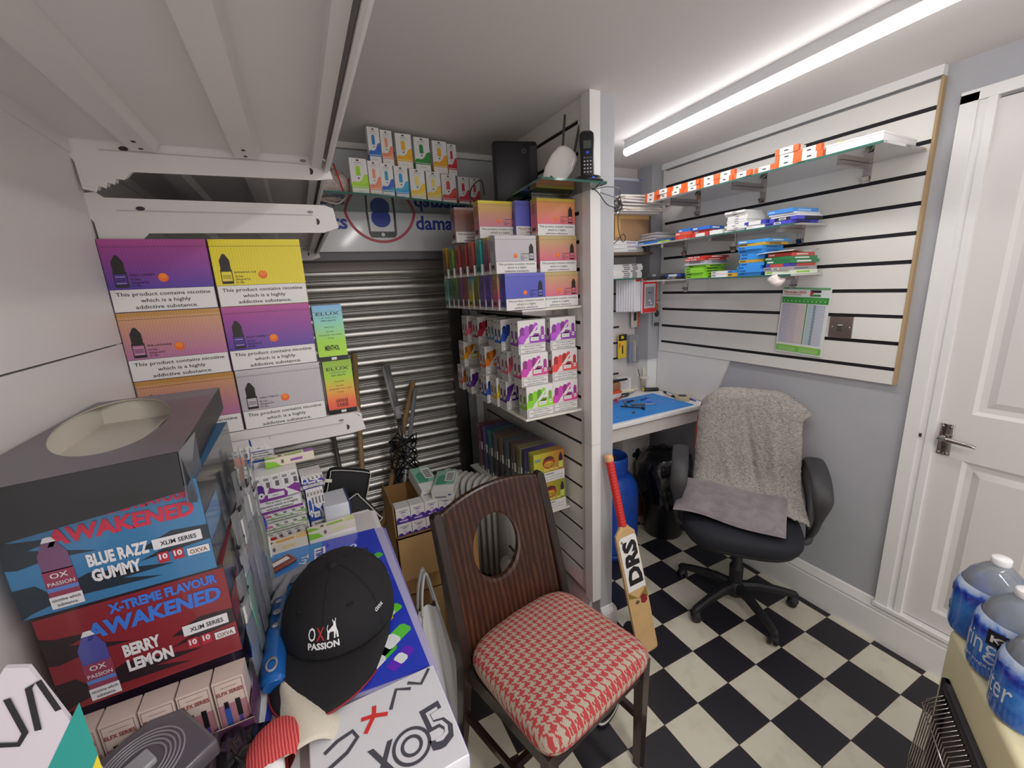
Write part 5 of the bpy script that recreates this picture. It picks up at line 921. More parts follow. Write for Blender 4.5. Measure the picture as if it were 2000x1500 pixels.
t = thing('wifi_router', 'white router leaning back with two dark antennas', 'router', (.90, 1.47, 1.992), .5, rot=(-.1, .62, -.45)); mb = MB(); mb.loft([[(hw * math.cos(a), .013 * math.sin(a), z) for a in [2 * PI * k / 24 for k in range(24)]] for hw, z in ((.012, .0), (.03, .02), (.045, .06), (.05, .11), (.043, .15), (.028, .165))], mat('#eceae6', .25, coat=.3), cap=True); mb.build('body', parent=t); MB().box(-.01, -.0145, .04, .03, -.0138, .045, BKP).build('slot', parent=t)
for s, h in ((-.025, .27), (.025, .31)): MB().tube([(s, .012, .13), (s, .02, .16), (s - .06, .03, h)], [.006, .005, .0045], mat('#4a4a4e', .35), 8).build('antenna', parent=t)
def curvy(pts, sub=6):
    P = [Vector(p) for p in pts]; o = []
    for i in range(len(P) - 1):
        p0, p1, p2, p3 = P[max(i - 1, 0)], P[i], P[i + 1], P[min(i + 2, len(P) - 1)]
        for k in range(sub): f_ = k / sub; o.append(.5 * ((2 * p1) + (-p0 + p2) * f_ + (2 * p0 - 5 * p1 + 4 * p2 - p3) * f_ ** 2 + (-p0 + 3 * p1 - 3 * p2 + p3) * f_ ** 3))
    return o + [P[-1]]
def cable(name, label, pts, r=.002, c='#1d1c20'): return tag(MB().tube(curvy(pts), r, mat(c, .45), 6).build(name), label, 'cable')
cable('cable', 'black cable loop under the phone shelf passing the partition end', [(1.03, 1.38, 1.99), (1.06, 1.362, 1.965), (1.10, 1.36, 1.925), (1.15, 1.365, 1.915), (1.175, 1.40, 1.925), (1.19, 1.46, 1.94)])
cable('cable', 'grey cable loop under the phone shelf', [(1.04, 1.372, 1.975), (1.10, 1.355, 1.985), (1.16, 1.36, 1.98), (1.172, 1.38, 1.955), (1.12, 1.36, 1.955), (1.07, 1.362, 1.965)], .0018, '#6a6a6c')
cable('cable', 'black cable standing up behind the white router', [(.95, 1.62, 1.99), (.99, 1.6, 2.06), (1.01, 1.58, 2.1), (1.0, 1.6, 2.02), (.97, 1.62, 1.99)])
cable('cable', 'black cable looping left of the black router', [(.78, 1.82, 1.99), (.75, 1.86, 2.03), (.77, 1.88, 2.08), (.8, 1.85, 2.1), (.79, 1.8, 2.03)], .0025)
rr = random.Random(21); P = [(1.232 + rr.uniform(-.03, .03), 1.46 + rr.uniform(-.025, .025), 1.94 + rr.uniform(-.035, .035)) for _ in range(26)]; P += [(1.24, 1.46, 1.90), (1.245, 1.46, 1.84), (1.265, 1.46, 1.80), (1.28, 1.46, 1.815), (1.265, 1.46, 1.83), (1.23, 1.46, 1.80), (1.19, 1.46, 1.775)]
cable('cable', 'tangled bundle of black cable hanging right of the partition', P, .0017)
t = thing('toiletry_bag', 'patterned pouch with a red zip hanging over the high glass shelf', 'bag', (.17, 1.93, 2.03)); mb = crumple(12, .085, .06, .13, mat('#cdbdb6', .6, noise=.35, nscale=90), 31); mb.v = [(x, y, z - .03) for x, y, z in mb.v]; mb.build('pouch', parent=t)
MB().tube([(.03, -.058, .10), (.04, -.07, .05), (.055, -.064, -.01)], .006, mat('#d8302c', .5), 8, flat=.5).build('zip', parent=t); MB().tube(curvy([(-.07, -.04, .0), (-.02, -.062, -.035), (.03, -.06, -.042), (.075, -.03, .0)]), .0035, mat('#b8a8a0', .6), 8).build('piping', parent=t)
t = thing('shop_light_switch_box', 'small white box on the wall at the left end of the glass shelf', 'box', (.03, 2.1, 2.03)); MB().rbox(-.03, -.03, 0, .03, .03, .06, CARD_W, .004).build('case', parent=t)

# ================================================================== BETWEEN THE SHELVES AND THE PARTITION
WP = mat('#c9a372', .6, noise=.15, nscale=20)
def stick(name, label, cat, p, q, r, m): return tag(MB().tube([p, q], r, m, 12).build(name), label, cat)
stick('broom_handle', 'upright wooden broom handle leaning on the shutter, leftmost wooden one', 'broom', (.14, 2.30, .02), (.24, 2.455, 1.32), .0135, WP)
stick('wooden_pole', 'wooden pole leaning right across the shutter behind the grey tube', 'pole', (.10, 2.15, .02), (.543, 2.44, 1.12), .0145, WP)
stick('metal_pole', 'long pale grey metal pole leaning right on the shutter', 'pole', (.20, 2.02, .02), (.535, 2.38, 1.08), .0115, mat('#b4b6c0', .35, .3))
stick('mop_handle', 'dark grey mop handle standing behind the zip cases', 'mop', (.10, 2.3, .02), (.065, 2.46, 1.02), .012, mat('#6a6866', .4, .3))
t = thing('vacuum_cleaner', 'grey upright vacuum cleaner with its cord wound round the handle', 'vacuum cleaner', (.42, 2.22, 0)); VG = mat('#858488', .35); VL = mat('#b9b9bb', .35)
MB().tube([(-.03, .18, 1.24), (-.025, .14, 1.15), (-.012, .11, 1.02)], [.02, .022, .019], VG, 14, flat=.7).build('handle', parent=t); MB().tube([(-.05, .165, 1.24), (-.04, .125, 1.12), (-.028, .10, 1.0)], [.008, .009, .008], VL, 8).build('grip_trim', parent=t)
MB().tube([(-.012, .11, 1.02), (-.008, .10, .95)], .02, VL, 12).build('collar', parent=t); MB().tube([(-.012, .10, .95), (-.008, .06, .62)], .009, CHROME, 10).build('rod', parent=t); MB().tube([(.006, .10, .95), (.01, .06, .62)], .006, CHROME, 8).build('rod', parent=t)
MB().bar((.0, .05, .68), (.025, -.01, .40), .035, .05, VG).build('neck', parent=t); MB().lathe([(.001, .12), (.075, .12), (.08, .15), (.08, .42), (.085, .44), (.085, .46), (.06, .47), (.001, .47)], mat('#a9adb0', .2, coat=.5), n=28).build('dust_bin', parent=t); MB().rbox(-.13, -.12, .01, .13, .1, .12, VG, .03).build('floor_head', parent=t)
rr = random.Random(4); P = []
for k in range(90):
    a = k * .9; P.append((-.01 + .055 * math.cos(a) * (1 + .5 * rr.random()), .035 + .03 * math.sin(a), .72 + .15 * math.cos(k * .37) * rr.uniform(.6, 1.2)))
P += [(.07, .0, .62), (.08, -.02, .5), (.09, -.03, .45)]; MB().tube(P, .0045, mat('#141316', .4), 6).build('power_cord', parent=t); MB().lathe([(.001, 0), (.02, 0), (.024, .02), (.014, .05), (.001, .05)], BKP, c=(.09, -.04, .39 + .03), n=14).build('plug', parent=t)
# oil heater
t = thing('oil_heater', 'white ribbed oil radiator standing in front of the shutter', 'heater', (.575, 2.15, 0), math.radians(-52)); HW = mat('#dddbd6', .35)
for k in range(10):
    x = .03 + .037 * k; mb = MB(); rings = []
    for dx, ins in ((-.013, .02), (-.008, .004), (0, 0), (.008, .004), (.013, .02)):
        P2 = []; hw, z0, z1, r = .075 - ins, .10 + ins, .665 - ins, .05
        for cx, cz_, a0 in ((hw - r, z1 - r, 0), (-hw + r, z1 - r, 1), (-hw + r, z0 + r, 2), (hw - r, z0 + r, 3)):
            for q in range(5): a = PI / 2 * (a0 + q / 4); P2.append((x + dx, cx + r * math.cos(a), cz_ + r * math.sin(a)))
        rings.append(P2)
    mb.loft(rings, HW, cap=True); mb.tube([(x - .02, 0, .2), (x + .02, 0, .2)], .025, HW, 12).tube([(x - .02, 0, .53), (x + .02, 0, .53)], .025, HW, 12); mb.build('fin', parent=t)
mb = MB(); mb.rbox(.385, -.08, .09, .45, .08, .60, mat('#b9b8b4', .4), .015); mb.build('control_panel', parent=t); Fq = fr((.4505, -.08, 0), (0, 1, 0), (0, 0, 1))
for z in (.53, .42): MB().lathe([(.001, .012), (.022, .012), (.026, .004), (.027, 0)], mat('#d6d5d1', .35), M=Matrix.Translation((.4505, .03, z)) @ Matrix.Rotation(PI / 2, 4, 'Y'), n=20).build('dial', parent=t)
for x in (.06, .40): MB().tube([(x, -.11, .03), (x, -.1, .08), (x, .1, .08), (x, .11, .03)], .009, BKP, 8).build('foot', parent=t)

# cardboard cartons on the floor
t = thing('cardboard_carton', 'open brown carton with its front flap folded down, purple boxes inside', 'box', (.355, 1.735, .375)); w, d, h = .27, .26, .29
mb = MB(); KI = mat('#a8804f', .7, noise=.08, nscale=15)
for b in ((-w / 2, -d / 2, 0, w / 2, d / 2, .004), (-w / 2, -d / 2, 0, -w / 2 + .004, d / 2, .425), (w / 2 - .004, -d / 2, 0, w / 2, d / 2, h), (-w / 2, d / 2 - .004, 0, w / 2, d / 2, .40), (-w / 2, -d / 2, 0, w / 2, -d / 2 + .004, .285)): mb.box(*b, KI)
mb.build('body', parent=t); MB().box(-w / 2 + .005, -d / 2 - .014, .085, w / 2 - .03, -d / 2 - .010, .285, mat('#c09a66', .65, noise=.06, nscale=15)).box(-w / 2 + .005, -d / 2 - .014, .280, w / 2 - .03, -d / 2 + .002, .285, KI).build('front_flap', parent=t)
tag(MB().rbox(-.14, -.13, 0, .14, .13, .374, mat('#8f6a40', .7, noise=.12, nscale=10), .002).box(-.03, -.1305, .0, .03, -.1299, .374, mat('#a98a5f', .4)).build('cardboard_carton', loc=(.36, 1.74, 0)), 'closed brown carton on the floor under the open one', 'box')
def purple_box():
    w, d, h = .058, .058, .070; mb = MB(); mb.box(-w / 2, -d / 2, 0, w / 2, d / 2, h, CARD_W); F = front(w, d, h); P1 = mat('#4a2f96', .4); P2 = mat('#8a4fb8', .4)
    mb.poly([(0, 0), (w, 0), (w, h * .3), (w * .85, h * .42), (w * .6, h * .36), (w * .45, h * .26), (w * .25, h * .42), (w * .08, h * .38), (0, h * .25)], F, P1, 1); mb.poly([(w * .3, h * .1), (w * .75, h * .05), (w * .8, h * .3), (w * .55, h * .36)], F, P2, 2); mb.rect(F, w * .38, h * .38, w * .62, h * .58, mat('#d8c8e0'), 2); mb.rect(F, w * .2, h * .78, w * .8, h * .82, mat('#7a7a88'), 2); mb.ell(F, w * .5, h * .68, w * .2, h * .05, P1, 2, n=12, a0=0, a1=PI)
    mb.rect(F, w * .2, h * .14, w * .8, h * .2, mat('#e6e0f0'), 3); return mb
for r in range(2):
    for c in range(4): K.put('purp', 'bulb_box', purple_box, 'white and purple small box in the open carton, %s row, %s' % (('lower', 'upper')[r], ('leftmost', 'second from left', 'third from left', 'rightmost')[c]), 'box', (.26 + .06 * c, 1.64, .643 + .0705 * r), 0, 'small purple boxes in the open carton')
for c in range(4): tag(MB().rbox(-.028, -.028, 0, .028, .028, .26, KI, .002).build('packing_block', loc=(.26 + .06 * c, 1.64, .3795)), 'brown packing block under the purple boxes, %s' % ('leftmost', 'second', 'third', 'rightmost')[c], 'packing', 'packing under the purple boxes')
def med_box(txt=True):
    w, d, h = .09, .15, .045; mb = MB(); mb.box(-w / 2, -d / 2, 0, w / 2, d / 2, h, CARD_W); T = top(w, d, h); mb.rect(T, 0, .045, w, d, mat('#8fbfa8', .4), 1); mb.poly([(.01, .05), (.05, .05), (.07, .09), (.03, .12), (.01, .1)], T, mat('#4f9a80', .4), 2); mb.rect(T, .045, .07, .085, .14, CARD_W, 3)
    for k in range(5): mb.rect(T, .05, .078 + .011 * k, .08, .083 + .011 * k, INK, 4)
    F = front(w, d, h); mb.rect(F, .01, .012, .06, .02, mat('#8a8a90'), 1); mb.ell(F, .075, .022, .008, .008, mat('#4a6ab0'), 1, n=10, a0=0, a1=PI); Rr_ = right(w, d, h); mb.rect(Rr_, .02, .015, .1, .022, mat('#8a8a90'), 1); return mb
tag(med_box().build('pod_pack', loc=(.385, 1.745, .79), rot=(.32, .12, .15)), 'white pack with green top tilted against the vacuum, left one', 'box'); tag(med_box().build('pod_pack', loc=(.465, 1.665, .788), rot=(.18, -.06, -.5)), 'white pack with green top balanced on the open carton, right one', 'box')
# carrier bag
def carrier(label, x, y, rz, W_, D_, H_, m, seed):
    rr = random.Random(seed); n = 44; rings = []; ph = [rr.uniform(0, 6) for _ in range(4)]
    for i in range(19):
        t_ = i / 18; z = H_ * t_; kx = W_ * (1.15 - .7 * t_ ** 2) ; ky = D_ * (1.1 - .98 * t_ ** 1.5); r = []
        for k in range(n):
            a = 2 * PI * k / n; f_ = 1 + .08 * math.sin(5 * a + ph[0] + 3 * t_) + .06 * math.sin(9 * a + ph[1]) + .05 * math.sin(13 * a - 4 * t_ + ph[2]); r.append((kx * f_ * math.cos(a) * (1 - .15 * (t_ < .05)), ky * f_ * math.sin(a) * (1 - .15 * (t_ < .05)), max(.001, z + .012 * math.sin(3 * a + ph[3]) * t_)))
        rings.append(r)
    t = thing('carrier_bag', label, 'bag', (x, y, 0), rz); mb = MB(); mb.loft(rings, m); mb.add(rings[0], [tuple(range(n))], m); mb.build('bag', parent=t)
    for s in (-1, 1):
        P = curvy([(-W_ * .45, D_ * .25 * s, H_ * .97), (-W_ * .3, D_ * .2 * s, H_ * 1.15), (-W_ * .02, D_ * .12 * s, H_ * 1.27), (W_ * .2, D_ * .2 * s, H_ * 1.12), (W_ * .4, D_ * .25 * s, H_ * .96)]); MB().tube(P, .012, m, 8, flat=.3).build('handle', parent=t)
    return t
carrier('thin white carrier bag standing on the floor left of the wooden chair', .265, 1.33, .1, .075, .09, .53, glassy('#f6f6f8', .22, .15), 12)
carrier('red and white carrier bag at the foot of the partition', .945, 1.60, .2, .075, .12, .24, mat('#d8282a', .3, coat=.3), 13)
tag(crumple(8, .06, .06, .12, mat('#e9e8ea', .5), 3).build('white_paper', loc=(.93, 1.585, .22)), 'crumpled white paper sticking out of the red bag', 'paper')
tag(crumple(8, .075, .09, .12, mat('#4a4852', .3, coat=.4), 8).build('grey_plastic_bag', loc=(.955, 1.93, .281)), 'dark grey glossy plastic bag behind the red carrier bag', 'bag')
tag(MB().rbox(-.085, -.095, 0, .085, .095, .28, mat('#8f6a40', .7, noise=.12, nscale=10), .003).build('cardboard_carton', loc=(.955, 1.95, 0)), 'brown carton on the floor by the partition under the grey bag', 'box')
tag(crumple(10, .105, .10, .32, mat('#4e4f5c', .8, bump=.4, bscale=300), 17).build('folded_jacket', loc=(.755, 1.60, 0)), 'dark grey jacket heaped on the floor seen through the hole of the chair', 'jacket')
t = thing('desk_lamp', 'small silver reflector lamp lying on the jacket', 'lamp', (.72, 1.60, .345), rot=(.7, .3, 0)); MB().lathe([(.001, .045), (.02, .043), (.04, .03), (.052, .006), (.055, 0), (.052, .001), (.036, .026), (.001, .038)], mat('#a9a6a2', .25, .4), n=26).build('shade', parent=t); MB().tube([(0, 0, .04), (0, .03, .08), (-.04, .06, .1)], .006, BKP, 8).build('neck', parent=t)
tag(MB().lathe([(.03, 0), (.036, 0), (.036, .035), (.03, .035), (.03, 0)], mat('#eceae8', .5), n=22, sx=.7).build('white_mug', loc=(.57, 1.50, .30), rot=(0, 0, .2)), 'white plastic cup seen at the bottom of the chair hole', 'cup')
tag(MB().rbox(-.09, -.08, 0, .09, .08, .299, mat('#e6e4e4', .5), .004).build('white_carton', loc=(.57, 1.50, 0)), 'white carton on the floor behind the wooden chair', 'box')
tag(crumple(7, .035, .03, .03, mat('#9ab82a', .5, noise=.5, nscale=60), 19).build('green_sponge', loc=(.635, 1.52, .299)), 'green and black scrap beside the white cup', 'sponge')
t = thing('tilted_board', 'brown cardboard sheet standing on edge behind the chair hole', 'board', (.545, 1.64, 0)); MB().box(-.03, -.003, 0, .035, .003, .66, mat('#c9985c', .65, noise=.05, nscale=12)).build('sheet', parent=t)

# ================================================================== HEATER CABINET AND WATER BOTTLES (right foreground)
ha = math.atan2(-.532, -.846); CRM = mat('#e6dcb2', .4, coat=.15)
t = thing('gas_heater', 'cream gas heater cabinet with black grille in the right foreground', 'heater', (1.352, .324, 0), ha)
# local x runs along the front, local +y is behind it (towards the camera side)
mb = MB(); mb.rbox(0, 0, .05, .42, .36, .75, CRM, .012); mb.build('cabinet', parent=t)
mb = MB(); KG = mat('#26232a', .45); mb.rbox(.055, -.014, .12, .08, .001, .645, KG, .004); mb.rbox(.34, -.014, .12, .365, .001, .645, KG, .004); mb.rbox(.055, -.014, .62, .365, .001, .645, KG, .004); mb.rbox(.055, -.014, .12, .365, .001, .145, KG, .004); mb.box(.08, -.002, .145, .34, 0, .62, mat('#3a3438', .6)); mb.build('grille_frame', parent=t)
for k in range(22): MB().tube([(.085 + .0118 * k, -.006, .14), (.085 + .0118 * k, -.04, .17), (.085 + .0118 * k, -.05, .40), (.085 + .0118 * k, -.04, .59), (.085 + .0118 * k, -.006, .62)], .0016, CHROME, 6).build('guard_wire', parent=t)
for z in (.18, .40, .585): MB().tube([(.08, -.03, z), (.1, -.052, z), (.32, -.052, z), (.345, -.03, z)], .0018, CHROME, 6).build('guard_rail', parent=t)
for x in (.03, .39):
    for y in (.03, .33): MB().lathe([(.001, 0), (.02, 0), (.024, .02), (.022, .05), (.001, .052)], BKP, c=(x, y, 0), n=14).build('caster', parent=t)
def water_bottle():
    L_ = [mat('#eef0f4', .3), None]; mb = MB(); r = .058; wt = glassy('#e4ecf6', .72, .04, '#e2ebf6'); mb.lathe([(.001, .001), (r * .8, .001), (r, .012), (r, .13), (r * .95, .145), (r * .8, .165), (r * .45, .188), (.017, .196), (.0165, .203)], wt, n=28); return mb
def bl_label():
    m = bpy.data.materials.new('water_label'); m.use_nodes = True; nt = m.node_tree; b = nt.nodes['Principled BSDF']; tc = nt.nodes.new('ShaderNodeTexCoord'); n = nt.nodes.new('ShaderNodeTexNoise'); n.inputs['Scale'].default_value = 16; n.inputs['Distortion'].default_value = 2; n.inputs['Detail'].default_value = 5
    sx = nt.nodes.new('ShaderNodeSeparateXYZ'); ad = nt.nodes.new('ShaderNodeMath'); ad.operation = 'MULTIPLY_ADD'; ad.inputs[1].default_value = 9; cr = nt.nodes.new('ShaderNodeValToRGB'); e = cr.color_ramp.elements
    nt.links.new(tc.outputs['Object'], n.inputs['Vector']); nt.links.new(tc.outputs['Object'], sx.inputs[0]); nt.links.new(sx.outputs[2], ad.inputs[0]); sb_ = nt.nodes.new('ShaderNodeMath'); sb_.operation = 'MULTIPLY_ADD'; sb_.inputs[1].default_value = .55; sb_.inputs[2].default_value = -.55; nt.links.new(n.outputs['Fac'], sb_.inputs[0]); nt.links.new(sb_.outputs[0], ad.inputs[2]); nt.links.new(ad.outputs[0], cr.inputs[0])
    e[0].position = 0; e[0].color = lin('#2f6fd0'); e[1].position = 1.0; e[1].color = lin('#cfdcf2')
    for p, c in ((.42, '#4a92e6'), (.62, '#2f62d0'), (.72, '#1c2fa8'), (.80, '#3a6ae0'), (.87, '#a8c4f2')): k = e.new(p); k.color = lin(c)
    nt.links.new(cr.outputs[0], b.inputs['Base Color']); b.inputs['Roughness'].default_value = .18; b.inputs['Coat Weight'].default_value = .6; return m
LB = bl_label(); e1 = Vector((-.846, -.532, 0)); e2 = Vector((.532, -.846, 0)); base = Vector((1.352, .324, .7505)); wn = 0
for j in range(2):
    for i in range(3):
        p = base + e1 * (-.008 + .122 * i) + e2 * (.062 + .122 * j); rz = (i * 1.3 + j * 2.1) % 6.28
        lab = 'water bottle in the wrapped pack, ' + ('front row' if j == 0 else 'back row') + ', ' + ('nearest the door' if i == 0 else ('second from the door' if i == 1 else 'farthest from the door'))
        t = thing('water_bottle', lab, 'bottle', tuple(p), 0, 'water bottles on the heater'); water_bottle().build('bottle', parent=t)
        r = .0587; MB().lathe([(r, .018), (r + .0004, .05), (r, .08), (r + .0004, .11), (r, .136)], LB, n=32).build('label', parent=t); MB().lathe([(.017, .198), (.0175, .2), (.0175, .212), (.016, .214), (.0001, .2142)], mat('#f2f2f4', .35), n=20).build('cap', parent=t)
# printed shrink film round the pack
t = thing('shrink_film', 'printed blue shrink film round the water bottle pack with pale lettering', 'wrapping', tuple(base), ha)
def fy(x): ph = (x + .008) / .122; f_ = ph - math.floor(ph + .5); return .0005 - .0 + .055 - (max(0, .0605 ** 2 - (f_ * .122) ** 2)) ** .5 * .98 - .0 + .0065 * 0
rows = []; N_ = 90
for k in range(N_ + 1):
    x = -.055 + .345 * k / N_; rows.append([(x, fy(x) + dy_, z) for z, dy_ in ((.004, .003), (.015, 0), (.06, 0), (.09, 0), (.118, .0005), (.132, .004), (.14, .009))])
mb = MB(); mb.loft(rows, LB, close=False)
mb.loft([[(-.0675 + .004 * math.cos(0), y, z) for z in (.004, .07, .142)] for y in (.03, .08, .13, .2)], LB, close=False); mb.build('film', parent=t)
def fm(a, b): return (a, fy(a) - .0012, b)
mb = MB(); LW = mat('#e6eefb', .3); mb.text(None, 'spring', .064, .058, .03, LW, fn=fm, al='l', wd=.105, bold=.0, ref='p'); mb.build('spring_lettering', parent=t); mb = MB(); mb.text(None, 'water', .186, .044, .032, LW, fn=fm, al='l', wd=.09, bold=.0, ref='w'); mb.build('water_lettering', parent=t)
mb = MB(); mb.text(None, 'no added sugar', .075, .03, .008, LW, fn=fm, al='l', wd=.09, bold=.0); mb.build('small_lettering', parent=t)
mb = MB(); q = [(.150 + .055 * i / 8) for i in range(9)]; mb.add([fm(a, .088) for a in q] + [fm(a, .124) for a in q], [(i, i + 1, i + 10, i + 9) for i in range(8)], mat('#1c1a24', .3)); mb.build('black_logo_patch', parent=t)
mb = MB(); mb.text(None, 'KND', .178, .098, .016, mat('#f0f0f4', .3), fn=lambda a, b: (a, fy(a) - .002, b), wd=.045, bold=.03); mb.build('logo_lettering', parent=t)
for u, z, c, rx in ((-.035, .10, '#dfeaf6', .011), (-.03, .05, '#c8e2c0', .016)): mb = MB(); mb.add([fm(u + rx * math.cos(2 * PI * k / 14), z + .012 * math.sin(2 * PI * k / 14)) for k in range(14)], [tuple(range(14))], mat(c, .3)); mb.build('round_badge', parent=t)

# ================================================================== LEFT FOREGROUND: STACK ON THE SHELF
ZT = 1.0305
def xtreme(bg, dk, tc, name, btl, w=.185, d=.27, h=.128):
    mb = MB(); B1 = mat(bg, .3, coat=.5); mb.box(-w / 2, -d / 2, 0, w / 2, d / 2, h, B1); F = front(w, d, h); T = mat(tc, .35); D = mat(dk, .3, coat=.4); WH = mat('#d2d0d4', .35)
    mb.poly([(0, h * .78), (w * .06, h * .74), (w * .28, h * .70), (w * .12, h * .64), (w * .3, h * .56), (w * .42, h * .50), (w * .2, h * .52), (w * .05, h * .48), (0, h * .5)], F, D, 1); mb.poly([(w, h * .5), (w * .8, h * .52), (w * .62, h * .4), (w * .75, h * .36), (w * .6, h * .28), (w, h * .34)], F, D, 1)
    mb.poly([(w * .35, h * .3), (w * .78, h * .18), (w * .5, h * .16), (w * .7, h * .08), (w * .3, h * .1), (w * .2, h * .22)], F, D, 1); mb.poly([(0, h * .3), (w * .1, h * .3), (w * .2, h * .1), (w * .05, h * .04), (0, 0)], F, D, 1); mb.rect(F, 0, h * .96, w, h, D, 2) if bg.startswith('#7') else None
    mb.text(F, 'X-TREME FLAVOUR', w * .65, h * .83, h * .09, T, 3, wd=w * .6, bold=.05); mb.text(F, 'AWAKENED', w * .58, h * .64, h * .145, T, 3, wd=w * .74, bold=.045, shear=.08)
    bx, bw = w * .22, w * .07; BT = mat(btl, .25, coat=.5)
    mb.poly([(bx - bw, h * .4), (bx + bw, h * .4), (bx + bw, h * .56), (bx + bw * .45, h * .68), (bx - bw * .45, h * .68), (bx - bw, h * .56)], F, BT, 3); mb.rect(F, bx - bw * 1.05, h * .12, bx + bw * 1.05, h * .41, mat('#8a3a52', .3), 3); mb.rect(F, bx - bw * 1.05, h * .2, bx + bw * 1.05, h * .24, mat('#5a7ab8', .3), 4)
    mb.text(F, 'OX', bx, h * .33, h * .05, WH, 5, wd=bw * 1.2); mb.text(F, 'PASSION', bx, h * .26, h * .035, WH, 5, wd=bw * 1.8); mb.rect(F, bx - bw * 1.1, h * .03, bx + bw * 1.1, h * .15, WH, 4); mb.text(F, 'nicotine which', bx, h * .1, h * .03, INK, 5, wd=bw * 1.9); mb.text(F, 'substance.', bx, h * .05, h * .03, INK, 5, wd=bw * 1.4); mb.poly([(bx - bw * .5, h * .68), (bx + bw * .5, h * .68), (bx + bw * .25, h * .73), (bx - bw * .25, h * .73)], F, WH, 4)
    a, b = name.split(' '); a = 'BLUE RAZZ' if a == 'BLUE' else a; mb.text(F, a, w * .36, h * .36, h * .12, WH, 4, al='l', wd=w * (.31 if len(a) > 6 else .2), bold=.05); mb.text(F, b, w * .36, h * .2, h * .12, WH, 4, al='l', wd=w * .25, bold=.05)
    mb.rect(F, w * .69, h * .36, w * .96, h * .47, WH, 4); mb.text(F, 'XLIM SERIES', w * .83, h * .39, h * .045, INK, 5, wd=w * .2, bold=.02); mb.rect(F, w * .70, h * .21, w * .76, h * .32, mat('#a82a3a', .3), 4); mb.rect(F, w * .78, h * .21, w * .84, h * .32, mat('#a82a3a', .3), 4); mb.text(F, '10', w * .73, h * .25, h * .055, WH, 5, wd=w * .045, bold=.04); mb.text(F, '10', w * .81, h * .25, h * .055, WH, 5, wd=w * .045, bold=.04)
    mb.rect(F, w * .86, h * .21, w * .985, h * .29, WH, 4); mb.text(F, 'OXVA', w * .923, h * .225, h * .045, mat('#7a5a3a'), 5, wd=w * .1, bold=.02)
    for Fs in (right(w, d, h),):
        mb.rect(Fs, 0, 0, d, h, D, 1); mb.rect(Fs, 0, h * .3, d * .3, h * .6, B1, 2)
    return mb
gx = 'flavour display cartons on the left'  # base colours below are darkened for the shade the cartons stand in
tag(xtreme('#7e2029', '#26181c', '#3a6fc8', 'BERRY LEMON', '#4a4a96', h=.138).build('display_carton', loc=(-.236, .757, 1.163), rot=(0, 0, .02)), 'red berry lemon display carton with blue lettering, under the blue one', 'carton', gx)
tag(xtreme('#37729f', '#1e2a34', '#c22f4a', 'BLUE GUMMY', '#6a4468').build('display_carton', loc=(-.238, .752, 1.3015), rot=(0, 0, 0)), 'blue razz gummy display carton with red lettering under the black lid box', 'carton', gx)
tag(MB().rbox(-.09, -.12, 0, .09, .12, .132, mat('#3a2a3c', .4), .003).build('inner_carton', loc=(-.25, .78, ZT)), 'dark carton behind the small tray boxes holding up the display cartons', 'carton')
# black box with oval opening
t = thing('open_black_box', 'black box with an oval opening in its top, on the blue carton', 'box', (-.25, .80, 1.4305), 0); BKB = mat('#151418', .5, coat=.05, noise=.5, nscale=14); TOPC = mat('#645e68', .4, coat=.25, noise=.08, nscale=8); h = .044; INS = mat('#d9d2c6', .7, noise=.06, nscale=10)
corners = [(.085, .2), (-.1, .2), (-.098, -.235), (.101, -.207)]; o_, i_ = [], []; n = 48
for k in range(n):
    a = 2 * PI * k / n; c, s_ = math.cos(a), math.sin(a); x, y = .066 * c, .178 * s_; i_.append((-.022 + x * math.cos(.2) - y * math.sin(.2), .015 + x * math.sin(.2) + y * math.cos(.2)))
    dx, dy = i_[-1][0] - 0, i_[-1][1] - 0; best = 9
    for (x0, y0), (x1, y1) in zip(corners, corners[1:] + corners[:1]):
        ex, ey = x1 - x0, y1 - y0; den = dx * ey - dy * ex
        if abs(den) < 1e-9: continue
        t_ = (x0 * ey - y0 * ex) / den; u_ = (x0 * dy - y0 * dx) / den
        if t_ > 0 and -1e-6 <= u_ <= 1 + 1e-6: best = min(best, t_)
    o_.append((dx * best, dy * best))
for cx, cy in corners:
    k = min(range(n), key=lambda q: (o_[q][0] - cx) ** 2 + (o_[q][1] - cy) ** 2); o_[k] = (cx, cy)
mb = MB(); mb.loft([[(x, y, h) for x, y in i_], [(x, y, h) for x, y in o_]], TOPC, smooth=False); mb.loft([[(x, y, h - .0015) for x, y in i_], [(x, y, h) for x, y in i_]], mat('#cbbfa8', .7), smooth=False); mb.build('top_panel', parent=t)
ci = [(x * .985, y * .99) for x, y in corners]; mb = MB(); mb.loft([[(x, y, 0) for x, y in corners], [(x, y, h) for x, y in corners]], BKB, smooth=False); mb.loft([[(x, y, .002) for x, y in ci], [(x, y, h - .001) for x, y in ci]], INS, smooth=False); mb.add([(x, y, .003) for x, y in ci], [(0, 1, 2, 3)], INS); mb.bar((.01, -.19, .012), (.03, .19, .014), .002, .02, INS); mb.build('sides', parent=t)
mb = MB(); mb.add([(-.098, -.2365, h), (.099, -.2085, h), (.098, -.212, -.004), (-.104, -.240, -.016)], [(0, 1, 2, 3)], BKB); mb.add([(.1, -.2085, h), (.1015, -.13, h), (.104, -.15, -.005), (.101, -.19, -.03), (.098, -.2115, -.02)], [(0, 1, 2, 3, 4)], mat('#5c6068', .3, coat=.4)); mb.build('loose_flap', parent=t).modifiers.new('t', 'SOLIDIFY').thickness = .0012
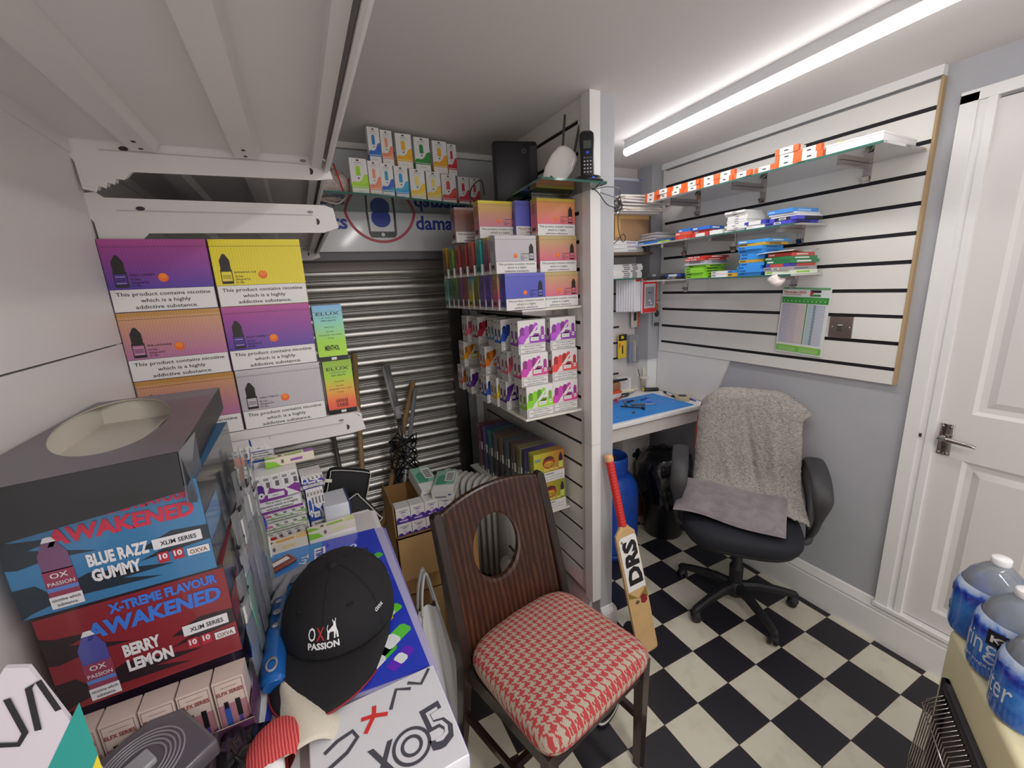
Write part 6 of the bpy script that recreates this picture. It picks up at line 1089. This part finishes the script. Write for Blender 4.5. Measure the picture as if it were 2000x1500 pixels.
# tray with five small boxes
t = thing('display_tray', 'cream and purple display tray holding the five small vape boxes', 'tray', (-.235, .615, ZT), .0); mb = MB(); TR = mat('#b9ab98', .5); TPp = mat('#5a2f52', .4)
mb.box(-.098, -.027, 0, .098, .03, .003, TR); mb.box(-.098, -.028, 0, .098, -.0265, .05, TR); mb.box(.0965, -.027, 0, .098, .03, .07, TPp); mb.box(-.098, -.027, 0, -.0965, .03, .07, TR); F = fr((-.098, -.0283, 0), (1, 0, 0), (0, 0, 1)); mb.poly([(.1, .05), (.196, .05), (.196, .0), (.08, .0)], F, TPp, 1); mb.ell(F, .03, .035, .009, .006, mat('#4a2a4a'), 2, n=14); mb.rect(F, .12, .008, .19, .022, CARD_W, 3); mb.text(F, 'CONTAINS', .155, .012, .007, INK, 4, wd=.06); mb.build('tray', parent=t)
def elfx():
    w, d, h = .036, .03, .112; mb = MB(); mb.box(-w / 2, -d / 2, 0, w / 2, d / 2, h, mat('#d2bfb6', .35, coat=.3)); F = front(w, d, h); mb.rect(F, .001, .001, w - .001, h * .66, mat('#b07a86', .35), 1); mb.poly([(.001, .001), (w - .001, .001), (w - .001, h * .4), (w * .6, h * .3), (w * .3, h * .38), (.001, h * .25)], F, mat('#5a3a7a', .35), 2); mb.frame(F, .002, .002, w - .002, h - .003, .0006, mat('#8a6a5a'), 3)
    mb.text(F, 'ELFX SERIES', w * .5, h * .8, h * .05, mat('#8a3a3a'), 3, wd=w * .84, bold=.03); mb.rect(F, w * .25, h * .9, w * .75, h * .905, mat('#8a6a5a'), 3)
    mb.rect(F, w * .22, h * .3, w * .4, h * .62, mat('#3a5ab0', .3), 4); mb.rect(F, w * .24, h * .6, w * .38, h * .7, BKP, 4); mb.rect(F, w * .6, h * .45, w * .76, h * .7, BKP, 4); mb.rect(F, w * .62, h * .3, w * .74, h * .45, mat('#5a4a9a', .3), 4); return mb
for k in range(5): K.put('elfx', 'vape_box', elfx, 'small cream and purple vape box in the display tray, ' + ('leftmost', 'second from left', 'middle one', 'second from right', 'rightmost')[k], 'box', (-.313 + .0385 * k, .612, ZT + .0035), 0, 'small vape boxes in the display tray')
# grey plastic blister, black pouch
t = thing('grey_plastic_case', 'dark grey square plastic case with concentric oval ridges', 'case', (-.243, .545, 1.095), rot=(.12, -.08, .62)); mb = MB(); GP = mat('#5a565c', .28, coat=.4); mb.rbox(-.06, -.05, 0, .06, .05, .026, GP, .004); mb.build('body', parent=t)
mb = MB()
for k in range(5): r = .043 - .0045 * k; mb.tube([(r * 1.02 * math.cos(2 * PI * q / 40), r * .88 * math.sin(2 * PI * q / 40), .0265) for q in range(41)], .0013, mat('#8a868c', .2), 6, cap=False)
mb.rbox(-.014, -.012, .022, .014, .012, .032, mat('#9a9a9e', .12), .003); mb.build('ridges', parent=t)
tag(MB().rbox(-.05, -.045, 0, .05, .045, .062, mat('#3a3034', .5), .003).build('small_dark_box', loc=(-.225, .532, ZT)), 'small dark box under the grey plastic case', 'box')
tag(crumple(10, .045, .05, .05, mat('#1b191d', .15, coat=.7), 41).build('black_foil_pouch', loc=(-.155, .535, ZT)), 'crumpled glossy black pouch beside the cream cloth', 'pouch')
# white standee in the corner
t = thing('shop_standee', 'white cut-out display card with red and black lettering at bottom left', 'display card', (-.276, .47, ZT), -.15)
F = fr((0, 0, 0), (1, 0, 0), (0, 0, 1)); out = [(-.07, 0), (.045, 0), (.045, .16), (.034, .245), (.02, .31), (.005, .315), (-.004, .302), (-.012, .303), (-.02, .285), (-.03, .28), (-.04, .262), (-.07, .255)]
mb = MB(); mb.prism(out, fr((0, .003, 0), (1, 0, 0), (0, 0, 1)), .004, mat('#d8d0da', .35)); mb.build('card', parent=t); F = fr((0, -.0011, 0), (1, 0, 0), (0, 0, 1)); mb = MB(); mb.poly([(-.06, .09), (.045, .262), (.045, .08), (0, 0), (-.07, 0)], F, mat('#1f9a92', .3), 1); mb.poly([(.015, .14), (.045, .20), (.045, .02), (.01, 0)], F, mat('#e6d22a', .3), 2); mb.ell(F, .03, .07, .018, .05, mat('#2a2a3a'), 3, rot=-.4); mb.build('print', parent=t)
mb = MB(); RDD = mat('#d83a38', .3); mb.stroke(F, [(-.07, .15), (-.05, .18), (-.035, .19)], .012, RDD, 4); mb.stroke(F, [(-.035, .19), (-.04, .215), (-.03, .235)], .010, RDD, 5); mb.stroke(F, [(-.035, .19), (-.018, .2)], .010, RDD, 6); mb.build('red_y_mark', parent=t)
mb = MB(); mb.stroke(F, [(-.022, .243), (-.004, .236), (.003, .246), (.0, .285)], .005, INK, 4); mb.build('black_v_mark', parent=t); mb = MB(); mb.stroke(F, [(.012, .245), (.016, .29), (.024, .295), (.03, .26)], .005, INK, 4); mb.build('black_a_mark', parent=t); mb = MB(); mb.text(F, 'NE', .0, .155, .026, CARD_W, 5, wd=.05, rot=1.0, bold=.03); mb.build('lettering', parent=t)

# ---------------- posters, white box
def sheet_stack(name, label, cat, corners, z0, n, th, cols, gap=.0006, seed=1):
    rr = random.Random(seed)
    for k in range(n):
        j = [(x + rr.uniform(-.004, .004), y + rr.uniform(-.004, .004)) for x, y in corners] if k < n - 1 else corners
        z = z0 + k * (th + gap); pos = 'bottom sheet' if k == 0 else 'sheet %s up in the pile' % ('two', 'three', 'four', 'five')[k - 1]
        if k < n - 1: tag(MB().prism(j, Matrix.Translation((0, 0, z)), th, mat(cols[k % len(cols)], .25, coat=.4)).build(name), label % pos, cat, 'acrylic poster sheets under the cap')
    return z0 + (n - 1) * (th + gap)
cor = [(.106, .575), (.092, 1.045), (-.19, 1.06), (-.185, .60)]
zt = sheet_stack('poster_sheet', 'acrylic poster, %s, edges pale lilac', 'poster', [(.119, .565), (.117, 1.05), (-.19, 1.06), (-.185, .60)], ZT, 5, .0036, ['#b9b4d8', '#d8d8e6', '#8a86c8'])
t = thing('poster_sheet', 'bright blue acrylic poster with coloured pods on top of the pile', 'poster', (0, 0, zt), group=None); PB = mat('#2a3fc8', .2, coat=.6)
MB().prism(cor, Matrix.Identity(4), .0036, PB).build('panel', parent=t); F = Matrix.Translation((0, 0, .0036)); mb = MB(); mb.poly([(-.19, 1.06), (-.03, 1.052), (-.07, .80), (-.186, .75)], F, mat('#3a86d0', .2, coat=.5), 1); mb.poly([(-.187, .74), (-.12, .74), (-.13, .6), (-.185, .6)], F, mat('#dfe4ea', .2, coat=.5), 1)
def pod(u, v, L_, W_, rot, c, lvl=2):
    P = [(-L_ / 2, -W_ * .4), (-L_ / 2 + W_ * .2, -W_ / 2), (L_ / 2 - W_ * .2, -W_ / 2), (L_ / 2, -W_ * .3), (L_ / 2, W_ * .3), (L_ / 2 - W_ * .2, W_ / 2), (-L_ / 2 + W_ * .2, W_ / 2), (-L_ / 2, W_ * .4)]
    mb.poly([(u + a * math.cos(rot) - b * math.sin(rot), v + a * math.sin(rot) + b * math.cos(rot)) for a, b in P], F, mat(c, .2, coat=.5), lvl)
for u, v, L_, W_, r, c in ((.07, .915, .045, .02, .5, '#4fc83a'), (.066, .84, .05, .022, .5, '#6fd83f'), (.06, .775, .06, .02, .5, '#7a3ad0'), (.07, .725, .05, .022, .5, '#6ad83a'), (.04, .70, .075, .026, .6, '#e6c22a'), (.06, .655, .08, .026, .6, '#5fd048'), (.03, .625, .08, .024, .6, '#49c23a'), (.068, .612, .05, .02, .6, '#6a2ac8')): pod(u, v, L_, W_, r, c); pod(u, v, L_ * .35, W_ * 1.02, r, '#e8ecf0', 3)
for u, v in ((.01, .985), (.035, .99)): mb.ell(F, u, v, .008, .008, mat('#dfe4f4'), 2, n=14); mb.ell(F, u, v, .004, .004, PB, 3, n=10)
mb.build('print', parent=t); mb = MB(); mb.poly([(-.052, .945), (-.028, .945), (-.026, 1.025), (-.050, 1.025)], F, CARD_W, 2); mb.text(F, 'TIRED', -.0465, 1.022, .015, mat('#2a3fa8'), 4, al='l', rot=-PI / 2, wd=.075, bold=.04); mb.build('white_title_patch', parent=t); mb = MB(); mb.text(F, 'Try Our', -.078, 1.01, .015, CARD_W, 3, al='l', rot=-PI / 2, wd=.09, bold=.02); mb.build('lettering', parent=t)
zp = zt + .004
t = thing('oxva_display_board', 'flat white box printed with big grey outlined lettering at the bottom', 'box', (.02, .49, ZT + .004), .02); w, d, h = .185, .155, .022; MB().rbox(-w / 2, -d / 2, 0, w / 2, d / 2, h, mat('#dedee4', .25, coat=.4), .002).box(w / 2 - .001, -d / 2 + .002, .002, w / 2 + .0008, d / 2 - .002, h - .003, mat('#7a7ac8', .3)).build('box', parent=t)
T = top(w, d, h); GY = mat('#4e4e58', .35); mb = MB(); sh = .25
for r0, c0 in (((.122, .048), 1),): mb.ring(T, r0[0], r0[1], .021, .0255, GY, 2, sv=1.0); mb.ring(T, r0[0], r0[1], .010, .0145, GY, 2)
mb.build('outlined_o', parent=t); mb = MB(); mb.text(T, '5', .163, .028, .062, GY, 2, wd=.036, bold=.03, rot=.1); mb.build('outlined_five', parent=t); mb = MB(); mb.text(T, '5', .163, .034, .048, mat('#dedee4', .25, coat=.4), 4, wd=.022, bold=-.01, rot=.1); mb.build('five_inner', parent=t)
mb = MB(); mb.text(T, 'X', .085, .02, .05, GY, 2, wd=.035, bold=.02); mb.build('outlined_x', parent=t)
mb = MB(); mb.stroke(T, [(.02, .072), (.045, .082), (.06, .096), (.055, .108), (.035, .104), (.018, .095)], .0055, GY, 3); mb.build('grey_o_mark', parent=t); mb = MB(); mb.stroke(T, [(.07, .095), (.085, .115), (.088, .13)], .006, RDD, 3); mb.stroke(T, [(.068, .118), (.085, .115), (.103, .108)], .006, RDD, 4); mb.build('red_x_mark', parent=t); mb = MB(); mb.stroke(T, [(.108, .112), (.122, .140), (.142, .130)], .005, GY, 3); mb.stroke(T, [(.140, .142), (.158, .130), (.176, .150)], .005, GY, 3); mb.build('grey_v_a_mark', parent=t)

# ---------------- baseball cap
t = thing('baseball_cap', 'black baseball cap with white OX PASSION lettering lying on the blue poster', 'cap', (-.013, .752, zp), math.radians(-17)); CB = mat('#18171b', .85, bump=.5, bscale=900); H_ = .113
def crown(th, s):
    """th: angle round (0 = front, -Y), s: 0 rim .. 1 top"""
    r = (1 - s ** 2.5) ** .5; fx = .096; fy = .108 if math.cos(th) > 0 else .112; lean = .012 * (1 - (1 - s) ** 2)
    return Vector((fx * r * math.sin(th) * (1 + .05 * s * (1 - s)), -fy * r * math.cos(th) + lean + .012 * s * math.cos(th) * -.6, .004 + H_ * s))
rings = [[tuple(crown(2 * PI * k / 60, s)) for k in range(60)] for s in [0, .08, .18, .3, .42, .54, .66, .76, .85, .92, .97, .995]]
MB().loft(rings, CB, cap=True).build('crown', parent=t)
mb = MB(); rows = []
for i in range(33):
    u = -1 + 2 * i / 32; th = u * 1.28; p = crown(th, .04); row = []
    for j in range(11):
        f_ = j / 10; ext = .100 * math.cos(u * PI / 2 * .92) ** .55; row.append((p.x * (1 + .06 * f_ - .05 * f_ ** 2), p.y - ext * f_ + (0 if abs(u) < .99 else 0), .020 - .022 * abs(u) ** 2 * (.4 + .6 * f_) - .012 * f_ ** 2 + .012 * f_ * (1 - u * u)))
    rows.append(row)
mb.loft(rows, CB, close=False); mb.build('brim', parent=t).modifiers.new('t', 'SOLIDIFY').thickness = .003
edge = [Vector(r[-1]) + Vector((0, -.0008, -.001)) for r in rows]; MB().tube(edge, .0017, mat('#8a1f2a', .6), 6).build('red_piping', parent=t)
MB().lathe([(.001, .006), (.006, .005), (.008, .001), (.008, -.002)], CB, c=tuple(crown(0, .999)), n=16).build('top_button', parent=t)
mb = MB()
for k in range(6): mb.tube([crown(2 * PI * k / 6 + (0 if k else 0), s) + Vector((0, 0, .0004)) for s in [.02 + .97 * q / 16 for q in range(17)]], .0009, CB, 5)
for k in (1, 2, 4, 5): c_ = crown(2 * PI * k / 6 - .5 * (1 if k in (1, 4) else -1), .7); mb.lathe([(.003, 0), (.0045, .001), (.006, 0)], CB, c=tuple(c_ * 1.005), n=12)
mb.build('seams', parent=t)
def on_crown(u, v, lift=.0012):
    th = u / .1; s = v / H_; p = crown(th, s); q = crown(th, s) - Vector((0, .0, .05)); n_ = Vector((math.sin(th) * .9, -math.cos(th), .45)).normalized(); return p + n_ * lift
WT = mat('#e8e8ea', .7); RDC = mat('#b82a34', .7)
def logo_part(nm, fnc): mb = MB(); fnc(mb); mb.build(nm, parent=t)
def ptsm(mb, pts, m, lift=.0013): mb.add([tuple(on_crown(u, v, lift)) for u, v in pts], [tuple(range(len(pts)))], m)
U0, V0 = -.001, .032
logo_part('passion_lettering', lambda mb: mb.text(None, 'PASSION', U0, V0, .0095, WT, fn=lambda a, b: tuple(on_crown(a, b, .0014)), wd=.052, bold=.04))
logo_part('letter_o', lambda mb: mb.text(None, 'O', U0 - .019, V0 + .0125, .018, WT, fn=lambda a, b: tuple(on_crown(a, b, .0014)), wd=.013, bold=.01))
logo_part('letter_x', lambda mb: mb.text(None, 'X', U0 - .004, V0 + .0125, .018, RDC, fn=lambda a, b: tuple(on_crown(a, b, .0014)), wd=.014, bold=.01))
logo_part('ox_silhouette', lambda mb: [ptsm(mb, [(U0 + .006 + x * .02, V0 + .0125 + y * .026) for x, y in P], WT, .0014) for P in ([(.05, 0), (.2, 0), (.25, .3), (.35, .38), (.3, .5), (.12, .45)], [(.3, .38), (.65, .36), (.9, .5), (.85, .68), (.6, .66), (.3, .52)], [(.6, .0), (.72, 0), (.78, .25), (.9, .5), (.65, .38)], [(.85, 0), (1, 0), (.98, .3), (.9, .5), (.82, .3)], [(.62, .64), (.88, .64), (.84, .82), (.76, .88), (.66, .8)], [(.64, .8), (.56, .96), (.62, .96), (.7, .84)], [(.82, .84), (.86, 1.0), (.92, .98), (.86, .8)], [(.1, .4), (.18, .4), (.12, .6), (.22, .74), (.16, .76), (.06, .6)])])
logo_part('side_lettering', lambda mb: mb.text(None, 'OXVA', .105, .045, .006, WT, fn=lambda a, b: tuple(on_crown(a, b, .0014)), wd=.02, bold=.03))

# ---------------- squeegee, snack bar, stick packs
t = thing('hand_scraper', 'squeegee with blue grip with grey dots and a grey wiper head', 'squeegee', (0, 0, 0)); BG = mat('#1f62b0', .35, coat=.2); GG = mat('#8a8a92', .35)
MB().tube(curvy([(-.118, .640, zp + .016), (-.119, .67, zp + .018), (-.118, .73, zp + .017), (-.116, .79, zp + .016), (-.112, .845, zp + .016)]), [.014] * 2 + [.018] * 8 + [.017] * 6 + [.014] * 5 + [.013] * 4, BG, 14, flat=.75).build('grip', parent=t)
MB().tube(curvy([(-.12, .845, zp + .016), (-.112, .88, zp + .018), (-.10, .915, zp + .019)]), [.0115] * 6 + [.009] * 7, GG, 12, flat=.8).build('neck', parent=t); MB().bar((-.19, .885, zp + .015), (-.01, .945, zp + .015), .022, .014, GG).build('head', parent=t); MB().bar((-.188, .902, zp + .012), (-.014, .96, zp + .012), .012, .003, BKP).build('rubber_blade', parent=t)
for q, r in ((.76, .006), (.795, .007), (.825, .005)): MB().lathe([(.001, .001), (r, .0006), (r, 0)], mat('#a8a8b0', .4), c=(-.118 + (q - .75) * .04, q, zp + .0305), n=14).build('grip_dot', parent=t)
MB().lathe([(.006, .0005), (.009, .001), (.009, .0)], mat('#9a9aa2', .4), c=(-.119, .668, zp + .0325), n=20, sy=1.7).build('hanging_hole_ring', parent=t)
t = thing('snack_bar', 'brown wrapped bar with a white label lying on the blue poster', 'packet', (-.138, .985, zp), .52); mb = MB(); mb.rbox(-.05, -.018, 0, .05, .018, .01, mat('#7a3a24', .3, coat=.4), .004); F = fr((-.05, -.018, .0102), (1, 0, 0), (0, 1, 0)); mb.rect(F, .03, .011, .09, .026, CARD_W, 1); mb.ring(F, .018, .018, .006, .009, CARD_W, 1, n=18); mb.ring(F, .018, .018, .002, .004, CARD_W, 1, n=12); mb.build('wrapper', parent=t)
def stick_pack(c, c2):
    w, d, h = .11, .026, .022; mb = MB(); mb.box(-w / 2, -d / 2, 0, w / 2, d / 2, h, mat('#e6dcc8', .4)); T = top(w, d, h); mb.poly([(0, 0), (w * .25, 0), (w * .15, d * .5), (0, d * .8)], T, mat(c, .4), 1); mb.rect(T, w * .4, d * .25, w * .75, d * .6, mat(c, .4), 2); mb.rect(T, w * .8, 0, w, d, mat(c2, .4), 1); mb.ell(T, w * .3, d * .5, w * .04, d * .2, mat('#5a5a52'), 2, n=12); F = front(w, d, h); mb.poly([(0, 0), (w * .3, 0), (w * .2, h * .6), (0, h * .8)], F, mat(c, .4), 1); mb.ell(F, w * .34, h * .5, w * .03, h * .25, mat('#6a6a62'), 2, n=12); mb.rect(F, w * .5, h * .3, w * .75, h * .6, mat(c2, .4), 2); return mb
tag(stick_pack('#e8a83a', '#f0cf8a').build('stick_pack', loc=(-.118, 1.066, ZT + .022), rot=(0, 0, .1)), 'cream and orange stick pack behind the blue poster', 'box', 'stick packs behind the poster'); tag(stick_pack('#8ac83a', '#d8e0a0').build('stick_pack', loc=(-.005, 1.075, ZT + .028), rot=(0, 0, .1)), 'cream and lime green stick pack behind the blue poster', 'box', 'stick packs behind the poster')
tag(MB().rbox(-.055, -.013, 0, .055, .013, .0215, CARD_W, .001).build('plain_white_pack', loc=(-.118, 1.066, ZT), rot=(0, 0, .1)), 'plain white pack under the cream and orange stick pack', 'box'); tag(MB().rbox(-.055, -.013, 0, .055, .013, .0275, CARD_W, .001).build('plain_white_pack', loc=(-.005, 1.075, ZT), rot=(0, 0, .1)), 'plain white pack under the cream and lime stick pack', 'box')
# ---------------- vape pack pile at the back of the shelf
def vpack(c, c2, w=.098, d=.06, h=.098, top5=True):
    mb = MB(); mb.box(-w / 2, -d / 2, 0, w / 2, d / 2, h, CARD_W); F = front(w, d, h); A = mat(c, .35); B = mat(c2, .35); GYL = mat('#9a9698')
    for k in range(5): mb.rect(F, w * k / 5, h * .62, w * k / 5 + .0005, h, GYL, 2); mb.rect(F, w * (k + .25) / 5, h * .86, w * (k + .8) / 5, h * .93, GYL, 2); (k > 0) and mb.rect(F, w * (k + .45) / 5, h * .68, w * (k + .85) / 5, h * .82, mat('#6a666c'), 2)
    mb.poly([(0, h * .3), (w, h * .36), (w, h * .62), (w * .9, h * .66), (w * .78, h * .6), (w * .62, h * .56), (w * .48, h * .6), (w * .34, h * .68), (w * .28, h * .5), (0, h * .48)], F, A, 1); mb.poly([(w * .07, h * .52), (w * .07, h * .72), (w * .11, h * .78), (w * .19, h * .78), (w * .23, h * .72), (w * .23, h * .52)], F, B, 3); mb.ell(F, w * .15, h * .5, w * .07, h * .08, CARD_W, 4, n=14); mb.ell(F, w * .15, h * .5, w * .02, h * .025, INK, 5, n=8)
    mb.rect(F, w * .28, h * .4, w * .64, h * .52, CARD_W, 3); mb.text(F, 'BERRY', w * .46, h * .44, h * .03, INK, 4, wd=w * .15); mb.poly([(w * .7, h * .36), (w * .98, h * .38), (w * .68, h * .6), (w * .66, h * .56), (w * .72, h * .46)], F, CARD_W, 3)
    mb.rect(F, .001, h * .06, w - .001, h * .34, CARD_W, 4); mb.frame(F, .001, h * .06, w - .001, h * .34, .0008, INK, 5); mb.rect(F, 0, 0, w, h * .06, A, 2)
    for i, tx in enumerate(('This product contains', 'nicotine which is a highly', 'addictive substance.')): mb.text(F, tx, w * .5, h * (.26 - .085 * i), h * .05, INK, 6, wd=w * (.6, .82, .6)[i], bold=.02)
    R_ = right(w, d, h); mb.rect(R_, d * .2, h * .55, d * .8, h * .8, mat('#8a868c'), 1); mb.rect(R_, 0, h * .1, d, h * .35, A, 1); L_ = left(w, d, h); mb.rect(L_, 0, 0, d, h, A, 1); return mb
gv = 'vape packs piled behind the posters'
def vp(key, c, c2, lab, x, y, z, rz=0, **k): K.put(key, 'vape_pack', lambda: vpack(c, c2, **k), lab, 'box', (x, y, z), rz, gv)
vp('vwr', '#c86a5a', '#c23a3a', 'white pack with small red emblems at the bottom of the middle pile', -.105, 1.135, ZT, .05, h=.05); vp('vwg', '#8ab87a', '#c86a8a', 'thin white pack with pink and green trim in the middle pile', -.108, 1.132, ZT + .0505, .05, h=.026); vp('vwg', '#8ab87a', '#c86a8a', 'thin white pack with green trim right under the big purple one', -.107, 1.134, ZT + .077, .04, h=.026)
vp('vpu', '#8a3f98', '#5a2f8a', 'big purple and white pack facing the camera in the middle pile', -.112, 1.132, ZT + .1035, .07)
vp('vbl', '#2f55b0', '#2a4a9a', 'blue and white pack at the left on top of the red one', -.205, 1.145, ZT + .19, .06, h=.085); vp('vrd', '#d03a34', '#b02a2a', 'red and white pack at the left under the blue one', -.200, 1.135, ZT + .092, .06, h=.0975); vp('vor', '#d88a6a', '#c86a5a', 'salmon and white pack at the very bottom left of the pile', -.198, 1.132, ZT, .06, h=.0915)
tag(xtreme.__call__ and stick_pack('#8ac83a', '#9a5ab0').build('stick_pack', loc=(-.075, 1.16, ZT + .2025), rot=(0, 0, .1)), 'white green and purple stick pack lying on the big purple pack', 'box', gv)
vp('vb2', '#2f4fa8', '#2f4fa8', 'blue and white pack at the right end of the pile', -.035, 1.15, ZT, .1, w=.04, h=.135); vp('vb3', '#5a4aa8', '#2f4fa8', 'white and violet pack lying on the blue right-hand pack', -.035, 1.151, ZT + .1355, .1, w=.05, h=.035)
vp('vb4', '#2f55b0', '#2a4a9a', 'upright blue and white pack at the back left of the pile', -.14, 1.225 - .045 + .03, ZT + .205, 0, w=.06, h=.08, d=.02)
tag(MB().rbox(-.05, -.01, 0, .05, .01, .2045, CARD_W, .002).build('tall_white_pack', loc=(-.14, 1.205, ZT)), 'tall plain white pack standing at the back of the pile', 'box')
t = thing('flat_white_case', 'flat white box with a blue edge lying right of the vape packs', 'box', (.005, 1.145, ZT + .001), .05); MB().rbox(-.024, -.05, 0, .036, .045, .085, mat('#cfd2dc', .35), .003).build('box', parent=t); MB().box(.0362, -.048, .004, .039, .043, .086, mat('#3f4a8a', .3)).build('edge_strip', parent=t)
# ---------------- zip cases on the low shelf
tag(MB().rbox(-.10, -.10, 0, .10, .10, .055, KB, .003).build('cardboard_box', loc=(-.02, 1.50, .801)), 'low brown box on the low shelf under the zip cases', 'box')
def zipcase(label, x, y, z, rot):
    t = thing('zip_case', label, 'case', (x, y, z), rot=rot, group='black zip cases'); C_ = mat('#141317', .7, bump=.3, bscale=500); MB().rbox(-.075, -.02, 0, .075, .02, .15, C_, .018).build('shell', parent=t)
    pts = [(-.062, -.0205, .012), (-.068, -.0205, .03), (-.068, -.0205, .12), (-.058, -.0205, .142), (.058, -.0205, .142), (.069, -.0205, .12), (.069, -.0205, .03), (.06, -.0205, .012), (-.062, -.0205, .012)]; MB().tube(curvy(pts, 4), .0018, mat('#c8c6c0', .4), 6).build('zip', parent=t); MB().rbox(-.085, -.026, .10, -.06, -.022, .112, mat('#e8e4d8', .4), .002).build('zip_pull', parent=t)
zipcase('black zip case standing upright, the rear one', .035, 1.50, .895, (-.15, .35, .1)); zipcase('black zip case leaning in front, the nearer one', .10, 1.40, .835, (-.15, -.55, .1))
# ---------------- clear packets standing beside the carton stack
CP = glassy('#c9ccd0', .72, .12, '#eef0f2'); rr = random.Random(6); cols = ['#5a8ad0', '#6ad0b0', '#8a6a9a', '#b0b4b8', '#3a3a40', '#c8d0a8']
for k in range(6):
    t = thing('clear_packet', 'clear hanging packet with %s insert beside the display cartons, %s from the front' % (('pale blue', 'sea green', 'mauve', 'silver', 'black', 'olive')[k], ('first', 'second', 'third', 'fourth', 'fifth', 'last')[k]), 'packet', (-.1385 + .0012 * k, .69 + .05 * k, ZT + .0), rot=(0, .0, 1.42 + .05 * (k % 3)), group='clear packets beside the cartons'); h = (.215, .29, .34, .36, .34, .30)[k]
    mb = MB(); rows = [[(-.018 + .036 * i / 5, rr.uniform(-.002, .002) - .004 * math.sin(PI * i / 5), h * j / 9) for i in range(6)] for j in range(10)]; mb.loft(rows, CP, close=False); mb.build('film', parent=t)
    MB().box(-.015, -.001, .01, .015, .001, h * .6, mat(cols[k], .25, coat=.5)).box(-.015, -.0013, h * .62, .015, .0013, h * .75, CARD_W).build('insert', parent=t); MB().box(-.018, -.0025, h * .8, .018, .0025, h * .82, BKP).build('seal', parent=t)
tag(MB().tube([(-.17, .965, ZT), (-.165, .955, 1.22), (-.168, .95, 1.28)], [.004, .0045, .003], mat('#b82a34', .35), 8).build('red_pen'), 'red pen standing among the clear packets', 'pen'); tag(MB().lathe([(.001, 0), (.011, 0), (.011, .015), (.008, .018), (.001, .018)], mat('#f0642a', .35), n=14).bar((0, 0, -.03), (.004, 0, 0), .012, .008, mat('#f0642a', .35)).build('orange_clip', loc=(-.158, .99, 1.305)), 'bright orange plastic clip above the clear packets', 'clip')
tag(MB().tube([(-.158, .99, ZT), (-.158, .99, 1.275)], .004, mat('#c8c8cc', .3, .5), 8).build('clip_rod'), 'thin grey rod holding the orange clip', 'rod')
tag(crumple(8, .02, .02, .07, mat('#1f22b8', .2, coat=.6), 27).build('blue_foil_pouch', loc=(-.16, 1.06, ZT + .06)), 'crumpled deep blue foil pouch beside the red pen', 'pouch'); tag(MB().rbox(-.02, -.018, 0, .02, .018, .059, CARD_W, .002).build('warning_box', loc=(-.16, 1.06, ZT)), 'small white box under the blue foil pouch', 'box')
# ---------------- cream cloth with red knitted cuff
t = thing('cloth_glove', 'cream cloth glove with a red ribbed cuff lying beside the cap', 'glove', (-.094, .566, ZT + .003), .1); CT = mat('#d6cebd', .85, bump=.4, bscale=400); KN = None
mb = MB(); rows = []
for j in range(22):
    v = j / 21; row = []
    for i in range(19):
        u = i / 18; ctr = -.01 + .012 * math.sin(3 * v); hw = .062 - .046 * max(0, (v - .6) / .4) ** 1.3 + .010 * math.sin(7 * v); x = ctr + (u * 2 - 1) * hw + .015 * v; y = -.05 + .125 * v; z = .012 + .034 * math.sin(PI * u) ** .8 * (1 - .35 * v) + .006 * math.sin(9 * u + 6 * v) + .008 * max(0, v - .7); row.append((x, y, z))
    rows.append(row)
mb.loft(rows, CT, close=False); mb.build('cloth', parent=t).modifiers.new('t', 'SOLIDIFY').thickness = .003
mr = bpy.data.materials.new('red_rib_knit'); mr.use_nodes = True; nt = mr.node_tree; b = nt.nodes['Principled BSDF']; tc = nt.nodes.new('ShaderNodeTexCoord'); wv = nt.nodes.new('ShaderNodeTexWave'); wv.inputs['Scale'].default_value = 85; wv.inputs['Distortion'].default_value = 1.2; cr = nt.nodes.new('ShaderNodeValToRGB'); cr.color_ramp.elements[0].color = lin('#a8202a'); cr.color_ramp.elements[1].color = lin('#e06a66'); nt.links.new(tc.outputs['Object'], wv.inputs['Vector']); nt.links.new(wv.outputs['Fac'], cr.inputs[0]); nt.links.new(cr.outputs[0], b.inputs['Base Color']); b.inputs['Roughness'].default_value = .9
mb = MB(); rings = []
for q, (y, r) in enumerate(((-.062, .020), (-.05, .026), (-.03, .028), (-.012, .025), (.0, .018))): rings.append([(-.022 + r * 1.15 * math.cos(a) * (1 + .08 * math.sin(3 * a)), y + .3 * r * math.cos(a), .036 + r * .8 * math.sin(a)) for a in [2 * PI * k / 28 for k in range(28)]])
mb.loft(rings, mr); mb.build('ribbed_cuff', parent=t); MB().tube([(-.028, -.075, .036), (-.024, -.04, .038)], [.017, .014], CARD_W, 16).build('white_lining', parent=t)
